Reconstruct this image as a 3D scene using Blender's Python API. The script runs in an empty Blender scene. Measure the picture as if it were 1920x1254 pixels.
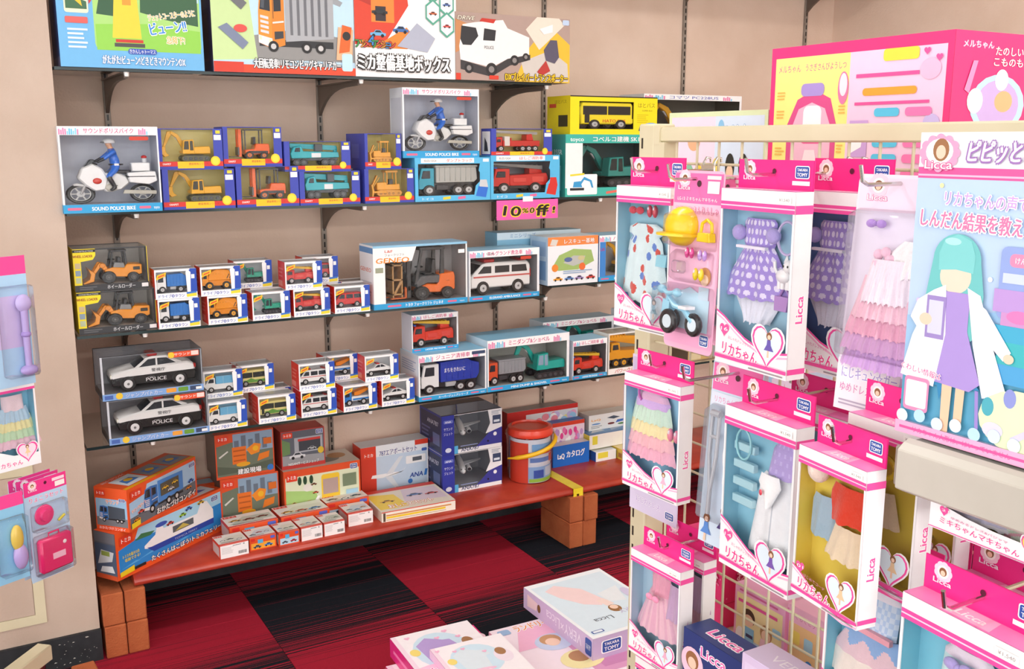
import bpy, bmesh, math, random
from mathutils import Vector, Matrix
random.seed(7)
C = bpy.context.scene.collection
sc = bpy.context.scene
R = math.radians

# ---------------------------------------------------------------- camera, world, lights, exposure
YAW, PITCH, FPX = R(29.9), R(11.0), 1864.0
CAM = Vector((0, 0, 1.5))
cd = bpy.data.cameras.new('camera'); cam = bpy.data.objects.new('camera', cd); C.objects.link(cam)
cd.sensor_width = 36.0; cd.lens = 36.0 * FPX / 1920.0; cd.clip_start = 0.02
cam.location = CAM; cam.rotation_euler = (math.pi / 2 - PITCH, 0, -YAW)
sc.camera = cam

wd = bpy.data.worlds.new('world'); sc.world = wd; wd.use_nodes = True
wd.node_tree.nodes['Background'].inputs[0].default_value = (1.0, 0.98, 0.965, 1)
wd.node_tree.nodes['Background'].inputs[1].default_value = 2.1

def lamp(x, y, z, sx, sy, power, rx=0, ry=0):
    l = bpy.data.lights.new('ceiling_lamp', 'AREA'); l.shape = 'RECTANGLE'; l.size = sx; l.size_y = sy
    l.energy = power; l.color = (1.0, 0.97, 0.94)
    o = bpy.data.objects.new('ceiling_lamp', l); C.objects.link(o); o.location = (x, y, z); o.rotation_euler = (rx, ry, 0)
    return o
# rows of fluorescent ceiling fixtures above the aisles of the shop
lamp(0.55, 1.65, 2.62, 1.25, 0.24, 11)
lamp(2.3, 1.75, 2.62, 1.25, 0.24, 11)
for lx in (-1.2, 0.6, 2.4):
    lamp(lx, -0.7, 2.62, 1.25, 0.24, 8)
    lamp(lx, -2.7, 2.62, 1.25, 0.24, 40)
sc.view_settings.view_transform = 'Standard'; sc.view_settings.look = 'None'
sc.view_settings.exposure = 0.36; sc.view_settings.gamma = 1.0; sc.view_settings.use_curve_mapping = False

# ---------------------------------------------------------------- helpers
_F = Vector((math.sin(YAW) * math.cos(PITCH), math.cos(YAW) * math.cos(PITCH), -math.sin(PITCH)))
_RT = Vector((math.cos(YAW), -math.sin(YAW), 0)); _UP = _RT.cross(_F)
def _ray(x, y): return _RT * ((x - 960) / FPX) - _UP * ((y - 627) / FPX) + _F
def onY(x, y, Y): d = _ray(x, y); return CAM + d * (Y / d.y)
def onX(x, y, X): d = _ray(x, y); return CAM + d * (X / d.x)
def onZ(x, y, Z): d = _ray(x, y); return CAM + d * ((Z - 1.5) / d.z)

_cc = {}
def col(h):
    if isinstance(h, tuple): return h
    if h not in _cc:
        t = [int(h[i:i + 2], 16) / 255 for i in (0, 2, 4)]
        _cc[h] = tuple(x / 12.92 if x <= 0.04045 else ((x + 0.055) / 1.055) ** 2.4 for x in t) + (1.0,)
    return _cc[h]

MT = {}
def nt(name):
    m = bpy.data.materials.new(name); m.use_nodes = True; MT[name] = m
    t = m.node_tree; return m, t.nodes, t.links, t.nodes['Principled BSDF']
def attr_mat(name, rough, spec=0.5, coat=0.0, noise=0.0, sheen=0.0, metal=0.0, bump=0.0, bscale=300, trans=0.0):
    m, N, L, b = nt(name)
    a = N.new('ShaderNodeAttribute'); a.attribute_name = 'Col'
    src = a.outputs['Color']
    if noise:
        tc = N.new('ShaderNodeTexCoord'); nz = N.new('ShaderNodeTexNoise'); nz.inputs['Scale'].default_value = 60
        L.new(tc.outputs['Object'], nz.inputs['Vector'])
        mr = N.new('ShaderNodeMapRange'); mr.inputs['To Min'].default_value = 1 - noise; mr.inputs['To Max'].default_value = 1 + noise
        L.new(nz.outputs['Fac'], mr.inputs['Value'])
        mx = N.new('ShaderNodeVectorMath'); mx.operation = 'MULTIPLY'
        L.new(src, mx.inputs[0]); L.new(mr.outputs['Result'], mx.inputs[1]); src = mx.outputs['Vector']
    L.new(src, b.inputs['Base Color'])
    b.inputs['Roughness'].default_value = rough; b.inputs['Specular IOR Level'].default_value = spec
    b.inputs['Coat Weight'].default_value = coat; b.inputs['Coat Roughness'].default_value = 0.15
    b.inputs['Metallic'].default_value = metal; b.inputs['Sheen Weight'].default_value = sheen
    if bump:
        tc = N.new('ShaderNodeTexCoord'); nz = N.new('ShaderNodeTexNoise'); nz.inputs['Scale'].default_value = bscale
        L.new(tc.outputs['Object'], nz.inputs['Vector'])
        bp = N.new('ShaderNodeBump'); bp.inputs['Strength'].default_value = bump; bp.inputs['Distance'].default_value = 0.002
        L.new(nz.outputs['Fac'], bp.inputs['Height']); L.new(bp.outputs['Normal'], b.inputs['Normal'])
    return m
attr_mat('card', 0.38, 0.4, noise=0.03)
attr_mat('plastic', 0.28, 0.5, coat=0.2)
attr_mat('rubber', 0.6, 0.3)
attr_mat('cloth', 0.9, 0.15, noise=0.08, sheen=0.4, bump=0.35, bscale=420)
attr_mat('metalpaint', 0.35, 0.5, noise=0.05)

def film(name, tint, base, rough, wrinkle, scale, fr=1.0):
    m, N, L, b = nt(name); N.remove(b); out = N['Material Output']
    tr = N.new('ShaderNodeBsdfTransparent'); tr.inputs[0].default_value = tint + (1,)
    gl = N.new('ShaderNodeBsdfGlossy'); gl.inputs['Roughness'].default_value = rough
    lw = N.new('ShaderNodeFresnel'); lw.inputs['IOR'].default_value = 1.42
    ma = N.new('ShaderNodeMath'); ma.operation = 'MULTIPLY_ADD'; ma.inputs[1].default_value = fr; ma.inputs[2].default_value = base
    L.new(lw.outputs[0], ma.inputs[0]); mx = N.new('ShaderNodeMixShader')
    L.new(ma.outputs[0], mx.inputs[0]); L.new(tr.outputs[0], mx.inputs[1]); L.new(gl.outputs[0], mx.inputs[2]); L.new(mx.outputs[0], out.inputs[0])
    if wrinkle:
        tc = N.new('ShaderNodeTexCoord'); nz = N.new('ShaderNodeTexNoise'); nz.inputs['Scale'].default_value = scale; nz.inputs['Detail'].default_value = 3
        L.new(tc.outputs['Object'], nz.inputs['Vector'])
        bp = N.new('ShaderNodeBump'); bp.inputs['Strength'].default_value = wrinkle; bp.inputs['Distance'].default_value = 0.01
        L.new(nz.outputs['Fac'], bp.inputs['Height']); L.new(bp.outputs['Normal'], gl.inputs['Normal']); L.new(bp.outputs['Normal'], lw.inputs['Normal'])
    return m
film('film', (0.985, 0.985, 0.99), 0.0, 0.1, 0.35, 26, 0.55)
film('blister', (0.98, 0.98, 0.99), 0.0, 0.1, 0.15, 30, 0.55)
film('shelf_glass', (0.9, 0.95, 0.93), 0.0, 0.01, 0, 1)

def simple(name, c, rough, metal=0.0, spec=0.5):
    m, N, L, b = nt(name); b.inputs['Base Color'].default_value = col(c); b.inputs['Roughness'].default_value = rough
    b.inputs['Metallic'].default_value = metal; b.inputs['Specular IOR Level'].default_value = spec; return m, N, L, b
simple('chrome', 'd8d4cf', 0.18, 1.0)
simple('glass_edge', '0f2a2c', 0.12)

def noisy(name, c1, c2, scale, rough, bump=0.0, bscale=200, detail=4, spec=0.4, dist=0.004):
    m, N, L, b = nt(name)
    tc = N.new('ShaderNodeTexCoord'); nz = N.new('ShaderNodeTexNoise'); nz.inputs['Scale'].default_value = scale; nz.inputs['Detail'].default_value = detail
    L.new(tc.outputs['Object'], nz.inputs['Vector'])
    cr = N.new('ShaderNodeValToRGB'); cr.color_ramp.elements[0].color = col(c1); cr.color_ramp.elements[1].color = col(c2)
    cr.color_ramp.elements[0].position = 0.3; cr.color_ramp.elements[1].position = 0.7
    L.new(nz.outputs['Fac'], cr.inputs[0]); L.new(cr.outputs[0], b.inputs['Base Color'])
    b.inputs['Roughness'].default_value = rough; b.inputs['Specular IOR Level'].default_value = spec
    if bump:
        n2 = N.new('ShaderNodeTexNoise'); n2.inputs['Scale'].default_value = bscale; L.new(tc.outputs['Object'], n2.inputs['Vector'])
        bp = N.new('ShaderNodeBump'); bp.inputs['Strength'].default_value = bump; bp.inputs['Distance'].default_value = dist
        L.new(n2.outputs['Fac'], bp.inputs['Height']); L.new(bp.outputs['Normal'], b.inputs['Normal'])
    return m, N, L, b, cr
noisy('wallpaper', 'e0c6b2', 'e9d1bf', 5, 0.85, 0.25, 130)
noisy('pillar_paint', 'bfab9b', 'c8b5a6', 6, 0.85, 0.2, 160)
noisy('brick_clay', 'a85630', 'b8663c', 22, 0.9, 0.5, 180, 8)
noisy('bench_paint', 'a03024', 'b8422f', 14, 0.28, 0.08, 60, 8, 0.6)
noisy('cream_paint', 'cfc6a6', 'd8d0b2', 9, 0.45)
noisy('grey_paint', 'b3ada2', 'c0bab0', 9, 0.4)
noisy('dark_skirting', '24262a', '303236', 30, 0.7)
noisy('ceiling_board', 'd8d6d0', 'e2e0da', 6, 0.9)
noisy('standard_metal', '8b7f74', '9c9186', 30, 0.35)
noisy('green_board', '2c8a62', '349468', 12, 0.6)
noisy('yellow_tape', 'e8cf2a', 'f2dc3c', 30, 0.4)

class MB:
    def __init__(s): s.v = []; s.f = []; s.c = []
    def add(s, vs, fs, c):
        n = len(s.v); s.v += [tuple(p) for p in vs]; c = col(c)
        for f in fs: s.f.append([i + n for i in f]); s.c.append(c)
        return s
    def box(s, x0, x1, y0, y1, z0, z1, c, faces=None):
        vs = [(x0, y0, z0), (x1, y0, z0), (x1, y1, z0), (x0, y1, z0), (x0, y0, z1), (x1, y0, z1), (x1, y1, z1), (x0, y1, z1)]
        return s.add(vs, [(3, 2, 1, 0), (4, 5, 6, 7), (0, 1, 5, 4), (1, 2, 6, 5), (2, 3, 7, 6), (3, 0, 4, 7)], c)
    def prism(s, pts, a0, a1, c, axis='y'):
        n = len(pts)
        mk = {'y': lambda p, a: (p[0], a, p[1]), 'z': lambda p, a: (p[0], p[1], a), 'x': lambda p, a: (a, p[0], p[1])}[axis]
        vs = [mk(p, a0) for p in pts] + [mk(p, a1) for p in pts]
        fs = [tuple(range(n)), tuple(range(2 * n - 1, n - 1, -1))] + [(i, i + n, (i + 1) % n + n, (i + 1) % n) for i in range(n)]
        return s.add(vs, fs, c)
    def cyl(s, p0, p1, r0, r1, c, n=14):
        p0 = Vector(p0); p1 = Vector(p1); d = (p1 - p0).normalized()
        a = d.orthogonal().normalized(); b = d.cross(a)
        vs = []
        for p, r in ((p0, r0), (p1, r1)):
            vs += [p + (a * math.cos(2 * math.pi * i / n) + b * math.sin(2 * math.pi * i / n)) * r for i in range(n)]
        fs = [tuple(range(n - 1, -1, -1)), tuple(range(n, 2 * n))] + [(i, (i + 1) % n, (i + 1) % n + n, i + n) for i in range(n)]
        return s.add(vs, fs, c)
    def tube(s, pts, r, c, n=8, close=False):
        pts = [Vector(p) for p in pts]; vs = []; m = len(pts); prev = None
        for k, p in enumerate(pts):
            if close: d = pts[(k + 1) % m] - pts[k - 1]
            else: d = pts[min(k + 1, m - 1)] - pts[max(k - 1, 0)]
            d.normalize()
            a = d.orthogonal().normalized() if prev is None else (prev - d * prev.dot(d)).normalized()
            prev = a; b = d.cross(a)
            rr = r[k] if isinstance(r, (list, tuple)) else r
            vs += [p + (a * math.cos(2 * math.pi * i / n) + b * math.sin(2 * math.pi * i / n)) * rr for i in range(n)]
        fs = []
        for k in range(m if close else m - 1):
            q = (k + 1) % m
            fs += [(k * n + i, k * n + (i + 1) % n, q * n + (i + 1) % n, q * n + i) for i in range(n)]
        if not close: fs += [tuple(range(n - 1, -1, -1)), tuple(range((m - 1) * n, m * n))]
        return s.add(vs, fs, c)
    def lathe(s, prof, c, n=24, ctr=(0, 0, 0), sy=1.0):
        vs = []; m = len(prof)
        for r, z in prof:
            vs += [(ctr[0] + r * math.cos(2 * math.pi * i / n), ctr[1] + sy * r * math.sin(2 * math.pi * i / n), ctr[2] + z) for i in range(n)]
        fs = [(k * n + i, k * n + (i + 1) % n, (k + 1) * n + (i + 1) % n, (k + 1) * n + i) for k in range(m - 1) for i in range(n)]
        fs += [tuple(range(n - 1, -1, -1)), tuple(range((m - 1) * n, m * n))]
        return s.add(vs, fs, c)
    def ball(s, ctr, rx, ry, rz, c, n=12, m=8, a0=-90, a1=90):
        prof = [(math.cos(R(a0 + (a1 - a0) * k / m)), math.sin(R(a0 + (a1 - a0) * k / m))) for k in range(m + 1)]
        vs = []
        for r, z in prof:
            r = max(r, 1e-3)
            vs += [(ctr[0] + rx * r * math.cos(2 * math.pi * i / n), ctr[1] + ry * r * math.sin(2 * math.pi * i / n), ctr[2] + rz * z) for i in range(n)]
        fs = [(k * n + i, k * n + (i + 1) % n, (k + 1) * n + (i + 1) % n, (k + 1) * n + i) for k in range(m) for i in range(n)]
        fs += [tuple(range(n - 1, -1, -1)), tuple(range(m * n, (m + 1) * n))]
        return s.add(vs, fs, c)
    def mesh(s, name='mesh', bevel=0.0, smooth=True, recalc=True):
        me = bpy.data.meshes.new(name)
        me.from_pydata(s.v, [], s.f)
        at = me.color_attributes.new('Col', 'FLOAT_COLOR', 'CORNER')
        buf = []
        for f, c in zip(s.f, s.c): buf += list(c) * len(f)
        at.data.foreach_set('color', buf)
        if bevel or recalc:
            bm = bmesh.new(); bm.from_mesh(me)
            if recalc: bmesh.ops.recalc_face_normals(bm, faces=bm.faces)
            if bevel:
                es = [e for e in bm.edges if e.is_manifold and e.calc_face_angle(0) > 0.6]
                bmesh.ops.bevel(bm, geom=es, offset=bevel, segments=1, affect='EDGES', clamp_overlap=True)
            bm.to_mesh(me); bm.free()
        if smooth:
            me.shade_smooth(); me.set_sharp_from_angle(angle=R(38))
        return me

def put(name, me, mat, parent=None, loc=(0, 0, 0), rot=(0, 0, 0), label=None):
    if isinstance(me, MB): me = me.mesh(name)
    if mat and not me.materials: me.materials.append(MT[mat])
    o = bpy.data.objects.new(name, me); C.objects.link(o); o.location = loc; o.rotation_euler = rot
    if parent: o.parent = parent
    if label: o['label'] = label
    return o
def tag(o, label, cat, group=None):
    o['label'] = label; o['category'] = cat
    if group: o['group'] = group
    return o
def thing(name, label, cat, loc=(0, 0, 0), rz=0.0, group=None, rot=None):
    o = bpy.data.objects.new(name, None); C.objects.link(o); o.empty_display_size = 0.05
    o.location = loc; o.rotation_euler = rot or (0, 0, rz)
    return tag(o, label, cat, group)
def struct(name, me, mat, parent=None, loc=(0, 0, 0)):
    o = put(name, me, mat, parent, loc)
    if not parent: o['kind'] = 'structure'
    return o

# ---------------------------------------------------------------- printing on packages
_tx = {}
def glyphs(txt):
    if txt not in _tx:
        cu = bpy.data.curves.new('lettering', 'FONT'); cu.body = txt; cu.resolution_u = 3 if txt.isascii() else 2
        ob = bpy.data.objects.new('lettering', cu); me = bpy.data.meshes.new_from_object(ob)
        vs = [(v.co.x, v.co.y) for v in me.vertices]; fs = [tuple(p.vertices) for p in me.polygons]
        bpy.data.objects.remove(ob); bpy.data.curves.remove(cu); bpy.data.meshes.remove(me)
        if not vs: vs = [(0, 0), (1, 0), (1, 1)]
        _tx[txt] = (vs, fs)
    return _tx[txt]
class Pr:
    """Flat print on one face of a package: u to the right, v up, both 0..1 over the face."""
    def __init__(s, O, ex, ey, w, h, step=0.00007, base=0.00025):
        s.O = Vector(O); s.ex = Vector(ex); s.ey = Vector(ey); s.n = s.ex.cross(s.ey); s.w = w; s.h = h; s.m = MB(); s.k = 0; s.step = step; s.base = base
    def _p(s, u, v): return s.O + s.ex * (u * s.w) + s.ey * (v * s.h) + s.n * (s.base + s.k * s.step)
    def poly(s, pts, c): s.k += 1; s.m.add([s._p(*p) for p in pts], [tuple(range(len(pts)))], c); return s
    def rect(s, a, b, c_, d, c): return s.poly([(a, b), (c_, b), (c_, d), (a, d)], c)
    def rrect(s, a, b, c_, d, r, c):
        ru, rv = r * s.h / s.w, r; pts = []
        for cx, cy, t in ((c_ - ru, b + rv, -90), (c_ - ru, d - rv, 0), (a + ru, d - rv, 90), (a + ru, b + rv, 180)):
            pts += [(cx + ru * math.cos(R(t + q)), cy + rv * math.sin(R(t + q))) for q in (0, 30, 60, 90)]
        return s.poly(pts, c)
    def ell(s, cx, cy, rx, ry, c, n=18): return s.poly([(cx + rx * math.cos(2 * math.pi * i / n), cy + ry * math.sin(2 * math.pi * i / n)) for i in range(n)], c)
    def circ(s, cx, cy, r, c, n=18): return s.ell(cx, cy, r * s.h / s.w, r, c, n)
    def heart(s, cx, cy, r, c):
        pts = []
        for i in range(28):
            t = 2 * math.pi * i / 28
            pts.append((cx + r * s.h / s.w * (16 * math.sin(t) ** 3) / 16, cy + r * (13 * math.cos(t) - 5 * math.cos(2 * t) - 2 * math.cos(3 * t) - math.cos(4 * t)) / 15))
        return s.poly(pts[::-1], c)
    def text(s, txt, u, v, size, c, out=None, bold=0.0, width=None, al='c', rot=0.0, ow=0.05, shear=0.0, wy=0.0):
        """size: letter height as a share of the face's height; width: squeeze into this share of its width"""
        vs, fs = glyphs(txt); x0 = min(p[0] for p in vs); x1 = max(p[0] for p in vs); k = size * s.h / 0.9; kx = k
        if width: kx = width * s.w / max(x1 - x0, 1e-3)
        ax = {'c': (x0 + x1) / 2, 'l': x0, 'r': x1}[al]; cr, sr = math.cos(R(rot)), math.sin(R(rot)); jobs = []
        if out: q = ow + bold * .6; jobs.append((out, [(q * math.cos(R(a)), q * math.sin(R(a))) for a in (0, 60, 120, 180, 240, 300)]))
        jobs.append((c, [(-bold * .6, 0), (bold * .6, 0), (0, bold * .5)] if bold > .025 else [(-bold * .5, 0), (bold * .5, 0)] if bold else [(0, 0)]))
        for cc, offs in jobs:
            s.k += 1
            for dx, dy in offs:
                P = []; s.k += .05
                for x, y in vs:
                    X = (x - ax) * kx + shear * (y - 0.38) * k + dx * k; Y = (y - 0.38 + dy) * k
                    X, Y = X * cr - Y * sr, X * sr + Y * cr
                    P.append(s._p(u + X / s.w, v + Y / s.h))
                s.m.add(P, fs, cc)
        return s
    def lines(s, u0, v0, u1, v1, n, c, seed=1):
        """small print that cannot be read: rows of short dashes"""
        rg = random.Random(seed); dv = (v1 - v0) / n
        for i in range(n):
            e = u1 - rg.random() * 0.3 * (u1 - u0); s.rect(u0, v1 - dv * (i + 0.75), e, v1 - dv * (i + 0.3), c); s.k -= 1
        return s
    def end(s, parent, name='print', mat='card'):
        me = s.m.mesh(name, smooth=False, recalc=False); return put(name, me, mat, parent)
def front(w, h, d): return Pr((-w / 2, -d / 2, 0), (1, 0, 0), (0, 0, 1), w, h)
def left(w, h, d): return Pr((-w / 2, d / 2, 0), (0, -1, 0), (0, 0, 1), d, h)
def right(w, h, d): return Pr((w / 2, -d / 2, 0), (0, 1, 0), (0, 0, 1), d, h)
def top(w, h, d): return Pr((-w / 2, -d / 2, h), (1, 0, 0), (0, 1, 0), w, d)

def solid_carton(w, h, d, front_c, side_c=None, top_c=None):
    m = MB(); side_c = side_c or front_c; top_c = top_c or side_c
    x, y = w / 2, d / 2
    m.box(-x, x, -y, y, 0, h, front_c)
    m.c = [col(side_c), col(top_c), col(front_c), col(side_c), col(side_c), col(side_c)]
    return m.mesh('carton', bevel=0.0007, smooth=False)
def window_carton(w, h, d, win, outer, inner, side=None, topc=None, topwin=None, leftwin=False, t=0.0014):
    """an open display box: back, floor, sides, lid strips and a front frame round the window win = (u0, v0, u1, v1)"""
    m = MB(); side = side or outer; topc = topc or outer; x, y = w / 2, d / 2
    def pan(x0, x1, y0, y1, z0, z1, cout, cin, face):
        m.box(x0, x1, y0, y1, z0, z1, cout)
        m.c[-6 + face] = col(cin)
    pan(-x, x, y - t, y, 0, h, outer, inner, 2)
    pan(-x, x, -y, y - t, 0, t, outer, inner, 1)
    if leftwin: m.box(-x, -x + t, -y, y - t, t, h * 0.12, side); m.box(-x, -x + t, y - t * 6, y - t, h * 0.12, h, side)
    else: pan(-x, -x + t, -y, y - t, t, h, side, inner, 3)
    pan(x - t, x, -y, y - t, t, h, side, inner, 5)
    if topwin is None: pan(-x + t, x - t, -y, y - t, h - t, h, topc, inner, 0)
    else:
        a, b = topwin
        if a > 0: m.box(-x + t, x - t, -y, -y + a * d, h - t, h, topc)
        if b < 1: m.box(-x + t, x - t, -y + b * d, y - t, h - t, h, topc)
    u0, v0, u1, v1 = win; X0, X1, Z0, Z1 = -x + u0 * w, -x + u1 * w, v0 * h, v1 * h
    if v0 > 0: m.box(-x + t, x - t, -y, -y + t, t, Z0, outer)
    if v1 < 1: m.box(-x + t, x - t, -y, -y + t, Z1, h - t, outer)
    if u0 > 0: m.box(-x + t, X0, -y, -y + t, Z0, Z1, outer)
    if u1 < 1: m.box(X1, x - t, -y, -y + t, Z0, Z1, outer)
    return m.mesh('carton', smooth=False)
def window_film(w, h, d, win, topwin=None, leftwin=False):
    u0, v0, u1, v1 = win; x, y = w / 2, d / 2 - 0.0006; m = MB()
    X0, X1, Z0, Z1 = -x + u0 * w, -x + u1 * w, v0 * h, v1 * h
    m.add([(X0, -y, Z0), (X1, -y, Z0), (X1, -y, Z1), (X0, -y, Z1)], [(0, 1, 2, 3)], 'ffffff')
    if topwin:
        a, b = topwin; m.add([(-x, -y + a * d, h - 0.0004), (x, -y + a * d, h - 0.0004), (x, -y + b * d, h - 0.0004), (-x, -y + b * d, h - 0.0004)], [(0, 1, 2, 3)], 'ffffff')
    if leftwin: m.add([(-x, y, h * .12), (-x, -y, h * .12), (-x, -y, h), (-x, y, h)], [(0, 1, 2, 3)], 'ffffff')
    return m.mesh('window', smooth=False, recalc=False)
# ---------------------------------------------------------------- toy vehicles (unit length, nose towards -x)
DK, TY, GL = '2b2d30', '1c1c1d', '222a33'
class Toy:
    def __init__(s): s.parts = []
    def p(s, name, m, bevel=0.008, mat='plastic', loc=(0, 0, 0), rot=(0, 0, 0)):
        me = m.mesh(name, bevel=bevel) if isinstance(m, MB) else m
        s.parts.append((name, me, mat, loc, rot)); return s
    def wheels(s, xr, wd, w=0.09, hub='c9c9c9', tyre=TY):
        for x, r in xr:
            m = MB(); m.cyl((0, -w / 2, 0), (0, w / 2, 0), r, r, tyre, 18); m.cyl((0, -w / 2 - 0.006, 0), (0, w / 2 + 0.006, 0), r * 0.58, r * 0.58, hub, 14)
            m.cyl((0, -w / 2 - 0.012, 0), (0, w / 2 + 0.012, 0), r * 0.2, r * 0.2, '777777', 8)
            me = m.mesh('wheel', bevel=r * 0.08)
            for y in (-wd, wd): s.parts.append(('wheel', me, 'plastic', (x, y, r), (0, 0, 0)))
        return s
    def side_text(s, txt, x, z, size, c, wd, width=None, name='lettering'):
        pr = Pr((0, -wd, 0), (1, 0, 0), (0, 0, 1), 1, 1, 0.001, 0.006); pr.text(txt, x, z, size, c, bold=0.02, width=width)
        s.parts.append((name, pr.m.mesh('lettering', smooth=False, recalc=False), 'plastic', (0, 0, 0), (0, 0, 0))); return s
_toys = {}
def toy_size(kind):
    """half width, height and length of a toy of unit length"""
    if kind not in _toys: _toys[kind] = TOYS[kind]()
    t = _toys[kind]
    if not hasattr(t, 'size'):
        hw = ht = ln = 0.0
        for n, me, mat, l, r in t.parts:
            for v in me.vertices: hw = max(hw, abs(v.co.y + l[1])); ht = max(ht, v.co.z + l[2]); ln = max(ln, v.co.x + l[0])
        t.size = (hw, ht, ln)
    return t.size
def place_toy(kind, name, parent, loc, L, rz=0.0, rot=None, zmax=None):
    hw, ht, ln = toy_size(kind); zs = L
    if zmax: zs = min(L, zmax / ht); L = min(L, zs / .68)
    e = bpy.data.objects.new(name, None); C.objects.link(e); e.parent = parent; e.empty_display_size = 0.02
    e.location = loc; e.rotation_euler = rot or (0, 0, rz); e.scale = (L, L, zs)
    for n, me, mat, l, r in _toys[kind].parts: put(n, me, mat, e, l, r)
    return e

def cab(m, x0, x1, z0, z1, wd, c, slope=0.03, win=True):
    zm = z0 + (z1 - z0) * 0.5
    m.prism([(x0, z0), (x1, z0), (x1, z1), (x0 + slope * 1.6, z1), (x0 + slope * .5, zm), (x0, zm - 0.02)], -wd, wd, c)
    if win:
        L = x1 - x0
        m.prism([(x0 + .16 * L, zm), (x1 - .25 * L, zm), (x1 - .25 * L, z1 - .05), (x0 + .16 * L + slope, z1 - .05)], -wd - .006, wd + .006, GL)
        m.prism([(x0 + slope * .3 - .012, zm), (x0 + slope * .3 + .02, zm), (x0 + slope * 1.4 + .02, z1 - .04), (x0 + slope * 1.4 - .012, z1 - .04)], -wd * .86, wd * .86, GL)
        m.box(x0 - .012, x0 + .03, -wd * .9, wd * .9, z0, z0 + .06, 'dedede'); m.box(x0 - .014, x0 + .02, -wd * .85, -wd * .5, z0 + .09, z0 + .14, 'f5f2dd'); m.box(x0 - .014, x0 + .02, wd * .5, wd * .85, z0 + .09, z0 + .14, 'f5f2dd')
def chassis(m, x0, x1, z0, z1, wd, c=DK): m.box(x0, x1, -wd, wd, z0, z1, c)

def t_garbage(cabc='f4f4f2', body='2f7fd0', txt=None, tc='ffffff', w=.2, wheels=((.18, .105), (.74, .105))):
    t = Toy(); m = MB(); cab(m, 0, .3, .12, .56, w, cabc); t.p('cab', m)
    m = MB(); m.prism([(.33, .2), (.33, .58), (.8, .6), (.86, .55), (1, .5), (1, .3), (.95, .2)], -w, w, body)
    for x in (.42, .52, .62, .72): m.box(x, x + .012, -w - .006, w + .006, .24, .56, body)
    m.prism([(.84, .22), (.84, .54), (.87, .54), (.87, .22)], -w - .01, w + .01, body); t.p('body', m)
    m = MB(); chassis(m, .05, .97, .1, .2, w * .8); m.box(.42, .6, -w * .95, w * .95, .1, .19, 'b9b9b9'); t.p('chassis', m)
    t.wheels(wheels, w * .86)
    if txt: t.side_text(txt, .57, .42, .085, tc, w, .36)
    return t
def t_mixer():
    t = Toy(); o = 'f29a1e'; m = MB(); cab(m, .02, .22, .2, .52, .2, o, .02); t.p('cab', m)
    m = MB(); m.prism([(.2, .3), (.26, .56), (.5, .66), (.88, .62), (.98, .42), (.9, .3)], -.21, .21, o)
    for x in (.36, .45, .54): m.box(x, x + .03, -.218, .218, .5, .53, '4a3a20')
    m.prism([(.78, .34), (.82, .34), (.9, .5), (.86, .5)], -.218, .218, '30302e'); m.prism([(.86, .34), (.9, .34), (.96, .46), (.93, .46)], -.218, .218, '30302e'); t.p('mixer_drum', m, .02)
    m = MB(); m.prism([(.0, .14), (0, .24), (.3, .3), (.98, .3), (1, .16), (.6, .12)], -.19, .19, 'e88f16'); t.p('chassis', m)
    return t.wheels(((.24, .13), (.78, .13)), .19, .1, 'f2b03a')
def t_excavator(c='1fa98a', dark=DK, arm=None, track=DK, cabg=GL):
    t = Toy(); arm = arm or c
    m = MB()
    for y in (-.2, .12):
        m.prism([(.42, .0), (.38, .04), (.38, .1), (.42, .14), (.94, .14), (.98, .1), (.98, .04), (.94, 0)], y, y + .09, track)
        for x in (.45, .56, .67, .78, .9): m.cyl((x, y - .006, .07), (x, y + .096, .07), .04, .04, '4a4c50', 10)
    m.box(.5, .86, -.12, .12, .06, .16, dark); t.p('crawler_track', m)
    m = MB(); m.prism([(.62, .18), (.62, .34), (.98, .36), (1, .3), (1, .18)], -.17, .17, c); m.prism([(.4, .18), (.4, .26), (.64, .3), (.64, .18)], -.05, .17, c); t.p('body', m, .012)
    m = MB(); m.prism([(.4, .18), (.43, .5), (.64, .52), (.66, .18)], -.18, -.02, c); m.prism([(.425, .28), (.45, .48), (.54, .485), (.54, .28)], -.186, -.014, cabg); m.prism([(.56, .26), (.56, .485), (.625, .49), (.635, .26)], -.186, -.014, cabg); t.p('cab', m)
    m = MB(); m.prism([(.5, .26), (.44, .3), (.32, .56), (.2, .66), (.22, .72), (.36, .64), (.5, .4)], .03, .1, arm); m.prism([(.2, .72), (.14, .7), (.04, .36), (.08, .34), (.24, .66)], .04, .09, arm)
    m.cyl((.46, .065, .36), (.3, .065, .58), .018, .018, 'c5c5c5', 8); t.p('boom', m)
    m = MB(); m.prism([(.09, .34), (.02, .36), (-.02, .2), (.06, .1), (.16, .14), (.1, .2), (.08, .28)], -.0, .13, arm); t.p('bucket', m)
    return t
def t_ladder(c='d8261f', lad='f5c518', hub='c9c9c9'):
    t = Toy(); m = MB(); cab(m, 0, .3, .13, .47, .19, c); m.box(.06, .12, -.12, .12, .46, .5, '3a6fd0'); t.p('cab', m)
    m = MB(); m.prism([(.3, .14), (.3, .34), (.97, .38), (1, .3), (1, .14)], -.19, .19, c); m.box(.36, .6, -.196, .196, .2, .3, 'e04a40'); m.box(.7, .92, -.196, .196, .2, .32, 'e04a40'); t.p('body', m)
    m = MB()
    for y in (-.1, .07): m.prism([(.05, .54), (.05, .58), (.95, .52), (.95, .44)], y, y + .03, lad)
    for i in range(9): m.box(.08 + i * .095, .1 + i * .095, -.1, .1, .52, .54, lad)
    m.prism([(.72, .36), (.72, .5), (.92, .5), (.96, .36)], -.08, .08, c); t.p('ladder', m, .004)
    m = MB(); m.box(.04, .97, -.14, .14, .08, .15, DK); t.p('chassis', m)
    return t.wheels(((.19, .1), (.76, .1)), .165, hub=hub)
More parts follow.
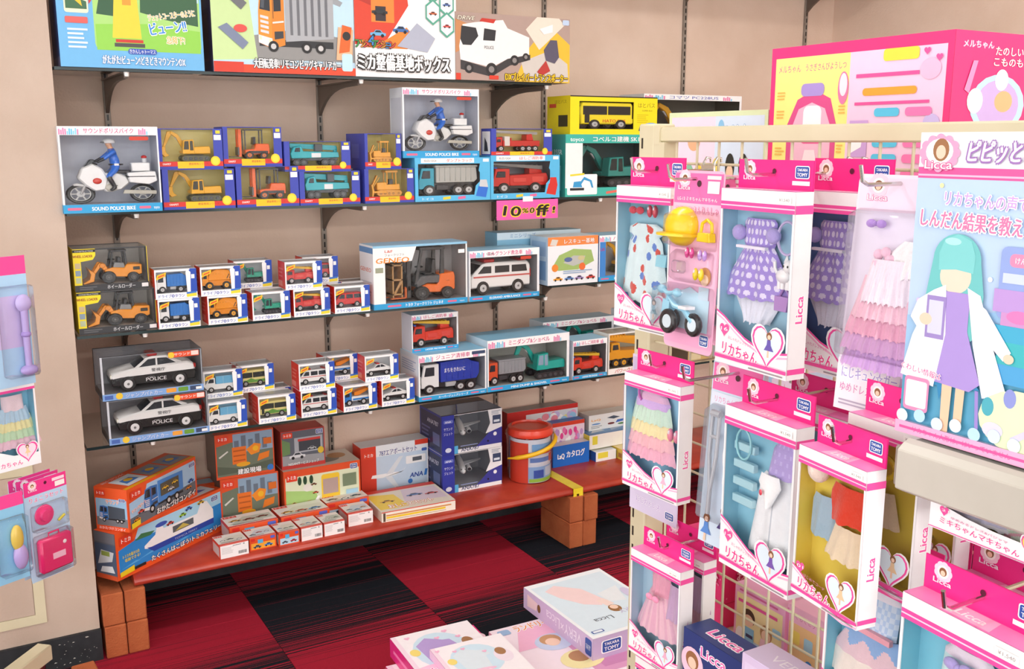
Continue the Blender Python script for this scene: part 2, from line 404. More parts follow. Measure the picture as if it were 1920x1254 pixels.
def t_van(c='d3261f', stripe=None, rooflight=None, glass=GL, hub='b9b9b9', h=.5, crest=None):
    t = Toy(); m = MB(); w = .2
    m.prism([(0, .1), (0, .24), (.05, .3), (.2, h - .02), (.28, h), (.95, h), (1, h - .06), (1, .1)], -w, w, c); t.p('body', m, .02)
    m = MB(); m.prism([(.12, .31), (.215, h - .05), (.34, h - .05), (.34, .31)], -w - .005, w + .005, glass); m.prism([(.4, .31), (.4, h - .05), (.64, h - .05), (.64, .31)], -w - .005, w + .005, glass)
    m.prism([(.68, .31), (.68, h - .05), (.92, h - .05), (.94, .31)], -w - .005, w + .005, glass)
    m.prism([(.045, .31), (.03, .31), (.175, h - .03), (.19, h - .03)], -w * .85, w * .85, glass); t.p('window', m, .003)
    m = MB(); m.box(-.012, .05, -w * .95, w * .95, .1, .16, 'd0d0d0'); m.box(-.008, .03, -w * .9, -w * .5, .21, .27, 'f4f1dc'); m.box(-.008, .03, w * .5, w * .9, .21, .27, 'f4f1dc'); m.box(.96, 1.008, -w * .95, -w * .7, .22, .34, 'c01818'); t.p('bumper', m, .004)
    if stripe: m = MB(); m.box(.05, .99, -w - .006, w + .006, .25, .272, stripe); t.p('stripe', m, 0)
    if rooflight: m = MB(); m.box(.25, .42, -w * .8, w * .8, h, h + .05, rooflight); m.box(.84, .95, -w * .8, w * .8, h, h + .03, rooflight); t.p('roof_light', m, .012)
    return t.wheels(((.2, .1), (.78, .1)), w * .88, .08, hub)
def t_bus(c='e3d58a', low='5f9a3a', glass='1e2420', stripe=None, txt=None):
    t = Toy(); m = MB(); w = .2
    m.prism([(0, .1), (0, .44), (.03, .56), (.97, .56), (1, .5), (1, .1)], -w, w, c); t.p('body', m, .02)
    m = MB(); m.box(.05, .5, -w - .005, w + .005, .3, .48, glass); m.box(.52, .95, -w - .005, w + .005, .3, .48, glass); m.box(-.006, .03, -w * .9, w * .9, .26, .5, glass); m.box(.08, .17, -w - .006, w + .006, .13, .46, glass); t.p('window', m, .003)
    m = MB(); m.box(.19, .995, -w - .004, w + .004, .13, .22, low); m.prism([(.3, .22), (.45, .28), (.6, .22)], -w - .006, w + .006, low); t.p('stripe', m, 0)
    return t.wheels(((.26, .1), (.76, .1)), w * .88, .08, 'a8a8a8')
def t_campertruck():
    t = Toy(); m = MB(); m.prism([(0, .1), (0, .26), (.06, .34), (.14, .5), (.34, .5), (.34, .28), (1, .28), (1, .1)], -.2, .2, 'f1f1ee'); m.prism([(.1, .33), (.16, .46), (.3, .46), (.3, .33)], -.206, .206, GL); t.p('cab', m)
    m = MB(); m.box(.37, .98, -.19, .19, .28, .52, '6fb7dd'); m.box(.6, .62, -.196, .196, .28, .525, 'a8d4ea'); m.box(.36, .99, -.2, .2, .52, .545, '8ec6e4'); t.p('cargo_cover', m)
    return t.wheels(((.2, .095), (.78, .095)), .175, .08)
def t_aerial():
    t = Toy(); m = MB(); cab(m, 0, .3, .14, .5, .19, '1f7ed0'); t.p('cab', m)
    m = MB(); m.prism([(.3, .16), (.3, .32), (1, .32), (1, .16)], -.19, .19, 'f2f2ef'); m.box(.34, .96, -.196, .196, .18, .25, '1f7ed0'); t.p('body', m)
    m = MB(); m.prism([(.42, .34), (.42, .46), (.94, .58), (.98, .5), (.6, .34)], -.14, .14, 'ef8a1c'); t.p('tipper', m)
    return t.wheels(((.2, .11), (.74, .11)), .17, .09, 'd8d8d8')
def t_sports(c='f5f5f3', low='1b1b1d'):
    t = Toy(); m = MB(); w = .21
    m.prism([(0, .12), (0, .2), (.08, .25), (.34, .29), (.9, .31), (1, .27), (1, .12)], -w, w, c); m.prism([(.32, .28), (.46, .4), (.66, .41), (.9, .3)], -w * .85, w * .85, c); t.p('body', m, .018)
    m = MB(); m.box(.12, .95, -w - .004, w + .004, .1, .19, low); m.prism([(.36, .29), (.47, .38), (.56, .385), (.56, .29)], -w * .87, w * .87, GL); m.prism([(.58, .29), (.58, .385), (.65, .385), (.78, .3)], -w * .87, w * .87, GL)
    m.box(.45, .56, -.13, .13, .4, .44, 'c92020'); t.p('trim', m, .003)
    return t.wheels(((.2, .1), (.79, .1)), w * .9, .08, 'd8d8d8')
def t_policecar():
    t = Toy(); w = .19; m = MB()
    m.prism([(0, .14), (0, .2), (.03, .235), (.28, .275), (.9, .3), (.985, .27), (1, .17)], -w, w, 'f3f3f1'); m.prism([(.27, .26), (.42, .38), (.5, .395), (.66, .39), (.86, .29)], -w * .86, w * .86, 'f3f3f1'); t.p('body', m, .02)
    m = MB(); m.prism([(.01, .07), (.0, .17), (.12, .185), (.98, .2), (1, .17), (.99, .07)], -w - .003, w + .003, '141518'); t.p('lower_body', m, .01)
    m = MB(); m.prism([(.33, .275), (.44, .365), (.53, .372), (.53, .275)], -w * .875, w * .875, GL); m.prism([(.55, .275), (.55, .372), (.66, .368), (.77, .295)], -w * .875, w * .875, GL)
    m.prism([(.275, .275), (.29, .27), (.43, .375), (.415, .375)], -w * .72, w * .72, GL); t.p('window', m, .003)
    m = MB(); m.box(.44, .56, -.13, .13, .395, .43, 'b01c20'); t.p('light_bar', m, .012)
    m = MB(); m.box(-.006, .02, -w * .9, -w * .55, .17, .21, 'f2f0e0'); m.box(.96, 1.005, -w * .95, -w * .6, .21, .26, 'b01818'); m.box(.42, .5, -w - .01, -w + .01, .15, .152, 'e8e8e8'); t.p('lamp', m, .003)
    t.side_text('POLICE', .52, .125, .058, 'f4f4f4', w + .004, .24); t.side_text('警視庁', .55, .235, .04, '40464c', w + .002, .16)
    return t.wheels(((.19, .092), (.8, .092)), w * .92, .07, 'e9e9e9')
def t_loader():
    t = Toy(); o = 'f39a1c'; m = MB()
    m.prism([(.38, .14), (.36, .28), (.5, .32), (.7, .3), (.74, .38), (1, .36), (1, .16), (.8, .1)], -.18, .18, o); m.box(.84, .97, -.186, .186, .24, .32, '34342e'); t.p('body', m, .012)
    m = MB(); m.prism([(.5, .28), (.54, .42), (.7, .4), (.72, .28)], -.14, .14, '8a8d8e'); m.prism([(.58, .36), (.6, .52), (.66, .52), (.64, .36)], -.1, .1, '232425'); m.box(.5, .64, -.1, .1, .36, .4, '232425'); t.p('seat', m)
    m = MB()
    for y in (-.16, .14):
        m.prism([(.44, .3), (.5, .66), (.53, .66), (.48, .3)], y, y + .025, '1d1e1f'); m.prism([(.72, .34), (.7, .66), (.735, .66), (.76, .34)], y, y + .025, '1d1e1f')
    m.box(.48, .75, -.17, .17, .64, .68, '1d1e1f'); m.tube([(.47, 0, .36), (.5, 0, .46)], .014, '222222'); m.tube([(.5 + .06 * math.cos(a), .06 * math.sin(a), .47) for a in [i * .7854 for i in range(8)]], .012, '222222', 6, True); t.p('roll_cage', m, .004)
    m = MB()
    for y in (-.13, .09): m.prism([(.42, .3), (.38, .4), (.28, .42), (.14, .18), (.19, .16), (.3, .33), (.38, .24)], y, y + .04, o)
    m.cyl((.33, -.15, .36), (.33, .15, .36), .05, .05, 'e88f16', 12); t.p('loader_arm', m)
    m = MB(); m.prism([(-.02, .02), (-.0, .0), (.17, .05), (.2, .22), (.08, .32), (.12, .2), (.1, .1)], -.22, .22, o); t.p('bucket', m)
    t.wheels(((.42, .125), (.84, .105)), .17, .1, '4a4a48'); return t
def t_geneo():
    t = Toy(); o = 'f0742a'; k = '3a3b3d'; m = MB()
    m.prism([(.42, .12), (.42, .2), (.56, .26), (.72, .24), (.76, .42), (.98, .44), (1, .36), (1, .14), (.9, .1)], -.17, .17, o); m.box(.84, .92, -.172, .172, .28, .31, '2b2b2b'); t.p('body', m, .02)
    m = MB(); m.prism([(.4, .2), (.38, .3), (.46, .4), (.76, .4), (.76, .26), (.56, .27)], -.165, .165, '57585a'); m.prism([(.64, .4), (.66, .66), (.72, .66), (.72, .4)], -.11, .11, '2c2d2f'); m.box(.54, .7, -.11, .11, .4, .44, '2c2d2f'); t.p('seat', m, .012)
    m = MB()
    for y in (-.16, .13):
        m.prism([(.36, .26), (.46, .84), (.5, .84), (.41, .26)], y, y + .03, k); m.prism([(.76, .4), (.78, .84), (.83, .84), (.83, .4)], y, y + .03, k)
    m.box(.45, .84, -.16, .16, .82, .87, k); m.tube([(.44, 0, .4), (.5, 0, .52)], .014, '222222'); m.tube([(.5 + .055 * math.cos(i * .7854), .055 * math.sin(i * .7854), .53) for i in range(8)], .012, '222222', 6, True); t.p('overhead_guard', m, .006)
    m = MB()
    for y in (-.13, .09): m.box(.26, .32, y, y + .04, .04, .86, '2e2f31')
    m.box(.27, .31, -.13, .13, .16, .24, '2e2f31'); m.box(.27, .31, -.13, .13, .78, .84, '2e2f31'); m.box(.255, .275, -.12, .12, .2, .46, '2e2f31'); t.p('mast', m, .004)
    m = MB()
    for y in (-.11, .06): m.box(.02, .28, y, y + .05, .03, .05, o); m.box(.24, .27, y, y + .05, .03, .22, o)
    t.p('fork', m, .004)
    m = MB()
    for z in (.1, .34, .58): m.box(.03, .19, -.14, .14, z, z + .03, 'b98a4e')
    for x in (.03, .165): m.box(x, x + .025, -.14, .14, .06, .62, 'b98a4e')
    m.prism([(.05, .14), (.08, .12), (.18, .32), (.15, .34)], -.145, -.13, 'b98a4e'); t.p('pallet', m, .003)
    return t.wheels(((.46, .115), (.86, .1)), .16, .1, '3a3a3a')
def t_forklift():
    t = Toy(); o = 'ef6a2c'; m = MB(); m.prism([(.36, .12), (.36, .26), (.5, .28), (.6, .28), (.64, .44), (.98, .44), (1, .34), (1, .14)], -.18, .18, o); m.box(.44, .96, -.186, .186, .14, .24, '34363a'); t.p('body', m, .015)
    m = MB()
    for y in (-.15, .12):
        m.box(.36, .39, y, y + .03, .24, .84, '4a4c50'); m.box(.8, .83, y, y + .03, .42, .84, '4a4c50')
    m.box(.36, .84, -.15, .15, .82, .86, '4a4c50'); m.prism([(.58, .42), (.6, .64), (.66, .64), (.66, .42)], -.1, .1, '2a2b2e'); t.p('overhead_guard', m, .004)
    m = MB()
    for y in (-.13, .08): m.box(.2, .28, y, y + .05, .06, .86, o)
    m.box(.0, .24, -.13, -.07, .05, .07, '5a5c60'); m.box(.0, .24, .06, .12, .05, .07, '5a5c60'); m.box(.18, .22, -.14, .14, .1, .34, '5a5c60'); t.p('mast', m, .004)
    return t.wheels(((.46, .11), (.84, .1)), .16, .1, 'd0743c')
def t_cranetruck(c='24b3bf'):
    t = Toy(); m = MB(); m.prism([(.02, .18), (.0, .3), (.06, .46), (.22, .5), (.26, .36), (.98, .34), (1, .2)], -.15, .15, c); m.prism([(.07, .34), (.1, .45), (.2, .46), (.2, .34)], -.156, .156, GL); t.p('body', m, .012)
    m = MB(); m.box(.03, .97, -.13, .13, .12, .2, '3a3c40'); m.box(.42, .62, -.156, .156, .2, .32, 'eef0f0'); t.p('chassis', m)
    m = MB(); m.prism([(.02, .44), (.02, .56), (.98, .5), (1, .4), (.9, .38)], -.05, .05, c); m.prism([(.92, .46), (1, .42), (.98, .2), (.94, .2)], -.04, .04, c); m.box(.5, .66, -.13, -.05, .36, .54, '40464c'); t.p('boom', m)
    return t.wheels(((.12, .085), (.26, .085), (.7, .085), (.84, .085)), .13, .08, '55585c')
def t_bulldozer():
    t = Toy(); o = 'f0a81e'; m = MB()
    for y in (-.2, .11):
        m.prism([(.3, .0), (.22, .06), (.24, .16), (.32, .2), (.9, .18), (.97, .1), (.93, .02), (.88, 0)], y, y + .09, 'd9951c')
        for x in (.34, .46, .58, .7, .86): m.cyl((x, y - .006, .08), (x, y + .096, .08), .04, .04, 'b47a18', 10)
    t.p('crawler_track', m)
    m = MB(); m.prism([(.26, .18), (.26, .4), (.52, .42), (.56, .34), (.92, .36), (.94, .18)], -.12, .12, o); t.p('body', m, .012)
    m = MB()
    for y in (-.13, .1):
        m.box(.54, .57, y, y + .03, .36, .72, o); m.box(.8, .83, y, y + .03, .34, .72, o)
    m.box(.5, .86, -.15, .15, .7, .76, o); m.box(.62, .74, -.09, .09, .34, .5, '2f2f2f'); t.p('canopy', m, .006)
    m = MB(); m.prism([(.06, .0), (.1, .0), (.13, .16), (.09, .34), (.04, .36), (.07, .16)], -.26, .26, o); m.prism([(.1, .1), (.5, .1), (.5, .15), (.1, .16)], -.23, -.2, o); m.cyl((.12, -.06, .2), (.36, -.06, .56), .018, .018, 'e0b050', 8); m.prism([(.1, .12), (.32, .6), (.28, .62), (.07, .16)], -.05, .05, o); t.p('blade', m)
    return t
def t_dump(cabc='1fa3bd', bed='b9bab4', w=.17):
    t = Toy(); m = MB(); cab(m, 0, .26, .12, .52, w, cabc); t.p('cab', m)
    m = MB(); m.prism([(.29, .24), (.29, .52), (.26, .56), (.98, .56), (1, .3), (.94, .24)], -w, w, bed)
    for i in range(7): m.box(.34 + i * .09, .355 + i * .09, -w - .008, w + .008, .27, .54, bed)
    m.box(.28, 1.0, -w - .012, w + .012, .53, .57, bed); t.p('tipper_bed', m)
    m = MB(); chassis(m, .04, .97, .1, .24, w * .75); m.box(.3, .5, -w * .95, w * .95, .1, .2, '3c3e42'); t.p('chassis', m)
    return t.wheels(((.17, .1), (.66, .1), (.84, .1)), w * .85)
def t_firelong():
    t = Toy(); c = 'cf2a22'; m = MB(); cab(m, 0, .16, .1, .34, .12, c, .02); t.p('cab', m)
    m = MB(); m.box(.17, .99, -.12, .12, .12, .26, c); m.box(.2, .32, -.126, .126, .13, .36, 'e6e3da'); m.box(.33, .36, -.126, .126, .13, .32, c); m.prism([(.7, .26), (.7, .4), (.82, .42), (.86, .26)], -.1, .1, c); t.p('body', m)
    m = MB()
    for y in (-.07, .05): m.prism([(.0, .44), (.0, .5), (.96, .46), (.96, .4)], y, y + .02, 'b9b9b6')
    for i in range(12): m.box(.04 + i * .075, .055 + i * .075, -.07, .07, .44, .46, 'b9b9b6')
    t.p('ladder', m, .002)
    return t.wheels(((.12, .07), (.6, .07), (.74, .07), (.88, .07)), .1, .06)
def t_crane(c='f2a81c'):
    t = Toy(); m = MB(); m.prism([(0, .18), (.0, .36), (.3, .38), (1, .34), (1, .18)], -.17, .17, c); m.prism([(.04, .36), (.06, .56), (.26, .56), (.28, .36)], -.17, .0, c); m.prism([(.08, .4), (.09, .52), (.22, .52), (.24, .4)], -.176, -.16, GL); t.p('body', m)
    m = MB(); m.prism([(.02, .62), (.04, .74), (.96, .62), (.98, .5), (.7, .46)], -.06, .06, c)
    for i in range(6): m.box(.1 + i * .07, .13 + i * .07, -.064, .064, .66, .72, 'd08c10')
    t.p('boom', m)
    m = MB(); m.box(.04, .97, -.14, .14, .1, .2, '3a3c40'); m.box(.9, .95, -.2, .2, .02, .3, c); t.p('outrigger', m)
    return t.wheels(((.16, .1), (.36, .1), (.62, .1), (.8, .1)), .15, .08, 'e8a81c')
def skin_figure(nodes, edges, colours):
    """one continuous body grown over a skeleton; each face takes the colour of the bone it lies nearest to"""
    me = bpy.data.meshes.new('figure'); me.from_pydata([n[:3] for n in nodes], edges, [])
    ob = bpy.data.objects.new('figure', me); C.objects.link(ob)
    sk = ob.modifiers.new('skin', 'SKIN'); su = ob.modifiers.new('subdivision', 'SUBSURF'); su.levels = 2; su.render_levels = 2
    for i, n in enumerate(nodes):
        d = me.skin_vertices[0].data[i]; d.radius = (n[3], n[3]); d.use_root = (i == 0)
    dg = bpy.context.evaluated_depsgraph_get(); ev = ob.evaluated_get(dg); out = bpy.data.meshes.new_from_object(ev)
    bpy.data.objects.remove(ob)
    at = out.color_attributes.new('Col', 'FLOAT_COLOR', 'CORNER')
    for p in out.polygons:
        best = None
        for k, (a, b) in enumerate(edges):
            A = Vector(nodes[a][:3]); B = Vector(nodes[b][:3]); t = max(0, min(1, (p.center - A).dot(B - A) / (B - A).length_squared))
            dd = (p.center - A.lerp(B, t)).length - (nodes[a][3] + (nodes[b][3] - nodes[a][3]) * t)
            if best is None or dd < best[0]: best = (dd, k)
        c = col(colours[best[1]])
        for li in p.loop_indices: at.data[li].color = c
    out.shade_smooth(); out.materials.clear(); return out
def t_bike():
    t = Toy(); w = 'f1f2f1'
    def wh(r):
        m = MB(); m.tube([(r * .86 * math.cos(2 * math.pi * i / 20), 0, r * .86 * math.sin(2 * math.pi * i / 20)) for i in range(20)], r * .16, '2a2a2b', 8, True)
        m.cyl((0, -.02, 0), (0, .02, 0), r * .3, r * .3, 'bfc0bf', 12); m.tube([(r * .7 * math.cos(2 * math.pi * i / 20), 0, r * .7 * math.sin(2 * math.pi * i / 20)) for i in range(20)], r * .06, 'c9cac9', 6, True)
        for i in range(6): m.cyl((0, 0, 0), (r * .7 * math.cos(i * 1.047), 0, r * .7 * math.sin(i * 1.047)), .012, .01, 'd6d6d2', 6)
        return m.mesh('wheel')
    t.p('wheel', wh(.16), loc=(.15, 0, .16)); t.p('wheel', wh(.15), loc=(.84, 0, .16))
    m = MB(); m.prism([(.2, .3), (.12, .42), (.17, .58), (.3, .66), (.4, .56), (.46, .4), (.42, .22), (.3, .2)], -.085, .085, w); m.prism([(.06, .3), (.1, .34), (.26, .3), (.26, .26)], -.05, .05, w); t.p('fairing', m, .025)
    m = MB(); m.prism([(.2, .6), (.27, .72), (.32, .72), (.31, .62)], -.06, .06, '2c3034'); t.p('windscreen', m, .01)
    m = MB(); m.prism([(.36, .26), (.4, .5), (.56, .5), (.66, .44), (.7, .34), (.6, .22), (.42, .18)], -.07, .07, 'e8e9e6'); m.cyl((.48, -.09, .26), (.48, .09, .26), .07, .07, 'c9c6b8', 12); m.prism([(.5, .3), (.56, .32), (.58, .24)], -.075, .075, '3a3c3e'); t.p('engine_body', m, .02)
    m = MB(); m.prism([(.44, .49), (.5, .55), (.72, .54), (.7, .48)], -.07, .07, '1f2021'); t.p('seat', m, .015)
    m = MB(); m.prism([(.68, .34), (.66, .5), (.98, .52), (1, .36), (.9, .3)], -.13, -.05, w); m.prism([(.68, .34), (.66, .5), (.98, .52), (1, .36), (.9, .3)], .05, .13, w); m.box(.66, .98, -.134, .134, .42, .45, '26282a'); m.box(.72, .93, -.08, .08, .52, .66, w); t.p('pannier', m, .012)
    m = MB(); m.cyl((.88, 0, .66), (.88, 0, .73), .03, .03, 'c9ccd0', 10); m.ball((.88, 0, .75), .035, .035, .03, 'c81e1e', 10, 6); m.ball((.33, -.09, .37), .05, .012, .05, 'd03a2a', 12, 6); t.p('lamp', m, 0)
    m = MB(); m.cyl((.15, -.04, .16), (.27, -.05, .5), .014, .018, 'c8c8c8', 8); m.cyl((.15, .04, .16), (.27, .05, .5), .014, .018, 'c8c8c8', 8); m.tube([(.33, -.14, .64), (.3, -.06, .66), (.3, .06, .66), (.33, .14, .64)], .013, '2a2a2a'); m.prism([(.6, .16), (.62, .22), (.98, .2), (.98, .14)], -.12, -.08, 'b9b6a8'); t.p('fork', m, .003)
    B, S, K, H = '2a6fd6', 'd9a27e', '26272a', 'e6e7e6'
    nodes = [(.56, 0, .58, .075), (.55, 0, .7, .08), (.52, 0, .84, .07), (.51, 0, .9, .035), (.49, 0, .96, .05), (.49, 0, 1.0, .045),
             (.52, -.11, .84, .042), (.42, -.13, .73, .034), (.33, -.13, .67, .026), (.52, .11, .84, .042), (.42, .13, .73, .034), (.33, .13, .67, .026),
             (.54, -.08, .55, .055), (.45, -.13, .44, .045), (.52, -.13, .26, .036), (.46, -.13, .21, .028), (.54, .08, .55, .055), (.45, .13, .44, .045), (.52, .13, .26, .036), (.46, .13, .21, .028)]
    edges = [(0, 1), (1, 2), (2, 3), (3, 4), (4, 5), (2, 6), (6, 7), (7, 8), (2, 9), (9, 10), (10, 11), (0, 12), (12, 13), (13, 14), (14, 15), (0, 16), (16, 17), (17, 18), (18, 19)]
    cs = [B, B, S, S, S, B, B, K, B, B, K, B, B, K, K, B, B, K, K]
    nodes = [(x, y * .9, zz, r * .82) for x, y, zz, r in nodes]; t.p('rider', skin_figure(nodes, edges, cs))
    m = MB(); m.ball((.5, 0, 1.0), .075, .066, .062, H, 14, 8, -20, 90); m.prism([(.43, .985), (.42, 1.0), (.4, .985)], -.05, .05, '303236'); m.box(.415, .44, -.045, .045, .985, 1.005, '2c3036'); t.p('helmet', m, 0)
    m = MB(); m.lathe([(.082, .62), (.084, .645)], '26272a', 16, (.56, 0, 0)); m.box(.53, .58, -.09, -.078, .615, .65, 'e8e8e8'); t.p('belt', m, 0)
    return t
def t_plane():
    t = Toy(); m = MB(); w = 'f2f4f7'
    prof = [(0, .005), (.02, .03), (.07, .055), (.16, .07), (.6, .07), (.8, .05), (1, .012)]
    vs, fs, n = [], [], 14
    for x, r in prof: vs += [(x, r * math.cos(2 * math.pi * i / n), .2 + (0.03 * max(0, x - .6) / .4) + r * math.sin(2 * math.pi * i / n)) for i in range(n)]
    for k in range(len(prof) - 1): fs += [(k * n + i, k * n + (i + 1) % n, (k + 1) * n + (i + 1) % n, (k + 1) * n + i) for i in range(n)]
    m.add(vs, fs, w); m.box(.06, .1, -.045, .045, .225, .245, '20242c'); t.p('fuselage', m, 0)
    m = MB(); m.prism([(.36, .0), (.56, 0), (.72, -.46), (.66, -.46)], .17, .185, 'e3e6ea', 'z'); m.prism([(.36, .0), (.56, 0), (.72, .46), (.66, .46)], .17, .185, 'e3e6ea', 'z'); m.prism([(.86, 0), (.96, 0), (1, -.18), (.97, -.18)], .23, .24, 'e3e6ea', 'z'); m.prism([(.86, 0), (.96, 0), (1, .18), (.97, .18)], .23, .24, 'e3e6ea', 'z'); t.p('wing', m, .003)
    m = MB(); m.prism([(.8, .25), (.92, .46), (1, .46), (.97, .24)], -.008, .008, '1f3f9a'); m.prism([(.2, .19), (.22, .205), (.82, .215), (.82, .195)], -.0715, .0715, '2a62b8'); t.p('tail_fin', m, .003)
    m = MB()
    for y in (-.17, .17): m.cyl((.33, y, .12), (.47, y, .13), .048, .04, w, 14); m.cyl((.325, y, .12), (.335, y, .12), .04, .04, '30343c', 12)
    t.p('engine', m, .004)
    return t
TOYS = dict(garbage=t_garbage, mixer=t_mixer, excavator=t_excavator, ladder=t_ladder, van=t_van, amb=lambda: t_van('f4f4f2', 'd04a40', 'c02020'), bus=t_bus, camper=t_campertruck, aerial=t_aerial, sports=t_sports,
            policecar=t_policecar, loader=t_loader, geneo=t_geneo, forklift=t_forklift, crane_teal=t_cranetruck, bulldozer=t_bulldozer, giga_dump=t_dump, giga_ladder=lambda: t_ladder('cf2a22', '8f8f8c'), firelong=t_firelong,
            yellow_exc=lambda: t_excavator('f0b21c', '40423c', None, '55563c', '3a3626'), big_amb=lambda: t_van('f6f6f4', 'd0605a', 'b3262a', '20242a', 'cfcfcf', .46), big_garbage=lambda: t_garbage('f4f4f4', '2440b0', 'まちをきれいに', 'ffffff', .19, ((.13, .09), (.66, .09), (.84, .09))),
            small_dump=lambda: t_dump('e2542a', '9a9da2', .2), teal_shovel=lambda: t_excavator('1fb5a8', '30343a', None, '2a2c30', '9ab0c8'), fire=lambda: t_ladder('e03a24', 'e8c030'), crane=t_crane, hato=lambda: t_bus('f4e021', 'f4e021', '1b1b1d'), dark_exc=lambda: t_excavator('2a8f86', '1c3436', None, '20282a', '1a2a2c'), bike=t_bike, plane=t_plane)
# ---------------------------------------------------------------- the room
YW = 3.36; SF = 2.95                     # back wall, front edge of the glass shelves
Z1, Z2, Z3, Z4, ZB = 1.694, 1.308, 0.967, 0.644, 0.229
def carpet():
    m, N, L, b = nt('carpet')
    tc = N.new('ShaderNodeTexCoord'); sp = N.new('ShaderNodeSeparateXYZ'); L.new(tc.outputs['Object'], sp.inputs[0])
    oi = N.new('ShaderNodeObjectInfo')
    cb = N.new('ShaderNodeCombineXYZ')
    def math_(op, a, bb, link=True):
        n = N.new('ShaderNodeMath'); n.operation = op
        L.new(a, n.inputs[0])
        if isinstance(bb, (int, float)): n.inputs[1].default_value = bb
        else: L.new(bb, n.inputs[1])
        return n.outputs[0]
    L.new(math_('MULTIPLY', sp.outputs[0], .8), cb.inputs[0]); L.new(math_('MULTIPLY', sp.outputs[1], 150.0), cb.inputs[1]); L.new(math_('MULTIPLY', oi.outputs['Random'], 40.0), cb.inputs[2])
    n1 = N.new('ShaderNodeTexNoise'); n1.inputs['Scale'].default_value = 1.0; n1.inputs['Detail'].default_value = 3.0; L.new(cb.outputs[0], n1.inputs['Vector'])
    n2 = N.new('ShaderNodeTexNoise'); n2.inputs['Scale'].default_value = 420; L.new(tc.outputs['Object'], n2.inputs['Vector'])
    v = math_('MULTIPLY', sp.outputs[1], 2.1)
    v = math_('ADD', v, math_('MULTIPLY', n1.outputs['Fac'], 1.9)); v = math_('ADD', v, math_('MULTIPLY', n2.outputs['Fac'], 0.45)); v = math_('ADD', v, -0.36)
    cr = N.new('ShaderNodeValToRGB'); e = cr.color_ramp.elements; e[0].position = 0.66; e[0].color = col('1d2027'); e[1].position = 0.98; e[1].color = col('a32236')
    L.new(v, cr.inputs[0]); L.new(cr.outputs[0], b.inputs['Base Color']); b.inputs['Roughness'].default_value = 0.95; b.inputs['Specular IOR Level'].default_value = 0.1
    bp = N.new('ShaderNodeBump'); bp.inputs['Strength'].default_value = 0.5; bp.inputs['Distance'].default_value = 0.003; L.new(n2.outputs['Fac'], bp.inputs['Height']); L.new(bp.outputs['Normal'], b.inputs['Normal'])
carpet()
m = MB(); m.box(-2.5, 4.2, -2.2, 3.6, -0.06, -0.006, '202228'); simple('subfloor', '202024', 0.9)
floor = struct('floor', m, 'subfloor')
tm = MB(); tm.box(-.2495, .2495, -.2495, .2495, -.006, 0, 'ffffff'); tme = tm.mesh('tile', bevel=0.0012, smooth=False); tme.materials.append(MT['carpet'])
for i in range(-4, 6):
    for j in range(-6, 1):
        put('tile', tme, None, floor, (1.025 + .5 * i, 3.24 + .5 * j, 0), (0, 0, 0 if (i + j) % 2 == 0 else math.pi))
m = MB(); m.box(-2.5, 3.75, YW, YW + .1, 0, 2.7, 'ffffff'); struct('wall_back', m, 'wallpaper')
m = MB(); m.box(3.62, 3.72, -2.2, YW, 0, 2.7, 'ffffff'); struct('wall_right', m, 'wallpaper')
m = MB(); m.box(-2.5, .298, SF, YW - .001, 0, 2.7, 'ffffff'); struct('wall_left', m, 'pillar_paint')
m = MB(); m.box(-2.5, 3.72, -4.0, 3.46, 2.7, 2.78, 'ffffff'); struct('ceiling', m, 'ceiling_board')
m = MB(); m.box(-2.5, .3, SF - .012, SF, 0, .095, 'ffffff'); bl = struct('baseboard_left', m, 'dark_skirting')
m = MB(); rg = random.Random(3)
for i in range(46):
    x = -.05 + .34 * rg.random() ** .7; z = .008 + .075 * rg.random(); s = .0012 + .004 * rg.random() ** 3
    m.add([(x, SF - .0126, z), (x + s * (1 + 2 * rg.random()), SF - .0126, z + s * .2), (x + s, SF - .0126, z + s)], [(0, 1, 2)], 'd8d4cc')
put('chipped_paint', m, 'card', bl)
m = MB(); m.box(.3, 3.62, YW - .012, YW, 0, .095, 'ffffff'); struct('baseboard_back', m, 'dark_skirting')
# access hatch in the pillar
hx = onY(88, 1160, SF).x; hz = onY(88, 1165, SF).z; ht = .62
m = MB(); m.box(-.5, hx, SF - .004, SF, hz, hz + .028, 'ffffff'); m.box(-.5, hx, SF - .004, SF, ht - .028, ht, 'ffffff'); m.box(hx - .028, hx, SF - .004, SF, hz + .028, ht - .028, 'ffffff')
dr = struct('door_1', m, 'cream_paint')
m = MB(); m.box(-.5, hx - .03, SF - .003, SF, hz + .03, ht - .03, 'ffffff'); put('hatch_panel', m, 'pillar_paint', dr)
# seams of the wall boards on the right wall, where paper sheets meet
m = MB()
for y in (2.35, 1.6): m.box(3.6185, 3.62, y, y + .002, 0, 2.7, 'b89a88')
struct('trim_1', m, 'metalpaint')

def standard(X, label):
    t = thing('shelf_standard', label, 'shelf rail', (X, YW, 0.0), group='slotted rails on the back wall')
    m = MB(); m.box(-.009, .009, -.010, 0, .24, 2.66, 'ffffff'); put('rail', m.mesh('rail', bevel=.001), 'standard_metal', t)
    m = MB(); z = .28
    while z < 2.62: m.box(-.0028, .0028, -.0106, -.0098, z, z + .018, '17120f'); z += .0285
    o = put('slot', m, 'metalpaint', t); o['kind'] = 'stuff'
for X, l in ((.485, 'slotted metal wall rail nearest the pillar, behind the police motorbike box'), (1.168, 'slotted metal wall rail in the middle of the left shelves'), (1.855, 'slotted metal wall rail at the end of the left glass shelves'),
             (2.070, 'slotted metal wall rail starting the right glass shelves'), (2.753, 'slotted metal wall rail above the yellow digger box'), (3.442, 'slotted metal wall rail next to the far corner')): standard(X, l)
simple('bracket_dark', '6e6259', 0.45, 0.3)
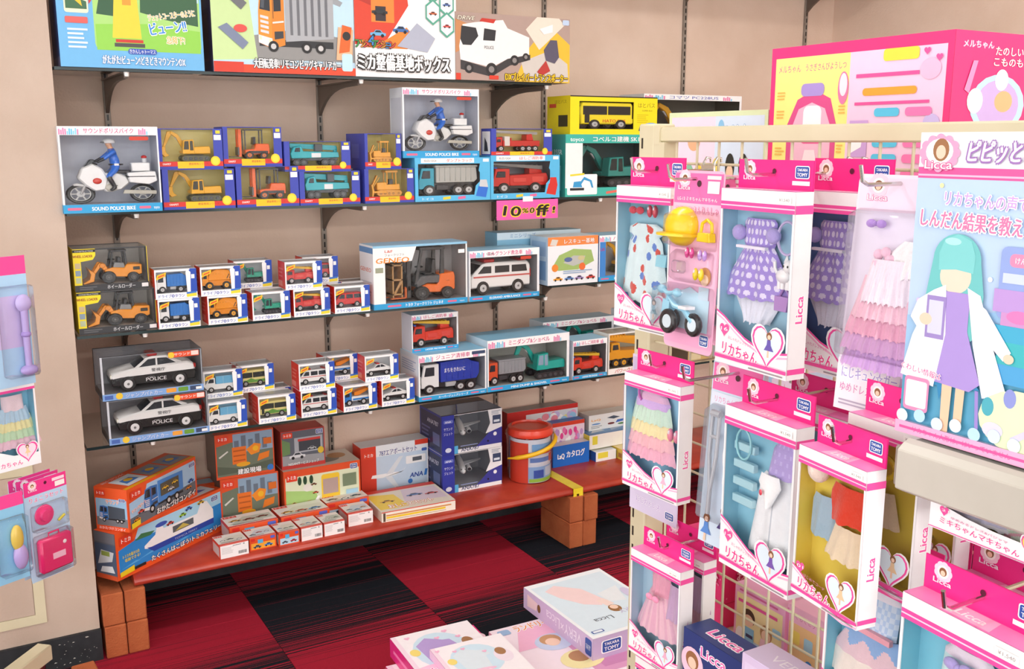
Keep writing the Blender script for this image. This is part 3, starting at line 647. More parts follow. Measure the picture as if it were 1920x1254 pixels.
def shelf(x0, x1, z, label, brackets, front=SF, name='glass_shelf', wood=False):
    t = thing(name, label, 'shelf', ((x0 + x1) / 2, (front + YW) / 2, z)); cx, cy = t.location.x, t.location.y
    m = MB(); m.box(x0 - cx, x1 - cx, front + .0015 - cy, YW - .012 - cy, -.008, 0, 'ffffff')
    if wood: put('board', m, 'bracket_dark', t)
    else:
        # only the two faces: light passes, the polished rim is a part of its own
        g = MB(); a, b, c_, d = x0 - cx, x1 - cx, front + .002 - cy, YW - .012 - cy
        g.add([(a, c_, 0), (b, c_, 0), (b, d, 0), (a, d, 0)], [(0, 1, 2, 3)], 'ffffff')
        put('pane', g.mesh('pane', smooth=False, recalc=False), 'shelf_glass', t)
        m = MB(); m.box(a, b, c_ - .002, c_, -.008, 0, 'ffffff'); m.box(b, b + .002, c_ - .002, d, -.008, 0, 'ffffff'); m.box(a - .002, a, c_ - .002, d, -.008, 0, 'ffffff'); put('polished_edge', m, 'glass_edge', t)
    for X in brackets:
        m = MB(); pts = [(YW - .011 - cy, -.012), (front + .03 - cy, -.012), (front + .03 - cy, -.024)]
        for k in range(1, 8): q = k / 7; pts.append((front + .03 + (YW - .011 - front - .03) * (q ** .55) - cy, -.024 - .085 * q ** 2.2))
        m.prism(pts, X - .005 - cx, X + .005 - cx, 'ffffff', 'x'); m.box(X - .012 - cx, X + .012 - cx, front + .03 - cy, YW - .012 - cy, -.0125, -.0085, 'ffffff'); put('bracket', m, 'bracket_dark', t)
        m = MB(); m.cyl((X - cx, front + .012 - cy, -.02), (X - cx, front + .012 - cy, -.0082), .006, .008, 'f4f2ee', 10); put('suction_pad', m, 'plastic', t)
    return t
LB = (.485, 1.168, 1.84); RB = (2.07, 2.753, 3.442)
shelf(.305, 1.85, Z1, 'top glass shelf on the left, carrying the large picture boxes', LB)
shelf(.305, 1.85, Z2, 'glass shelf holding the police motorbike and blue vehicle boxes', LB)
shelf(.305, 1.83, Z3, 'glass shelf holding the wheel loaders and the large forklift box', LB)
shelf(.305, 1.85, Z4, 'lowest glass shelf on the left, holding the police cars', LB)
shelf(1.87, 3.58, Z2, 'glass shelf on the right under the green excavator box', RB)
shelf(1.86, 3.58, .999, 'glass shelf on the right under the rescue playset box', RB)
shelf(1.87, 3.58, Z4, 'lowest glass shelf on the right under the yellow crane box', RB)
shelf(1.9, 3.58, 2.17, 'dark shelf high on the back wall above the pink playset box', RB, SF, 'wall_shelf', True)

# bench of a painted board on bricks
bt = thing('bench', 'low red painted wooden board laid on bricks as a display bench', 'bench', (1.6, 3.09, .2))
m = MB(); pr = [(SF + .004, .0), (SF - .006, .006), (SF - .008, .014), (SF - .004, .023), (SF + .006, .029), (YW - .02, .029), (YW - .02, 0)]
m.prism([(y - 3.09, z) for y, z in pr], .402 - 1.6, 3.5 - 1.6, 'ffffff', 'x'); put('board', m.mesh('board', bevel=.002), 'bench_paint', bt)
tx = onZ(1070, 905, ZB).x
m = MB(); a, b = tx - .03 - 1.6, tx + .012 - 1.6
m.box(a, b, SF - .012 - 3.09, 3.16 - 3.09, .0291, .0303, 'ffffff'); m.box(a, b, SF - .0125 - 3.09, SF - .0105 - 3.09, .008, .0303, 'ffffff'); m.box(a, a + .014, SF - .013 - 3.09, SF - .0105 - 3.09, -.006, .01, 'ffffff'); m.box(b - .017, b, SF - .013 - 3.09, SF - .0105 - 3.09, -.006, .01, 'ffffff')
put('yellow_tape', m, 'yellow_tape', bt, label='strip of yellow tape over the bench joint')
bk = MB(); bk.box(-.0295, .0295, -.105, .105, 0, .099, 'ffffff'); bkm = bk.mesh('brick', bevel=.003, smooth=False); bkm.materials.append(MT['brick_clay'])
def brick(x, y, z, rz, label, rot=None):
    o = bpy.data.objects.new('brick', bkm); C.objects.link(o); o.location = (x, y, z); o.rotation_euler = rot or (0, 0, R(rz)); tag(o, label, 'brick', 'bricks under the bench and on the floor')
bx = .339
brick(bx, 3.036, 0, 0, 'lower brick beside the pillar, under the left end of the bench')
brick(bx + .0605, 3.037, 0, .6, 'lower brick away from the pillar, under the left end of the bench')
brick(bx - .001, 3.039, .1, -.5, 'upper brick beside the pillar, under the ferry box corner')
brick(bx + .06, 3.041, .1, .4, 'upper brick carrying the left end of the bench')
rx = 1.963
brick(rx, 3.033, 0, 0, 'lower front brick, left one of the pair under the yellow tape'); brick(rx + .0595, 3.032, 0, 0, 'lower front brick, right one of the pair under the yellow tape')
brick(rx + .002, 3.036, .1, 0, 'upper front brick with chipped corner, left one under the yellow tape'); brick(rx + .062, 3.028, .1, .8, 'upper front brick, right one touching the yellow tape')
f1 = onZ(160, 1241, .099)
brick(f1.x, f1.y - .106, 0, 4, 'single orange brick lying on the carpet at the bottom edge')

# rack standing at the left edge
lr = thing('wire_rack', 'cream wire display rack at the left edge, mostly out of view', 'rack', (.15, 2.62, 0))
def bar(m, p, q, w, h, c='ffffff'):
    p = Vector(p); q = Vector(q); d = (q - p).normalized(); s = Vector((0, 0, 1)).cross(d).normalized() * w / 2; u = Vector((0, 0, h))
    m.add([p - s, p + s, q + s, q - s, p - s + u, p + s + u, q + s + u, q - s + u], [(0, 1, 2, 3), (4, 5, 6, 7), (0, 1, 5, 4), (1, 2, 6, 5), (2, 3, 7, 6), (3, 0, 4, 7)], c)
O = Vector((.15, 2.62, 0))
pp = onY(-75, 690, 2.62); m = MB(); m.box(pp.x - .012 - O.x, pp.x + .012 - O.x, -.015, .015, .08, 1.6, 'ffffff'); put('post', m, 'cream_paint', lr)
fa = onZ(84, 1206, .15) - O; fb = onZ(-40, 1300, .15) - O; m = MB(); bar(m, (fa.x, fa.y, .105), (fb.x, fb.y, .105), .045, .045); put('foot', m.mesh('foot', bevel=.004), 'cream_paint', lr)
m = MB(); ff = onZ(74, 1228, .1) - O; m.cyl((ff.x, ff.y, .0), (ff.x, ff.y, .11), .014, .014, 'ffffff'); put('adjuster_foot', m, 'chrome', lr)
m = MB(); gd = Vector((-.35, -.30, 0)).normalized()
for k in range(7): p = Vector((pp.x - O.x, 0, 0)) + gd * (.05 * k); m.cyl((p.x, p.y, .3), (p.x, p.y, 1.6), .002, .002, 'ffffff', 6)
for z in [.3 + .05 * i for i in range(27)]: a = Vector((pp.x - O.x, 0, z)); b = a + gd * .35; m.cyl(a, b, .002, .002, 'ffffff', 6)
put('wire_grid', m, 'cream_paint', lr)
# ---------------------------------------------------------------- boxes on the glass shelves
def span(x0, x1, y, Y): return onY(x0, y, Y).x, onY(x1, y, Y).x
def zat(x, y, Y): return onY(x, y, Y).z
def wbox(label, X0, X1, Y, z, h, d, win, outer, inner, toy=None, side=None, topc=None, topwin=None, leftwin=False, prn=None, prl=None, prt=None, name='toy_box', rz=0.0, group=None, cat='toy box', toyz=None):
    w = X1 - X0; c, s = math.cos(rz), math.sin(rz)
    t = thing(name, label, cat, ((X0 + X1) / 2 - s * d / 2 * 0, Y + d / 2, z), rz, group)
    put('carton', window_carton(w, h, d, win, outer, inner, side, topc, topwin, leftwin), 'card', t)
    u0, v0, u1, v1 = win
    if v0 > .02: m = MB(); m.box(-w / 2 + .003, w / 2 - .003, -d / 2 + .003, d / 2 - .003, .002, max(.004, v0 * h - .001), inner); put('tray', m, 'card', t)
    put('window', window_film(w, h, d, win, topwin, leftwin), 'film', t)
    if toy:
        for kind, tn, L, fx, trz in (toy if isinstance(toy, list) else [toy]):
            a = R(trz); hw, ht, ln = toy_size(kind); L2 = min(L * w, (d - .012) / (2 * hw)); av = (v1 - v0) * h * .97 - .002; L2 = min(L2, av / ht / .68)
            p = Vector((-.5 * L2, 0, 0)); p = Vector((p.x * math.cos(a), p.x * math.sin(a), 0)); yy = -d / 2 + hw * L2 + .007
            place_toy(kind, tn, t, (-w / 2 + fx * w + p.x, p.y + yy, max(.004, v0 * h)), L2, a, zmax=av)
    for f, fn, nm in ((front, prn, 'front_print'), (left, prl, 'side_print'), (top, prt, 'top_print')):
        if fn:
            pr = f(w, h, d)
            if f is left: pr.rect(.01, .01, .99, .99, side or outer)
            fn(pr); pr.end(t, nm)
    return t
def sbox(label, X0, X1, Y, z, h, d, fc, sc_=None, tc=None, prn=None, prl=None, prt=None, name='toy_box', rz=0.0, group=None, cat='toy box', loc=None, rot=None):
    w = X1 - X0
    t = thing(name, label, cat, loc or ((X0 + X1) / 2, Y + d / 2, z), rz, group, rot)
    put('carton', solid_carton(w, h, d, fc, sc_, tc), 'card', t)
    for f, fn, nm in ((front, prn, 'front_print'), (left, prl, 'side_print'), (top, prt, 'top_print')):
        if fn:
            pr = f(w, h, d); pr.rect(.006, .006, .994, .994, {front: fc, left: sc_ or fc, top: tc or sc_ or fc}[f]); fn(pr); pr.end(t, nm)
    return t

# --- printed pictures
def pic_truck(p, u0, v0, u1, v1, cabc, bodyc, wheels=(.2, .62, .8), boxh=.9, slats=True, flip=False):
    W, H = u1 - u0, v1 - v0
    def q(x, y): return (u0 + (1 - x if flip else x) * W, v0 + y * H)
    def pl(pts, c): p.poly([q(*a) for a in (pts[::-1] if flip else pts)], c)
    pl([(.03, .18), (.97, .18), (.97, .26), (.03, .26)], '2c2e32')
    pl([(.36, .24), (.98, .3), (.98, boxh - .05), (.36, boxh)], bodyc)
    if slats:
        for k in range(6): x = .42 + k * .09; pl([(x, .32), (x + .035, .32), (x + .035, boxh - .1), (x, boxh - .08)], '6d7076')
    pl([(.02, .22), (.19, .15), (.35, .2), (.35, .86), (.19, .9), (.06, .87), (.03, .58)], cabc)
    pl([(.19, .15), (.35, .2), (.35, .86), (.19, .9)], tuple(x * .82 for x in col(cabc)[:3]) + (1,))
    pl([(.045, .6), (.175, .58), (.175, .84), (.075, .83)], '262c34'); pl([(.06, .62), (.1, .61), (.12, .8), (.08, .81)], '4a525c'); pl([(.22, .58), (.31, .59), (.31, .8), (.22, .82)], '262c34'); pl([(.205, .5), (.215, .5), (.215, .86), (.205, .86)], '8a5a2a')
    for k in range(4): y = .34 + k * .055; pl([(.05, y), (.15, y - .02), (.15, y + .012), (.05, y + .03)], 'd8dade')
    pl([(.02, .22), (.19, .16), (.19, .27), (.02, .31)], 'e4e6e8'); pl([(.03, .26), (.06, .25), (.06, .29), (.03, .3)], 'f6f0c0'); pl([(.15, .22), (.18, .21), (.18, .26), (.15, .27)], 'f6f0c0'); pl([(.22, .26), (.33, .28), (.33, .36), (.22, .35)], '3a3c40'); pl([(.2, .44), (.34, .46), (.34, .48), (.2, .46)], 'e8e4dc')
    for x in wheels:
        c = q(x, .18); p.ell(c[0], c[1], .065 * W, .065 * W * p.w / p.h, '1c1c1e'); p.ell(c[0], c[1], .034 * W, .034 * W * p.w / p.h, 'c8c8c8')
def pic_car(p, cx, cy, L, c, wnd='283038'):
    H = L * p.w / p.h * .36
    p.poly([(cx - L / 2, cy), (cx + L / 2, cy), (cx + L / 2, cy + H * .4), (cx + L * .3, cy + H * .5), (cx + L * .16, cy + H * .9), (cx - L * .15, cy + H * .9), (cx - L * .28, cy + H * .5), (cx - L / 2, cy + H * .4)], c)
    p.poly([(cx + L * .24, cy + H * .5), (cx + L * .13, cy + H * .82), (cx - L * .12, cy + H * .82), (cx - L * .22, cy + H * .5)], wnd)
    for s in (-.28, .28): p.ell(cx + s * L, cy, L * .1, L * .1 * p.w / p.h, '1e1e20', 10)
def badge(p, u, v, w, h, txt='トミカ'):
    p.rrect(u, v, u + w, v + h, h * .12, 'e0442a'); p.text(txt, u + w / 2, v + h / 2, h * .5, 'ffffff', width=w * .7, bold=.03)
def maker(p, u, v, w, h):
    p.rrect(u, v, u + w, v + h, h * .18, 'ffffff'); p.rrect(u + w * .05, v + h * .07, u + w * .95, v + h * .93, h * .15, '2a4f9e')
    p.text('TAKARA', u + w / 2, v + h * .7, h * .28, 'ffffff', width=w * .72, bold=.03); p.text('TOMY', u + w / 2, v + h * .33, h * .36, 'ffffff', width=w * .72, bold=.03)

# --- top shelf
X0, X1 = span(108, 378, 60, SF)
def pf(p):
    p.rect(0, 0, 1, 1, '6db4e4'); p.rrect(.24, .14, .985, .99, .05, 'a8d87a'); p.rect(.245, .55, .98, .985, 'bfe0f2')
    p.poly([(.26, .42), (.33, .78), (.4, .9), (.46, .62), (.46, .4)], '2f5a3c'); p.poly([(.56, .45), (.58, .85), (.7, .98), (.9, .95), (.97, .6), (.97, .36), (.74, .4)], '35603f'); p.poly([(.62, .74), (.92, .78), (.94, .82), (.62, .8)], '8a5236')
    p.poly([(.25, .14), (.98, .14), (.98, .32), (.6, .36), (.25, .34)], '8fcf4e'); p.poly([(.36, .24), (.56, .24), (.52, .99), (.42, .99)], 'f2cf3a'); p.poly([(.44, .5), (.5, .5), (.5, .99), (.45, .99)], 'ee9a34')
    p.poly([(.3, .75), (.38, .6), (.42, .62), (.34, .8)], 'a87a5e'); p.rect(.37, .17, .58, .2, '4a4a48'); p.rect(.38, .205, .57, .23, 'c8352a')
    for k, v in ((0, .42), (1, .72)): p.rrect(.05, v, .21, v + .24, .02, 'f4ecc8'); p.poly([(.06, v + .03), (.2, v + .03), (.2, v + .09), (.12, v + .12), (.06, v + .1)], '3c6a48'); p.poly([(.1, v + .12), (.15, v + .19), (.17, v + .05)], 'e8c22e')
    p.poly([(.215, .49), (.245, .54), (.215, .59)], 'd43a34'); p.poly([(.16, .68), (.2, .68), (.18, .645)], 'd43a34'); p.rrect(.05, .34, .2, .39, .01, 'd8605a'); p.lines(.06, .14, .2, .31, 5, 'd8ecfa')
    p.text('ジェットコースターのように', .78, .44, .055, 'f2b020', 'ffffff', .03, .34, rot=9); p.text('ビューン!!', .75, .34, .1, '2f86d6', 'ffffff', .05, .26, rot=9); p.text('急降下!', .8, .24, .06, 'f2b020', 'ffffff', .03, .13)
    p.rrect(.46, .115, .66, .16, .02, '3a5ab4'); p.text('きかんしゃトーマス', .56, .138, .035, 'ffffff', width=.18); p.text('がたがた!ビューン!どきどきマウンテンDX', .57, .065, .07, 'ffffff', '3a78b8', .03, .58, ow=.03)
def pl_(p): p.rect(0, 0, 1, 1, '31477e'); p.rect(0, 0, 1, .08, '6a6f96')
sbox('large sky-blue playset box with a yellow slide picture, first on the top shelf', X0, X1, SF - .01, Z1, .33, .16, '6db4e4', '31477e', prn=pf, prl=pl_)
X0, X1 = span(395, 661, 60, SF)
def pf(p):
    p.rect(0, 0, 1, 1, 'bfe0f4'); p.poly([(.14, .12), (1, .12), (1, .32), (.6, .4), (.16, .3)], '8f8f8e'); p.poly([(0, .1), (.3, .12), (.24, .82), (.1, .95), (0, .9)], 'c6e0a0')
    p.poly([(.26, .88), (.9, .62), (.92, .66), (.5, .92), (.3, .97)], '9aa0a6'); p.poly([(0, .86), (.08, .78), (.16, .97), (.14, 1), (0, 1)], 'dd4a2c'); p.text('TOMICA', .06, .93, .05, 'ffffff', bold=.02, width=.09)
    pic_truck(p, .3, .1, .86, .86, 'ef9330', 'a9adb2')
    for v, c in ((.62, '6c6f74'), (.28, '7a86a0')):
        p.poly([(.04, v + .1), (.1, v + .14), (.24, v - .02), (.2, v - .08)], c); p.ell(.19, v + .1, .045, .035, 'e0524a')
    p.poly([(.86, .14), (.98, .14), (.99, .42), (.88, .44)], 'e8b48c'); p.poly([(.88, .2), (.96, .22), (.98, .44), (.91, .46)], 'd8662a'); p.circ(.94, .36, .04, '2c2c2c')
    maker(p, .87, .8, .1, .13); p.text('リモコン操作で', .78, .9, .05, 'e0483c', 'ffffff', .02, .14, rot=-8); p.text('走行!発射!', .78, .82, .06, 'e0483c', 'ffffff', .03, .14, rot=-6)
    p.rect(0, 0, 1, .07, 'dd4a2c'); p.rect(0, 0, .2, .09, 'd23c2a'); p.text('大回転発車!リモコンビッグキャリアカー', .58, .085, .085, 'ffffff', '2a2422', .04, .62, ow=.06); p.rrect(.9, .04, .98, .2, .02, 'bfe2f2')
def pl_(p): p.rect(0, 0, 1, 1, '3a3550'); p.rect(.2, .1, .8, .5, '5a4a52'); p.rect(.2, .55, .8, .9, '464e6e')
sbox('picture box with an orange car-carrier truck on the top shelf', X0, X1, SF - .012, Z1, .32, .2, 'bfe0f4', '3a3550', prn=pf, prl=pl_)
X0, X1 = span(662, 852, 60, SF)
def pf(p):
    p.rect(0, 0, 1, 1, 'f6f7f7'); p.poly([(0, .26), (.3, .3), (.52, .6), (.46, 1), (0, 1)], 'd8452f'); p.poly([(.0, .3), (.28, .3), (.5, .42), (.62, .3), (.5, .24), (.1, .24)], 'ef8a34')
    p.poly([(.04, .62), (.22, .56), (.3, .78), (.1, .84)], 'b8352a'); p.rect(.16, .45, .38, .66, 'e8893a'); p.rect(.2, .46, .3, .58, '3a3036'); p.poly([(.1, .86), (.4, .84), (.4, .98), (.12, .98)], 'e07a34')
    for x, y, c in ((.2, .9, '4a6fc0'), (.36, .86, 'b8c04a'), (.4, .7, 'f0f0f0'), (.22, .34, '6fb4e0'), (.44, .38, '3f6fb0'), (.24, .52, '30343a'), (.05, .75, 'e8e8ea')): pic_car(p, x, y, .15, c)
    p.poly([(.48, .66), (.6, .66), (.62, .96), (.5, .98)], '4d8fe0'); p.poly([(.6, .88), (.72, 1), (.84, 1), (.66, .8)], 'e8bfa4'); p.poly([(.4, .26), (.7, .22), (.78, .34), (.6, .46)], 'aeb4c6'); p.poly([(.76, .88), (.98, .88), (.99, .98), (.8, 1), (.74, .95)], 'd04a3c')
    for x, y, c in ((.76, .74, 'c0504a'), (.9, .64, '5c78b8'), (.76, .56, 'c8643a'), (.9, .46, 'd8504a')): p.poly([(x + .085 * math.cos(R(a)), y + .11 * math.sin(R(a))) for a in range(30, 390, 60)], '58a890'); p.poly([(x + .07 * math.cos(R(a)), y + .09 * math.sin(R(a))) for a in range(30, 390, 60)], 'dfe8ee'); pic_car(p, x, y - .02, .08, c)
    for k, (ch, c) in enumerate(zip('アツメ4アクション!', ('3aa84a', 'e8962a', 'e0483c', '3a8ad0', '3aa84a', 'e0483c', 'e8962a', '3a8ad0', 'e0483c'))): p.text(ch, .03 + k * .04, .27 + (.03 if ch == '4' else 0), .07 if ch != '4' else .1, c, '2c2c2c', .03)
    p.text('ミカ整備基地ボックス', .47, .12, .13, 'ffffff', '26221f', .06, .9, ow=.08)
sbox('red-and-white garage playset box with many small cars pictured, top shelf', X0, X1, SF - .012, Z1, .36, .2, 'f6f7f7', 'd8d2cc', prn=pf)
X0, X1 = span(854, 1068, 90, SF - .015); hh = zat(950, 28, SF - .015) - Z1
def pf(p):
    p.rect(0, 0, 1, 1, 'b0988e'); p.poly([(.0, .4), (.3, .7), (.0, .9)], 'c88a5a'); p.poly([(.5, 0), (1, 0), (1, .6), (.8, .9), (.62, .5)], 'e8bc3a'); p.poly([(.56, .3), (.82, .5), (.98, .3), (.99, .02), (.6, .02)], 'cfc8c0'); p.poly([(.6, .8), (.72, .5), (.95, .9), (.9, 1), (.7, 1)], 'e8dccc')
    p.poly([(.03, .5), (.06, .82), (.16, .86), (.4, .92), (.44, .8), (.63, .68), (.63, .42), (.44, .34), (.3, .2), (.04, .3)], 'eeeeec'); p.poly([(.04, .6), (.05, .8), (.17, .78), (.19, .66), (.13, .52), (.06, .52)], '2f3034'); p.poly([(.23, .6), (.33, .6), (.34, .76), (.24, .78)], '2f3034')
    p.poly([(.04, .3), (.3, .18), (.44, .34), (.64, .42), (.64, .34), (.46, .24), (.3, .06), (.04, .16)], '3c3a3c'); p.poly([(.2, .88), (.32, .86), (.34, .92), (.22, .93)], 'c8392c')
    for x, y, r in ((.11, .18, .08), (.3, .17, .1), (.5, .32, .08), (.6, .38, .06)): p.circ(x, y, r, '2a2a2c'); p.circ(x, y, r * .5, '8a8684')
    p.text('POLICE', .28, .5, .06, '50505a', width=.08); p.text('DRIVE', .09, .92, .08, 'f0e6d4', '5a4636', .03, .14, shear=.3)
    p.poly([(.76, .5), (.82, .66), (.88, .66), (.9, .4), (.86, .3), (.78, .34)], '5a5568'); p.poly([(.7, .16), (.78, .34), (.82, .18), (.74, .1)], 'b83a34'); p.poly([(.72, .82), (.84, .9), (.84, .78), (.76, .74)], 'f0f0f0')
    p.text('DXブレイバートランスポーター', .7, .07, .12, 'f2c81c', '4a3410', .06, .56, ow=.07); p.rect(.0, 0, .04, .1, 'd8402c'); p.rrect(.28, .02, .36, .08, .01, 'd8402c'); p.rrect(.93, .9, .99, .98, .02, 'bcd0ea')
sbox('wide picture box with a white police transporter truck, last on the top shelf', X0, X1, SF - .015, Z1, hh, .1, 'b0988e', '8a7a70', 'd8d0c8', prn=pf)

# --- second shelf
def toyband(p, title, en, tcol='c83a7a', city=True, bcol='2f9fd6', vt=.9):
    p.rect(0, vt, 1, 1, 'f6f7f8'); p.rect(0, .05, .014, .95, 'f2f4f6'); p.rect(.986, .05, 1, .95, 'f2f4f6')
    if city:
        for a, b in ((.01, .2), (.8, .9)):
            x = a; rg = random.Random(5)
            while x < b: hgt = .04 + .04 * rg.random(); p.rect(x, vt + .005, x + .016, vt + .005 + hgt * (1 - vt) / .1, ('6fc4e4', '8fd0ea', 'e48ab4')[rg.randrange(3)]); p.k -= 1; x += .02
        p.k += 1
    p.text(title, .5, (1 + vt) / 2, (1 - vt) * .62, tcol, 'ffffff', .03, .5)
    p.rect(0, 0, 1, .1, bcol)
    if en: p.text(en, .5, .05, .055, 'ffffff', width=.44, bold=.03)
    p.rrect(.04, .035, .18, .065, .01, 'e06a8c'); p.rrect(.76, .035, .88, .065, .01, 'e06a8c'); p.text('toyco', .94, .05, .045, 'ffffff', width=.06)
def mc_box(label, X0, X1, Y, z, h, d):
    def pf(p): toyband(p, 'サウンドポリスバイク', 'SOUND POLICE BIKE', vt=.9); p.rrect(.7, .84, .9, .885, .02, 'c8402e'); p.rect(.9, .92, .99, .985, 'ffffff')
    wbox(label, X0, X1, Y, z, h, d, (.02, .1, .985, .9), 'f2f3f5', 'c6cad6', ('bike', 'toy_motorcycle', .92, .52, 0), side='dfe3ea', topc='9fcfe6', prn=pf, prl=lambda p: (p.rect(.1, .1, .9, .86, 'c8ccd8'), p.rect(0, 0, 1, .1, '2f9fd6')))
X0, X1 = span(113, 300, 320, SF - .02); mc_box('police motorbike window box standing on the glass shelf beside the pillar', X0, X1, SF - .02, Z2, zat(200, 237, SF - .02) - Z2, .12)

def blue_box(label, X0, X1, Y, z, h, d, toy, rz=0.0, name='toy_box', left_=None):
    def pf(p):
        p.rect(0, .0, 1, .07, '3a45a8'); p.rect(0, .07, 1, .19, 'd2352e'); p.rect(.3, .02, .7, .19, 'f2c21e'); p.text('建設車両シリーズ', .62, .13, .06, 'b03028', width=.3, bold=.02); p.text('DIAPET', .14, .13, .06, 'ffffff', width=.12, bold=.02)
        p.circ(.88, .2, .12, 'f0cf2a'); p.circ(.88, .2, .085, 'f6dc4a'); p.rect(.87, .72, .98, .85, 'f6f6f4'); p.rect(.9, .88, .97, .96, 'e8d23a')
    wbox(label, X0, X1, Y, z, h, d, (.08, .19, .86, .985), '3d49ae', 'e4d68c', toy, side='3d49ae', topc='3d49ae', topwin=(.12, .9), prn=pf, prl=left_ or (lambda p: p.rect(.3, .3, .7, .7, '5a66c4')), rz=rz, group='blue window boxes of construction vehicles')
def bb(x0, x1, yb, yt, Y, z, label, toy, rz=0.0, d=.1):
    X0, X1 = span(x0, x1, (yt + yb) / 2, Y); h = zat((x0 + x1) / 2, yt, Y) - zat((x0 + x1) / 2, yb, Y); blue_box(label, X0, X1, Y, z, h, d, toy, rz); return z + h
E_ = ('yellow_exc', 'toy_excavator', .72, .47, 0); F_ = ('forklift', 'toy_forklift', .66, .48, 0); K_ = ('crane_teal', 'toy_crane_truck', .74, .48, 0); B_ = ('bulldozer', 'toy_bulldozer', .7, .47, 0)
z = bb(305, 440, 386, 311, SF, Z2, 'lower blue box with a yellow toy excavator, next to the police motorbike', E_); bb(293, 417, 311, 235, SF + .005, z, 'upper blue box with a yellow toy excavator, next to the police motorbike', E_)
z = bb(443, 560, 384, 308, SF + .002, Z2, 'lower blue box with an orange toy forklift', F_); bb(418, 528, 306, 232, SF + .01, z, 'upper blue box with an orange toy forklift', F_)
z = bb(562, 675, 382, 319, SF, Z2, 'lower blue box with a teal toy crane truck', K_); bb(533, 657, 318, 262, SF + .006, z, 'upper blue box with a teal toy crane truck', K_)
z = bb(684, 776, 381, 317, SF - .002, Z2, 'lower blue box with a yellow toy bulldozer', B_); bb(684, 752, 317, 251, SF + .004, z, 'upper blue box with a yellow toy bulldozer', B_, 0, .16)
def giga(x0, x1, label, toy, title, ac, Y=SF - .004):
    X0, X1 = span(x0, x1, 332, Y); h = zat((x0 + x1) / 2, 292, Y) - zat((x0 + x1) / 2, 373, Y)
    def pf(p):
        p.rect(0, .86, 1, 1, '58b8e4'); p.rect(.08, .88, .78, .99, 'f6f7f6'); p.text(title, .58, .935, .075, 'd84a5a', 'ffffff', .03, .34); p.text('ISUZU GIGA', .2, .935, .06, '404850', width=.16); p.rect(0, 0, .04, .86, '58b8e4'); p.rect(0, 0, 1, .13, '58b8e4')
        p.poly([(.78, .13), (1, .13), (1, .86), (.86, .86), (.84, .7), (.9, .52), (.8, .34)], '58b8e4'); p.poly([(.8, .1), (.94, .06), (.97, .3), (.84, .34)], ac); p.poly([(.85, .32), (.97, .3), (.95, .48), (.86, .48)], 'c8ccd0' if ac != 'd0322c' else 'd0322c'); p.rect(.9, .9, .98, .97, 'f4f4f4')
        p.text('トイコ', .16, .06, .06, 'ffffff', width=.14); p.poly([(.36, .03), (.46, .05), (.46, .11), (.36, .09)], 'f2d23a'); p.poly([(.56, .03), (.66, .05), (.66, .11), (.56, .09)], 'e86a9a')
    wbox(label, X0, X1, Y, Z2, h, .11, (.04, .13, .86, .86), '58b8e4', 'b0b2b8', toy, side='4aa0cc', topc='58b8e4', prn=pf); return X0, X1, Z2 + h
gx0, gx1, gz = giga(778, 919, 'light-blue box with a teal-cab toy dump truck under the upper motorbike', ('giga_dump', 'toy_dump_truck', .78, .46, 0), 'ダンプトラック', '2f6fd0')
giga(920, 1049, 'light-blue box with a red toy ladder truck beside the dump truck', ('giga_ladder', 'toy_ladder_truck', .8, .46, 0), 'はしご消防車', 'd0322c')
X0, X1 = span(755, 898, 225, SF); mc_box('police motorbike window box stacked on the dump truck box', X0, X1, SF, gz, zat(830, 160, SF) - zat(830, 290, SF), .1)
X0, X1 = span(921, 1035, 262, SF); hh = zat(970, 236, SF) - zat(970, 289, SF)
blue_box('blue box with a long red toy fire engine, stacked on the ladder truck box', X0, X1, SF, gz + .0005, hh, .07, ('firelong', 'toy_fire_engine', .74, .46, 0), left_=lambda p: (p.rect(.1, .1, .9, .9, 'f0f0f2'), p.poly([(.3, .2), (.7, .2), (.6, .5), (.35, .7)], '303440')))
# right-hand shelf, same level
X0, X1 = span(1060, 1230, 310, SF); h = zat(1140, 252, SF) - Z2
def pf(p):
    p.rect(0, .86, 1, 1, '3fb3a4'); p.text('toyco', .12, .925, .08, 'ffffff', width=.14, bold=.03); p.text('コベルコ建機 SK135SR', .62, .925, .085, 'ffffff', '2a7a70', .03, .66, ow=.03); p.rect(0, .06, .18, .86, 'e8efee'); p.rect(.0, 0, 1, .14, '3fb3a4'); p.rrect(.02, .03, .34, .36, .02, 'f4f6f6')
    p.poly([(.05, .1), (.2, .1), (.2, .14), (.05, .14)], '24282c'); p.poly([(.08, .15), (.18, .15), (.16, .25), (.09, .24)], '3a9ad0'); p.poly([(.14, .2), (.2, .32), (.28, .26), (.3, .14), (.28, .14), (.26, .24), (.2, .27), (.17, .2)], '3a9ad0'); p.poly([(.44, .03), (.64, .07), (.64, .11), (.44, .07)], 'e86a5a'); p.poly([(.05, .33), (.2, .35), (.2, .38), (.05, .36)], 'e8d83a')
wbox('green box with a dark teal toy excavator behind the gondola post', X0, X1, SF, Z2, h, .14, (.18, .14, .96, .86), '3fb3a4', '2c4a4c', ('dark_exc', 'toy_excavator', .72, .56, 0), side='3a9a8e', topc='3fb3a4', prn=pf, prl=lambda p: (p.text('SK135SR', .5, .72, .1, 'e8f4f2', width=.7), p.rect(.2, .1, .8, .5, '8fd0c6')))
gz2 = Z2 + h; X0, X1 = span(1069, 1232, 215, SF + .004); h = zat(1130, 180, SF) - zat(1130, 252, SF)
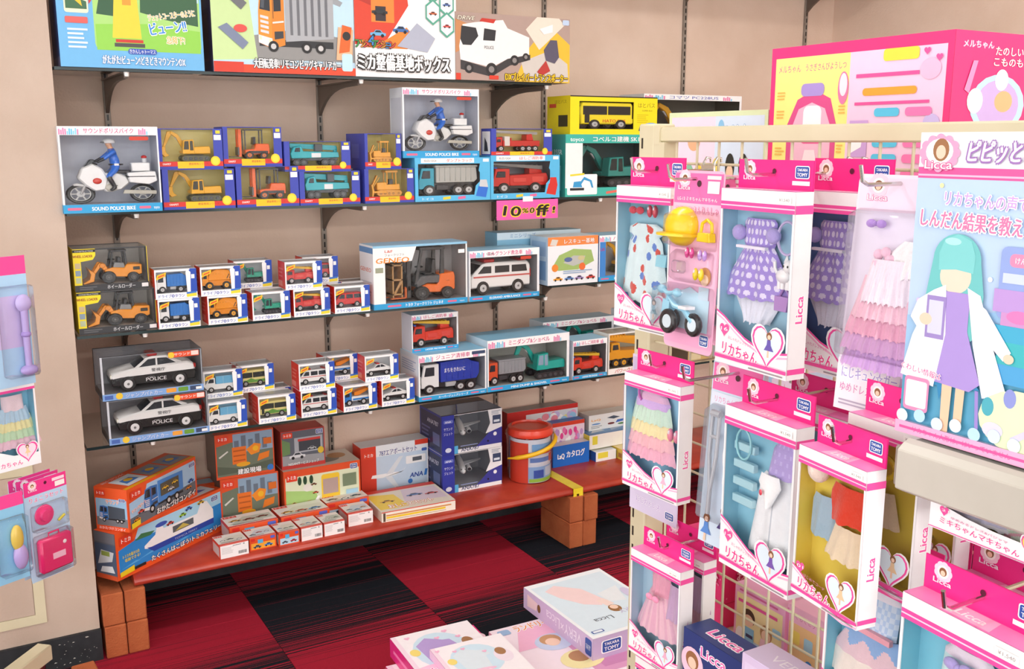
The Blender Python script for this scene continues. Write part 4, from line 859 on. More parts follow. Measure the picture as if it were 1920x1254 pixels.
def pf(p):
    p.rect(0, 0, 1, .14, 'f2dd1c'); p.rect(.72, .14, 1, .9, 'f2dd1c'); p.rect(0, .86, 1, .97, 'f2dd1c'); p.rect(0, .97, 1, 1, '26241c'); p.rect(0, .1, .1, .9, 'f2dd1c'); p.text('はとバス', .87, .78, .13, '8a7a18', width=.2); p.text('SUPER BUS', .88, .64, .05, '8a7a18', width=.12); p.lines(.76, .3, .9, .55, 5, 'd8c010')
    p.ell(.93, .16, .12, .16, '7fa8dc'); p.poly([(.78, .1), (.88, .06), (.9, .24), (.8, .26)], '4a4f5a')
t = wbox('yellow box with a yellow toy sightseeing coach on top of the green box', X0, X1, SF + .004, gz2, h, .15, (.1, .14, .72, .86), 'f2dd1c', '2a2824', None, side='e3cf1a', topc='2a2824', prn=pf, prl=lambda p: (p.rect(.1, .7, .4, .8, 'd04a2c'), p.rect(.5, .2, .9, .5, '38341c'), p.text('はとバス', .6, .85, .1, '8a7a18', width=.5)))
place_toy('hato', 'toy_coach', t, (-.38 * (X1 - X0), -.025, .14 * h), .6 * (X1 - X0), zmax=.7 * h); pr = front(X1 - X0, h, .15); pr.base = -(.05 - .206 * .6 * (X1 - X0)) + .0006; pr.text('HATO BUS', .5, .36, .1, 'd8502a', width=.26, bold=.03); pr.end(t, 'lettering')
Ys = 3.12; X0, X1 = span(1207, 1390, 200, Ys); h = .21; zt = zat(1300, 178, Ys)
sbox('plain sky-blue carton under the yellow excavator box, behind the wire rack', X0, X1, Ys, Z2, zt - h - Z2, .16, '7ab8dc', '6aa8cc')
wbox('white-and-blue box with a large yellow toy excavator, behind the wire rack', X0, X1, Ys, zt - h, h, .16, (.02, .1, .98, .9), 'f0f4f8', '5a5a52', ('yellow_exc', 'toy_excavator', .86, .48, 0), side='e0e6ee', topc='e6eef6', prn=lambda p: toyband(p, 'コマツ PC228US', 'HYDRAULIC EXCAVATOR', '4a5ab0'))

# --- small red, white and blue drive boxes
DW, DH, DD = .117, .085, .078
def dk_print(p):
    p.rect(0, 0, 1, .2, 'f4f5f6'); p.rect(.82, .2, 1, .96, '2a4fb4'); p.poly([(.76, .2), (.84, .2), (.86, .88), (.8, .96), (.74, .9)], 'f4f5f6'); p.rect(0, .2, .035, 1, 'f4f5f6'); p.rect(.0, .93, .8, 1, 'f4f5f6'); p.rect(.87, .66, .95, .8, 'f6f6f4'); p.poly([(.84, .9), (1, .9), (1, 1), (.84, 1)], '2a4fb4')
    p.text('ドライブ◎タウン', .38, .1, .12, '2f55b8', width=.62, bold=.02); p.poly([(.74, .03), (.98, .05), (.98, .18), (.74, .16)], 'f0d83a'); p.poly([(.74, .13), (.98, .16), (.98, .22), (.74, .2)], '3a78cc')
    p.poly([(.03, .66), (.26, .78), (.28, .92), (.06, .82)], 'f2c62c'); p.poly([(.07, .72), (.23, .8), (.24, .86), (.09, .79)], 'e0602c')
_dk = {}
def dk(px, py, Y, z, kind, tname, label):
    """px, py: a point on the middle of the front"""
    X = onY(px, py, Y).x; t = thing('toy_box', label, 'toy box', (X, Y + DD / 2, z), R(random.uniform(-1.5, 1.5)), 'small red, white and blue vehicle boxes')
    if not _dk:
        win = (.035, .2, .8, .93); _dk['c'] = window_carton(DW, DH, DD, win, 'f2f3f4', 'dadcde', 'cf3328', 'e8eaee', (.18, .86)); _dk['f'] = window_film(DW, DH, DD, win, (.18, .86))
        p = front(DW, DH, DD); dk_print(p); _dk['p'] = p.m.mesh('front_print', smooth=False, recalc=False); p = left(DW, DH, DD); p.rect(.05, .05, .95, .95, 'd8372b'); p.rect(.1, .1, .6, .3, 'e88a80'); p.lines(.15, .4, .8, .8, 3, 'e47a70'); _dk['l'] = p.m.mesh('side_print', smooth=False, recalc=False)
        tr = MB(); tr.box(-DW / 2 + .003, DW / 2 - .003, -DD / 2 + .003, DD / 2 - .003, .002, .19 * DH, 'd9dde2'); _dk['t'] = tr.mesh('tray')
    put('carton', _dk['c'], 'card', t); put('tray', _dk['t'], 'card', t); put('window', _dk['f'], 'film', t); put('front_print', _dk['p'], 'card', t); put('side_print', _dk['l'], 'card', t)
    place_toy(kind, tname, t, (-.46 * DW, -.014, .2 * DH), .78 * DW, 0, zmax=.74 * DH); return z + DH + .0006
def wh(px, py, Y): return zat(px, py, Y)
z2 = dk(336, 580, SF, Z3, 'garbage', 'toy_garbage_truck', 'lower small box with a blue toy garbage truck, beside the wheel loaders'); dk(330, 523, SF + .004, z2, 'garbage', 'toy_garbage_truck', 'upper small box with a blue toy garbage truck, beside the wheel loaders')
dk(427, 580, SF - .002, Z3, 'mixer', 'toy_mixer_truck', 'lower small box with an orange toy mixer truck'); dk(414, 518, SF + .002, z2, 'mixer', 'toy_mixer_truck', 'upper small box with an orange toy mixer truck')
dk(509, 574, SF, Z3, 'excavator', 'toy_excavator', 'small box with a green toy excavator standing at the shelf edge')
dk(505, 550, SF + .09, Z3, 'excavator', 'toy_excavator', 'small box with a green toy excavator, second row on the shelf'); dk(475, 508, SF + .1, z2, 'excavator', 'toy_excavator', 'small box with a green toy excavator, upper one in the second row')
dk(585, 565, SF + .001, Z3, 'ladder', 'toy_ladder_truck', 'lower small box with a red toy ladder truck with yellow ladder'); dk(570, 511, SF + .004, z2, 'ladder', 'toy_ladder_truck', 'upper small box with a red toy ladder truck with yellow ladder')
dk(612, 545, SF + .1, Z3, 'van', 'toy_fire_van', 'small box with a red toy van, lower one in the second row'); dk(601, 498, SF + .1, z2, 'van', 'toy_fire_van', 'small box with a red toy van, upper one in the second row')
dk(661, 555, SF - .003, Z3, 'van', 'toy_fire_van', 'small box with a red toy van at the edge, beside the large forklift')
dk(673, 540, SF + .09, Z3, 'van', 'toy_fire_van', 'small box hidden behind the red van box at the shelf edge')
z4 = dk(426, 765, SF, Z4, 'camper', 'toy_camper_truck', 'lower small box with a white toy pickup, beside the police cars'); dk(418, 698, SF + .05, z4, 'camper', 'toy_camper_truck', 'upper small box with a white toy pickup, half behind the police cars')
dk(520, 762, SF - .004, Z4, 'bus', 'toy_bus', 'lower small box with a cream and green toy bus'); dk(512, 740, SF + .085, Z4, 'bus', 'toy_bus', 'small box with a toy bus directly behind the lower bus box'); dk(478, 691, SF + .075, z4, 'bus', 'toy_bus', 'upper small box with a cream and green toy bus')
dk(598, 752, SF, Z4, 'amb', 'toy_ambulance', 'lower small box with a white toy ambulance'); dk(594, 693, SF + .006, z4, 'amb', 'toy_ambulance', 'upper small box with a white toy ambulance')
dk(675, 739, SF - .002, Z4, 'aerial', 'toy_tipper_truck', 'small box with a blue and orange toy tipper at the shelf edge'); dk(664, 722, SF + .085, Z4, 'aerial', 'toy_tipper_truck', 'small box in the second row behind the edge blue tipper'); dk(640, 679, SF + .08, z4, 'aerial', 'toy_tipper_truck', 'upper small box with a blue and orange toy tipper, second row')
dk(747, 732, SF - .002, Z4, 'sports', 'toy_sports_car', 'lower small box with a black and white toy sports car'); dk(716, 675, SF + .012, z4, 'sports', 'toy_sports_car', 'upper small box with a black and white toy sports car')

# --- third shelf, larger boxes
def loader_box(label, x1, yb, yt, z, Y):
    X0 = .312; X1 = onY(x1, (yb + yt) / 2, Y).x; h = zat(x1 - 60, yt, Y) - zat(x1 - 60, yb, Y); w = X1 - X0
    def pf(p):
        p.rect(0, 0, 1, .15, '3b3c3f'); p.text('ホイールローダー', .62, .075, .1, 'd8dadc', width=.38, bold=.02); p.rect(.9, .03, .99, .12, 'e8e8e8'); p.lines(.06, .03, .3, .12, 2, '6a6c70'); p.rect(0, .15, .1, 1, 'f0dc28'); p.poly([(.1, .7), (.26, .74), (.3, .84), (.3, 1), (.1, 1)], 'f0dc28'); p.rect(0, .92, .3, .985, '22231f'); p.text('CONSTRUCTION', .15, .95, .04, 'e8e8e0', width=.24); p.text('WHEEL LOADER', .13, .83, .075, '9a2a1c', width=.26, bold=.04)
        for k in range(3): p.rect(.02, .2 + k * .17, .09, .33 + k * .17, ('b8c4a0', '8aa0b0', 'c8b890')[k])
    wbox(label, X0, X1, Y, z, h, .13, (.1, .15, .965, .97), '2c2d30', 'c4c2bc', ('loader', 'toy_wheel_loader', .8, .53, 0), side='f0dc28', topc='55575a', topwin=(.06, .94), prn=pf); return z + h
z = loader_box('lower black and yellow box with an orange toy wheel loader', 293, 620, 542, Z3, SF + .02); loader_box('upper black and yellow box with an orange toy wheel loader', 276, 522, 443, z + .001, SF + .03)
Y = SF - .004; X0, X1 = span(700, 876, 515, Y); h = zat(790, 457, Y) - Z3; w = X1 - X0
def pf(p):
    p.rect(0, 0, 1, .09, '2f9fd6'); p.text('トヨタ フォークリフト ジェネオ', .53, .045, .055, 'ffffff', width=.4, bold=.03); p.rrect(.14, .03, .28, .06, .01, 'e06a8c'); p.rrect(.78, .03, .88, .06, .01, 'e06a8c'); p.text('toyco', .94, .045, .035, 'ffffff', width=.05)
    p.rect(0, .09, .12, 1, 'f2f2f0'); p.poly([(.12, .74), (.4, .74), (.45, .97), (.45, 1), (.12, 1)], 'f2f2f0'); p.rect(.0, .965, 1, 1, '8fc4e2'); p.text('GENEO', .2, .77, .1, 'ef8a2c', width=.34, bold=.05, shear=.15); p.text('フォークリフト', .22, .85, .04, '50545a', width=.2); p.text('L&F', .16, .91, .05, 'c8402c', width=.08, bold=.03); p.rect(.02, .58, .1, .66, '9aa088'); p.rect(.9, .82, .97, .88, 'f4f4f2')
wbox('big white and blue box with a large orange toy forklift', X0, X1, Y, Z3, h, .115, (.12, .09, .985, .965), 'f2f2f0', 'b4b2b2', ('geneo', 'toy_forklift', .8, .55, 0), side='eceef2', topc='9cc8e4', prn=pf, prl=lambda p: (p.rect(0, 0, 1, .09, '2f9fd6'), p.text('GENEO', .45, .62, .08, 'd86a4a', width=.8, bold=.03), p.rect(0, .88, 1, .97, '5f92c8'), p.lines(.1, .2, .9, .45, 5, 'c8ccd4')))
Y = SF - .002; X0, X1 = span(880, 1011, 510, Y); h = zat(945, 462, Y) - zat(945, 555, Y)
def pf(p): toyband(p, 'エルグランド救急車', 'ELGRAND AMBULANCE', vt=.86); p.text('NISSAN', .29, .93, .05, '50545a', width=.1); p.rrect(.72, .78, .88, .84, .02, 'c8402e')
wbox('white and blue box with a large white toy ambulance van', X0, X1, Y, Z3, h, .12, (.015, .1, .97, .86), 'f2f4f6', 'aaadb2', ('big_amb', 'toy_ambulance', .88, .47, 0), side='e8ecf2', topc='9cd0ea', prn=pf)
Y = SF + .13; X0, X1 = span(932, 1088, 470, Y); sbox('pale blue box standing behind the ambulance and rescue boxes', X0, X1, Y, 1.0, zat(1010, 433, Y) - 1.0, .09, '8cc4e0', '7ab4d4', 'a8d8ee', prn=lambda p: (p.rect(0, .86, 1, 1, 'd8ecf6'), p.text('ミニシリーズ', .3, .93, .08, '4a8ac0', width=.3)))
Y = SF - .002; X0, X1 = span(1027, 1121, 488, Y); h = zat(1075, 443, Y) - .999
def pf(p):
    p.rect(0, 0, 1, 1, 'e9eef2'); p.rect(0, .82, 1, 1, 'f08c4a'); p.text('レスキュー基地', .62, .9, .1, 'f6f2ea', 'c8502a', .04, .6); p.poly([(.04, .84), (.16, .82), (.2, .94), (.08, .96)], 'd8d4cc'); p.poly([(.1, .4), (.22, .62), (.5, .74), (.86, .7), (.92, .46), (.6, .3), (.2, .3)], '9fbc6e'); p.poly([(.3, .46), (.5, .6), (.74, .58), (.7, .44), (.5, .38)], 'b9bdb8'); p.ell(.4, .52, .08, .05, '5a6ea0'); p.ell(.66, .54, .07, .05, 'c8c090')
    for x, c in ((.14, 'e88a34'), (.68, 'e8703a')): p.circ(x, .36, .08, c)
    for x, c in ((.2, 'e8a030'), (.42, '5c86c0'), (.62, '9a86b8'), (.85, 'c83a34')): pic_car(p, x, .1, .18, c)
    p.lines(.3, .22, .9, .3, 2, '8aa8c8')
sbox('small square rescue playset box with an orange top band', X0, X1, Y, .999, h, .12, 'e9eef2', 'b8cfe2', 'e8f0f4', prn=pf, prl=lambda p: (p.rect(.1, .1, .9, .5, '7aa0c8'), p.rect(.1, .6, .9, .9, '9ab8d8')))
Y = SF; X0, X1 = span(1123, 1225, 485, Y); h = zat(1140, 441, Y) - .999
wbox('blue and white box with a yellow toy excavator beside the rescue box', X0, X1, Y, .999, h, .12, (.12, .12, .97, .86), '3f86d0', 'c8ccd0', ('yellow_exc', 'toy_excavator', .8, .54, 0), side='3a78c0', topc='9cd0ea', prn=lambda p: (toyband(p, 'パワーショベル', 'POWER SHOVEL', vt=.86), p.text('US', .06, .7, .08, 'c83a7a', width=.07)))

# --- fourth shelf, larger boxes
def police_box(label, x0, x1, yb, yt, z, Y):
    X0, X1 = span(x0, x1, (yb + yt) / 2, Y); h = zat((x0 + x1) / 2, yt, Y) - zat((x0 + x1) / 2, yb, Y)
    def pf(p):
        p.rect(0, 0, 1, .15, '7fa6da'); p.rect(.0, .15, .02, 1, 'c8ccd4'); p.text('ジャンプパトカー', .4, .075, .1, 'd8e0f0', '4a6ab0', .03, .36, ow=.03, shear=.2); p.circ(.16, .085, .075, 'e8c23a'); p.rrect(.62, .03, .72, .13, .02, 'e8a040'); p.rrect(.74, .03, .84, .13, .02, '6a9a3a'); p.rect(.86, .03, .97, .13, '3a4a6a'); p.rect(.92, .04, .98, .1, 'f2f2f2'); p.rect(.02, .03, .1, .12, '4a68b0')
        p.rrect(.66, .84, .97, .97, .02, 'e0522e'); p.circ(.69, .9, .07, 'f0c83a'); p.text('サウンド', .8, .905, .07, 'ffffff', width=.16); p.rect(.89, .86, .965, .96, 'f0d8d0')
    wbox(label, X0, X1, Y, z, h, .15, (.02, .15, .985, .985), '9aa0a8', '94959a', ('policecar', 'toy_police_car', .84, .52, 0), side='4a4b4e', topc='55565a', topwin=(.05, .95), leftwin=True, prn=pf); return z + h
z = police_box('lower silver box with a black and white toy police car', 201, 391, 815, 734, Z4, SF - .006); police_box('upper silver box with a black and white toy police car', 188, 380, 733, 652, z + .001, SF - .002)
Y = SF - .004; X0, X1 = span(785, 912, 705, Y); h = zat(850, 660, Y) - Z4
wbox('white and blue box with a toy garbage truck with dark blue body', X0, X1, Y, Z4, h, .15, (.02, .11, .98, .84), 'f0f3f6', 'b8bcc0', ('big_garbage', 'toy_garbage_truck', .86, .49, 0), side='cfe2ee', topc='8ec8e6', prn=lambda p: (toyband(p, 'ジュニア清掃車', 'スーパージュニアシリーズ', vt=.84), p.rect(.78, .9, .98, .97, '3a4a6a')), prl=lambda p: (p.rect(.05, .12, .95, .9, 'dbe8f2'), p.rect(0, 0, 1, .11, '2f9fd6'), p.lines(.1, .6, .9, .85, 5, '9ab8d8')))
zg = Z4 + h; Y = SF + .055; X0, X1 = span(772, 859, 612, Y); h = zat(815, 576, Y) - zat(815, 645, Y)
fpr = lambda p: toyband(p, 'はしご消防車', 'LADDER FIRE ENGINE', vt=.86)
wbox('white box with a red toy fire engine stacked on the garbage truck box', X0, X1, Y, zg, h, .085, (.02, .1, .97, .86), 'f0f3f6', 'a8acb2', ('fire', 'toy_fire_engine', .88, .49, 0), side='d8dce8', topc='9cd0ea', prn=fpr)
Y = SF - .004; X0, X1 = span(914, 1067, 675, Y); h = zat(990, 630, Y) - zat(990, 724, Y)
mini = lambda p: (toyband(p, 'ミニダンプ&ショベル', 'MINI DUMP & SHOVEL', vt=.84),)
wbox('wide box with a toy dump truck and teal shovel at the shelf edge', X0, X1, Y, Z4, h, .16, (.01, .1, .97, .84), 'f0f3f6', 'c8cac4', [('small_dump', 'toy_dump_truck', .46, .25, 0), ('teal_shovel', 'toy_shovel', .6, .68, 0)], side='cfe2ee', topc='8ec8e6', prn=mini)
Y = SF + .165; X0, X1 = span(1018, 1150, 640, Y); zt = zat(1085, 598, Y); h = .14
sbox('white carton under the rear dump and shovel box', X0, X1, Y, Z4, zt - h - Z4, .1, 'dfe6ec')
wbox('wide box with a toy dump truck and teal shovel raised behind the others', X0, X1, Y, zt - h, h, .1, (.01, .1, .97, .84), 'f0f3f6', '9a9ea2', ('teal_shovel', 'toy_shovel', .6, .68, 0), side='cfe2ee', topc='a8d4ea', prn=mini)
Y = SF; X0, X1 = span(1069, 1138, 670, Y); h = zat(1100, 637, Y) - Z4
wbox('white box with a red toy fire engine standing on the right lowest shelf', X0 + .012, X1, Y, Z4, h, .1, (.02, .1, .97, .86), 'f0f3f6', '7a7e86', ('fire', 'toy_fire_engine', .88, .49, 0), side='d8dce8', topc='9cd0ea', prn=fpr)
X0, X1 = span(1141, 1225, 660, Y); h = zat(1180, 622, Y) - Z4
wbox('box with a yellow toy mobile crane at the end of the lowest shelf', X0, X1, Y, Z4, h, .1, (.02, .14, .97, .97), 'f2f2f0', 'b8b4a0', ('crane', 'toy_crane', .88, .5, 0), side='e8e4da', topc='e8e8e4', topwin=(.1, .9), prn=lambda p: (p.rect(0, 0, 1, .14, 'f2eeea'), p.text('パワークレーン', .45, .07, .1, 'd0463a', width=.6, bold=.03, shear=.2)))
# boxes further along the right-hand shelves, seen through the wire rack
for k, (x0, x1, yt, zz, c, c2, lb) in enumerate(((1290, 1330, 640, Z4, 'c8a86a', '6a5a4a', 'brown toy box on the lowest shelf seen through the wires'), (1345, 1385, 640, Z4, 'f0d23a', 'e8eef2', 'yellow and white toy box seen through the wires'), (1390, 1440, 642, Z4, 'e8f2f8', '8ac4e8', 'white and light blue toy box seen through the wires'),
                                                 (1196, 1240, 590, Z4 + .16, '3a5a8a', 'd8dce2', 'navy toy box stacked behind the yellow crane'))):
    Y = SF + .02; X0, X1 = span(x0, x1, 660, Y)
    sbox(lb, X0, X1, Y + (.08 if k == 3 else 0), Z4, zat(x0, yt, Y) - Z4, .1, c, c2, c2, prn=lambda p: (p.rect(.1, .55, .9, .9, c2), p.rect(.1, .1, .6, .4, 'd8c8a0')))
# sale sign hanging under the second shelf
a = onY(931, 376, SF - .012); b = onY(1046, 372, SF - .012); w = b.x - a.x; h = .066
t = thing('sale_sign', 'hot pink hand-written ten percent off sign hanging from the shelf', 'sign', ((a.x + b.x) / 2, SF - .012, Z2 - .004 - h), group=None)
m = MB(); m.box(-w / 2, w / 2, -.0004, .0004, 0, h, 'ea5fae'); put('paper', m, 'card', t)
p = Pr((-w / 2, -.0004, 0), (1, 0, 0), (0, 0, 1), w, h)
for s_, u, sz, wd_, r_ in (('10', .25, .62, .27, -4), ('%', .46, .3, .1, 0), ('0', .57, .34, .07, 0), ('ff', .74, .72, .2, 0), ('!', .93, .4, .04, 0)): p.text(s_, u, .46, sz, '1f1416', 'f2d422', .06, wd_, rot=r_, ow=.06, shear=.12)
p.rect(.66, .5, .84, .57, '1f1416'); p.rect(.66, .36, .84, .42, '1f1416'); p.end(t, 'lettering')
m = MB(); m.box(-.02, .02, -.0012, -.0005, h - .006, h + .012, 'f2f2f2'); put('tape', m, 'card', t)
# ---------------------------------------------------------------- bench goods
def rloc(P, ang, w, d, z): c, s = math.cos(ang), math.sin(ang); return (P[0] + c * w / 2 - s * d / 2, P[1] + s * w / 2 + c * d / 2, z)
OR = 'ea5a28'
def ferry(p):
    p.rect(0, 0, 1, 1, OR); p.poly([(.02, .12), (.985, .12), (.985, .93), (.2, .93), (.16, .7), (.02, .62)], '2f8ad6'); p.poly([(.165, .72), (.2, .93), (.985, .93), (.985, .66), (.5, .64)], 'a8d8f2'); p.poly([(.16, .68), (.22, .78), (.34, .72), (.3, .66)], '3f7a52')
    for k in range(5): p.poly([(.03 + .15 * k, .2 + .05 * (k % 3)), (.2 + .15 * k, .24 + .05 * (k % 3)), (.16 + .15 * k, .27 + .05 * (k % 3))], '5ab0ea')
    p.poly([(.24, .42), (.3, .36), (.9, .36), (.9, .6), (.84, .86), (.78, .86), (.74, .66), (.42, .68), (.4, .8), (.36, .8), (.34, .62), (.24, .48)], 'f2f4f6'); p.poly([(.26, .42), (.32, .28), (.9, .28), (.9, .4), (.3, .4)], '2c4aa8'); p.ell(.4, .79, .055, .05, '3a56b4'); p.rect(.5, .48, .7, .62, '5c6468'); p.poly([(.52, .5), (.6, .6), (.66, .5)], 'c8b85a')
    for x, y, c in ((.48, .7, 'c8443a'), (.6, .76, '9ac83a'), (.66, .84, '3a6ac0'), (.78, .86, 'd8b43a')): pic_car(p, x, y, .07, c)
    p.text('TOMICA FERRY', .62, .335, .055, 'b8c8ee', width=.22); badge(p, .03, .7, .11, .2); p.poly([(.02, .06), (.14, .08), (.14, .2), (.02, .16)], 'f0d22a'); p.rect(.14, .09, .24, .15, '2c2a2a')
    p.text('トミカを最大12台', .12, .46, .07, 'f2dc2a', width=.14, bold=.03); p.text('収納できる!', .13, .37, .07, 'f2dc2a', width=.13, bold=.03); p.text('たくさんはこぼう!トミカフェリー', .63, .15, .12, 'ffffff', '3a2a24', .04, .68, ow=.05); maker(p, .88, .78, .07, .12)
def ferry_l(p): p.rect(0, 0, 1, 1, '5a5e68'); p.rect(0, .12, 1, .75, '48566e'); p.poly([(.1, .3), (.8, .4), (.9, .6), (.3, .62)], 'c8ccd0'); p.rect(.3, .5, .7, .6, '8a9a4a'); p.poly([(.2, .14), (.9, .16), (.8, .3), (.3, .26)], 'd8dce0'); p.rect(0, 0, 1, .1, 'c8502c'); p.rect(0, .78, 1, 1, '6a6a72')
def ferry_t(p): p.rect(0, 0, 1, 1, OR); p.rect(.06, .14, .5, .86, 'cfd8e4'); p.rect(.54, .14, .96, .86, 'dce8f2'); p.poly([(.58, .3), (.92, .4), (.86, .7), (.62, .6)], '5a5ab8'); p.poly([(.1, .3), (.45, .4), (.4, .7), (.14, .6)], '98a4b8')
ang = R(34); P = (.357, 2.943); w, h, d = .446, .146, .085
sbox('long orange box with a white toy ferry picture, leaning out over the bricks', 0, w, 0, ZB, h, d, OR, '5a5e68', OR, ferry, ferry_l, ferry_t, loc=rloc(P, ang, w, d, ZB + .0006), rz=ang)
def convoy(p):
    p.rect(0, 0, 1, 1, OR); p.poly([(.02, .06), (.98, .1), (.98, .92), (.27, .92), (.24, .72), (.02, .66)], 'a8cdea'); p.poly([(.02, .06), (.98, .1), (.98, .4), (.02, .3)], '6a7078'); pic_truck(p, .2, .14, .8, .9, '3f7cc8', '4f8cd4', (.2, .6, .8), .95, False); p.rect(.45, .46, .72, .76, '5a5648')
    for x, y, c in ((.52, .6, 'e8b82a'), (.6, .5, 'd8d8d8'), (.66, .62, 'e8c23a'), (.86, .3, 'e88a2a'), (.9, .44, '3a6ac0'), (.1, .2, 'e8902a'), (.16, .34, 'd84a3a')): pic_car(p, x, y, .09, c)
    badge(p, .03, .74, .15, .18); p.text('サウンド&ライト', .13, .5, .09, 'f07a2a', 'ffffff', .03, .2, rot=12); p.poly([(.02, .05), (.14, .08), (.14, .2), (.02, .18)], 'f0d22a'); p.text('おかたづけコンボイ', .66, .15, .15, 'ffffff', '3a2a24', .04, .58, ow=.05, rot=-1); maker(p, .87, .8, .1, .1)
def convoy_l(p): p.rect(0, 0, 1, 1, OR); p.rect(.03, .1, .97, .74, '9ac4e4'); p.rect(.03, .1, .97, .3, '7a7e84'); pic_truck(p, .1, .16, .92, .62, '3f7cc8', '4a5460', (.2, .7, .85), .9, False); badge(p, .05, .8, .3, .14); p.text('おかたづけコンボイ', .5, .05, .07, 'ffffff', width=.8); p.text('サウンド', .55, .68, .1, 'f07a2a', 'ffffff', .03, .4); maker(p, .75, .7, .2, .08)
def convoy_t(p):
    p.rect(0, 0, 1, 1, OR); p.rect(.0, .0, 1, .12, 'f2b01c')
    for a in (.1, .4, .7): p.rect(a, .16, a + .27, .8, 'dce6ee' if a < .3 else '8a8e96'); p.poly([(a + .04, .3), (a + .22, .34), (a + .2, .62), (a + .06, .6)], '3f7cc8'); p.ell(a + .14, .5, .05, .1, 'e8b82a')
    p.text('おかたづけコンボイ', .2, .89, .12, 'ffffff', width=.3)
zt = ZB + h + .0016; A = onZ(235, 1000, zt); B = onZ(363, 929, zt); w = (B - A).length; ang = math.atan2(B.y - A.y, B.x - A.x); h = onY(231, 920, A.y).z - zt; d = .115
sbox('orange box with a blue toy transporter picture, lying across the ferry box', 0, w, 0, zt, h, d, OR, OR, OR, convoy, convoy_l, convoy_t, loc=rloc((A.x + .012, A.y), ang, w, d, zt), rz=ang)
X0, X1 = span(366, 406, 920, 3.272); sbox('low orange box tucked behind the ferry box', X0, X1, 3.272, ZB, zat(385, 908, 3.272) - ZB, .07, OR, OR, OR, prn=lambda p: (p.rect(.05, .1, .95, .8, 'a8c8dc'), maker(p, .4, .6, .3, .2)), prt=lambda p: p.rect(.1, .15, .9, .85, '9ab4c8'))

# small boxes along the front of the bench
def tom_top(p, seed):
    rg = random.Random(seed); p.rect(0, 0, 1, 1, 'e4e2dc'); p.rect(0, 0, 1, .1, 'd8402e'); p.rect(.02, .8, .3, .97, 'd8402e'); p.text('トミカ', .16, .885, .12, 'ffffff', width=.2)
    p.poly([(.05, .2), (.95, .3), (.95, .7), (.4, .75)], rg.choice(('c8d4dc', 'd8d8cc', 'b8c4b8', 'e0d4c8')))
    for k in range(3): pic_car(p, .2 + .28 * k, .25 + .22 * rg.random(), .26, rg.choice(('7a3a34', '3f8ac8', '50565c', 'd8a03a', '3f6a58', 'c8443a', 'e8e8e8')))
    p.lines(.1, .12, .8, .22, 1, '8a8a88', seed)
def tom_front(p, kind, seed):
    rg = random.Random(seed)
    if kind == 'w':
        p.rect(0, 0, 1, 1, 'f4f2f2'); p.rect(0, .93, 1, 1, 'd8402e'); p.rect(0, 0, .015, 1, 'd8402e'); p.lines(.06, .3, .5, .8, 6, 'd6d2d2', seed); p.lines(.45, .78, .75, .88, 1, '7a7a7c', seed); x = .64
        while x < .93: b = .006 + .012 * rg.random(); p.rect(x, .14, x + b, .36, '303034'); p.k -= 1; x += b + .01
        p.k += 1; p.ell(.84, .83, .03, .06, '9a9a9c')
    else:
        p.rect(0, 0, 1, 1, 'e2552c'); p.rect(.05, .08, .95, .55, 'f0a83a' if kind == 'o' else 'b8d8ea'); pic_car(p, .28, .2, .3, '5a6a78'); pic_car(p, .7, .22, .32, 'c83a4a' if kind == 'b' else '3f8ad0'); p.rrect(.05, .72, .2, .92, .05, 'd8302a'); p.rrect(.78, .72, .95, .92, .05, '5a6ac8'); p.rect(.3, .5, .5, .8, '5ab0e0')
def tom(label, X0, X1, Y, h, d, kind, seed, rz=0.0):
    sbox(label, X0, X1, Y, ZB, h, d, 'e9e4e2', 'd8502f', 'e4e2dc', prn=lambda p: tom_front(p, kind, seed), prt=lambda p: tom_top(p, seed), rz=R(rz), group='small car boxes along the front of the bench', name='car_box', cat='toy box', prl=lambda p: (p.rect(.08, .1, .92, .9, 'c8bcb8'), p.rect(0, .8, 1, 1, 'd8402e')))
S = 2.962
tom('small car box nearest the ferry box, white label end facing out', .655, .745, S - .006, .045, .078, 'w', 1, 3); tom('small car box with an orange end, second along the bench front', .752, .838, S + .008, .043, .078, 'o', 2, 2)
tom('small car box with a picture end in the middle of the front row', .845, .912, S + .0, .045, .085, 'b', 3, 1); tom('small car box with a barcode end beside the picture end box', .918, .99, S + .004, .046, .085, 'w', 4, 2)
tom('small car box with a barcode end, fifth along the bench front', .997, 1.068, S + .006, .045, .08, 'w', 5, 1); tom('small car box with a barcode end, last before the flat game box', 1.095, 1.184, S + .045, .046, .09, 'w', 6, 0)
tom('wide flat car-set box in the second row nearest the ferry box', .712, .872, 3.058, .056, .1, 'b', 7, 2); tom('wide flat car-set box in the middle of the second row', .882, 1.05, 3.062, .056, .1, 'b', 8, 2)
tom('wide flat car-set box at the far end of the second row', 1.056, 1.21, 3.106, .056, .07, 'b', 9, 0)
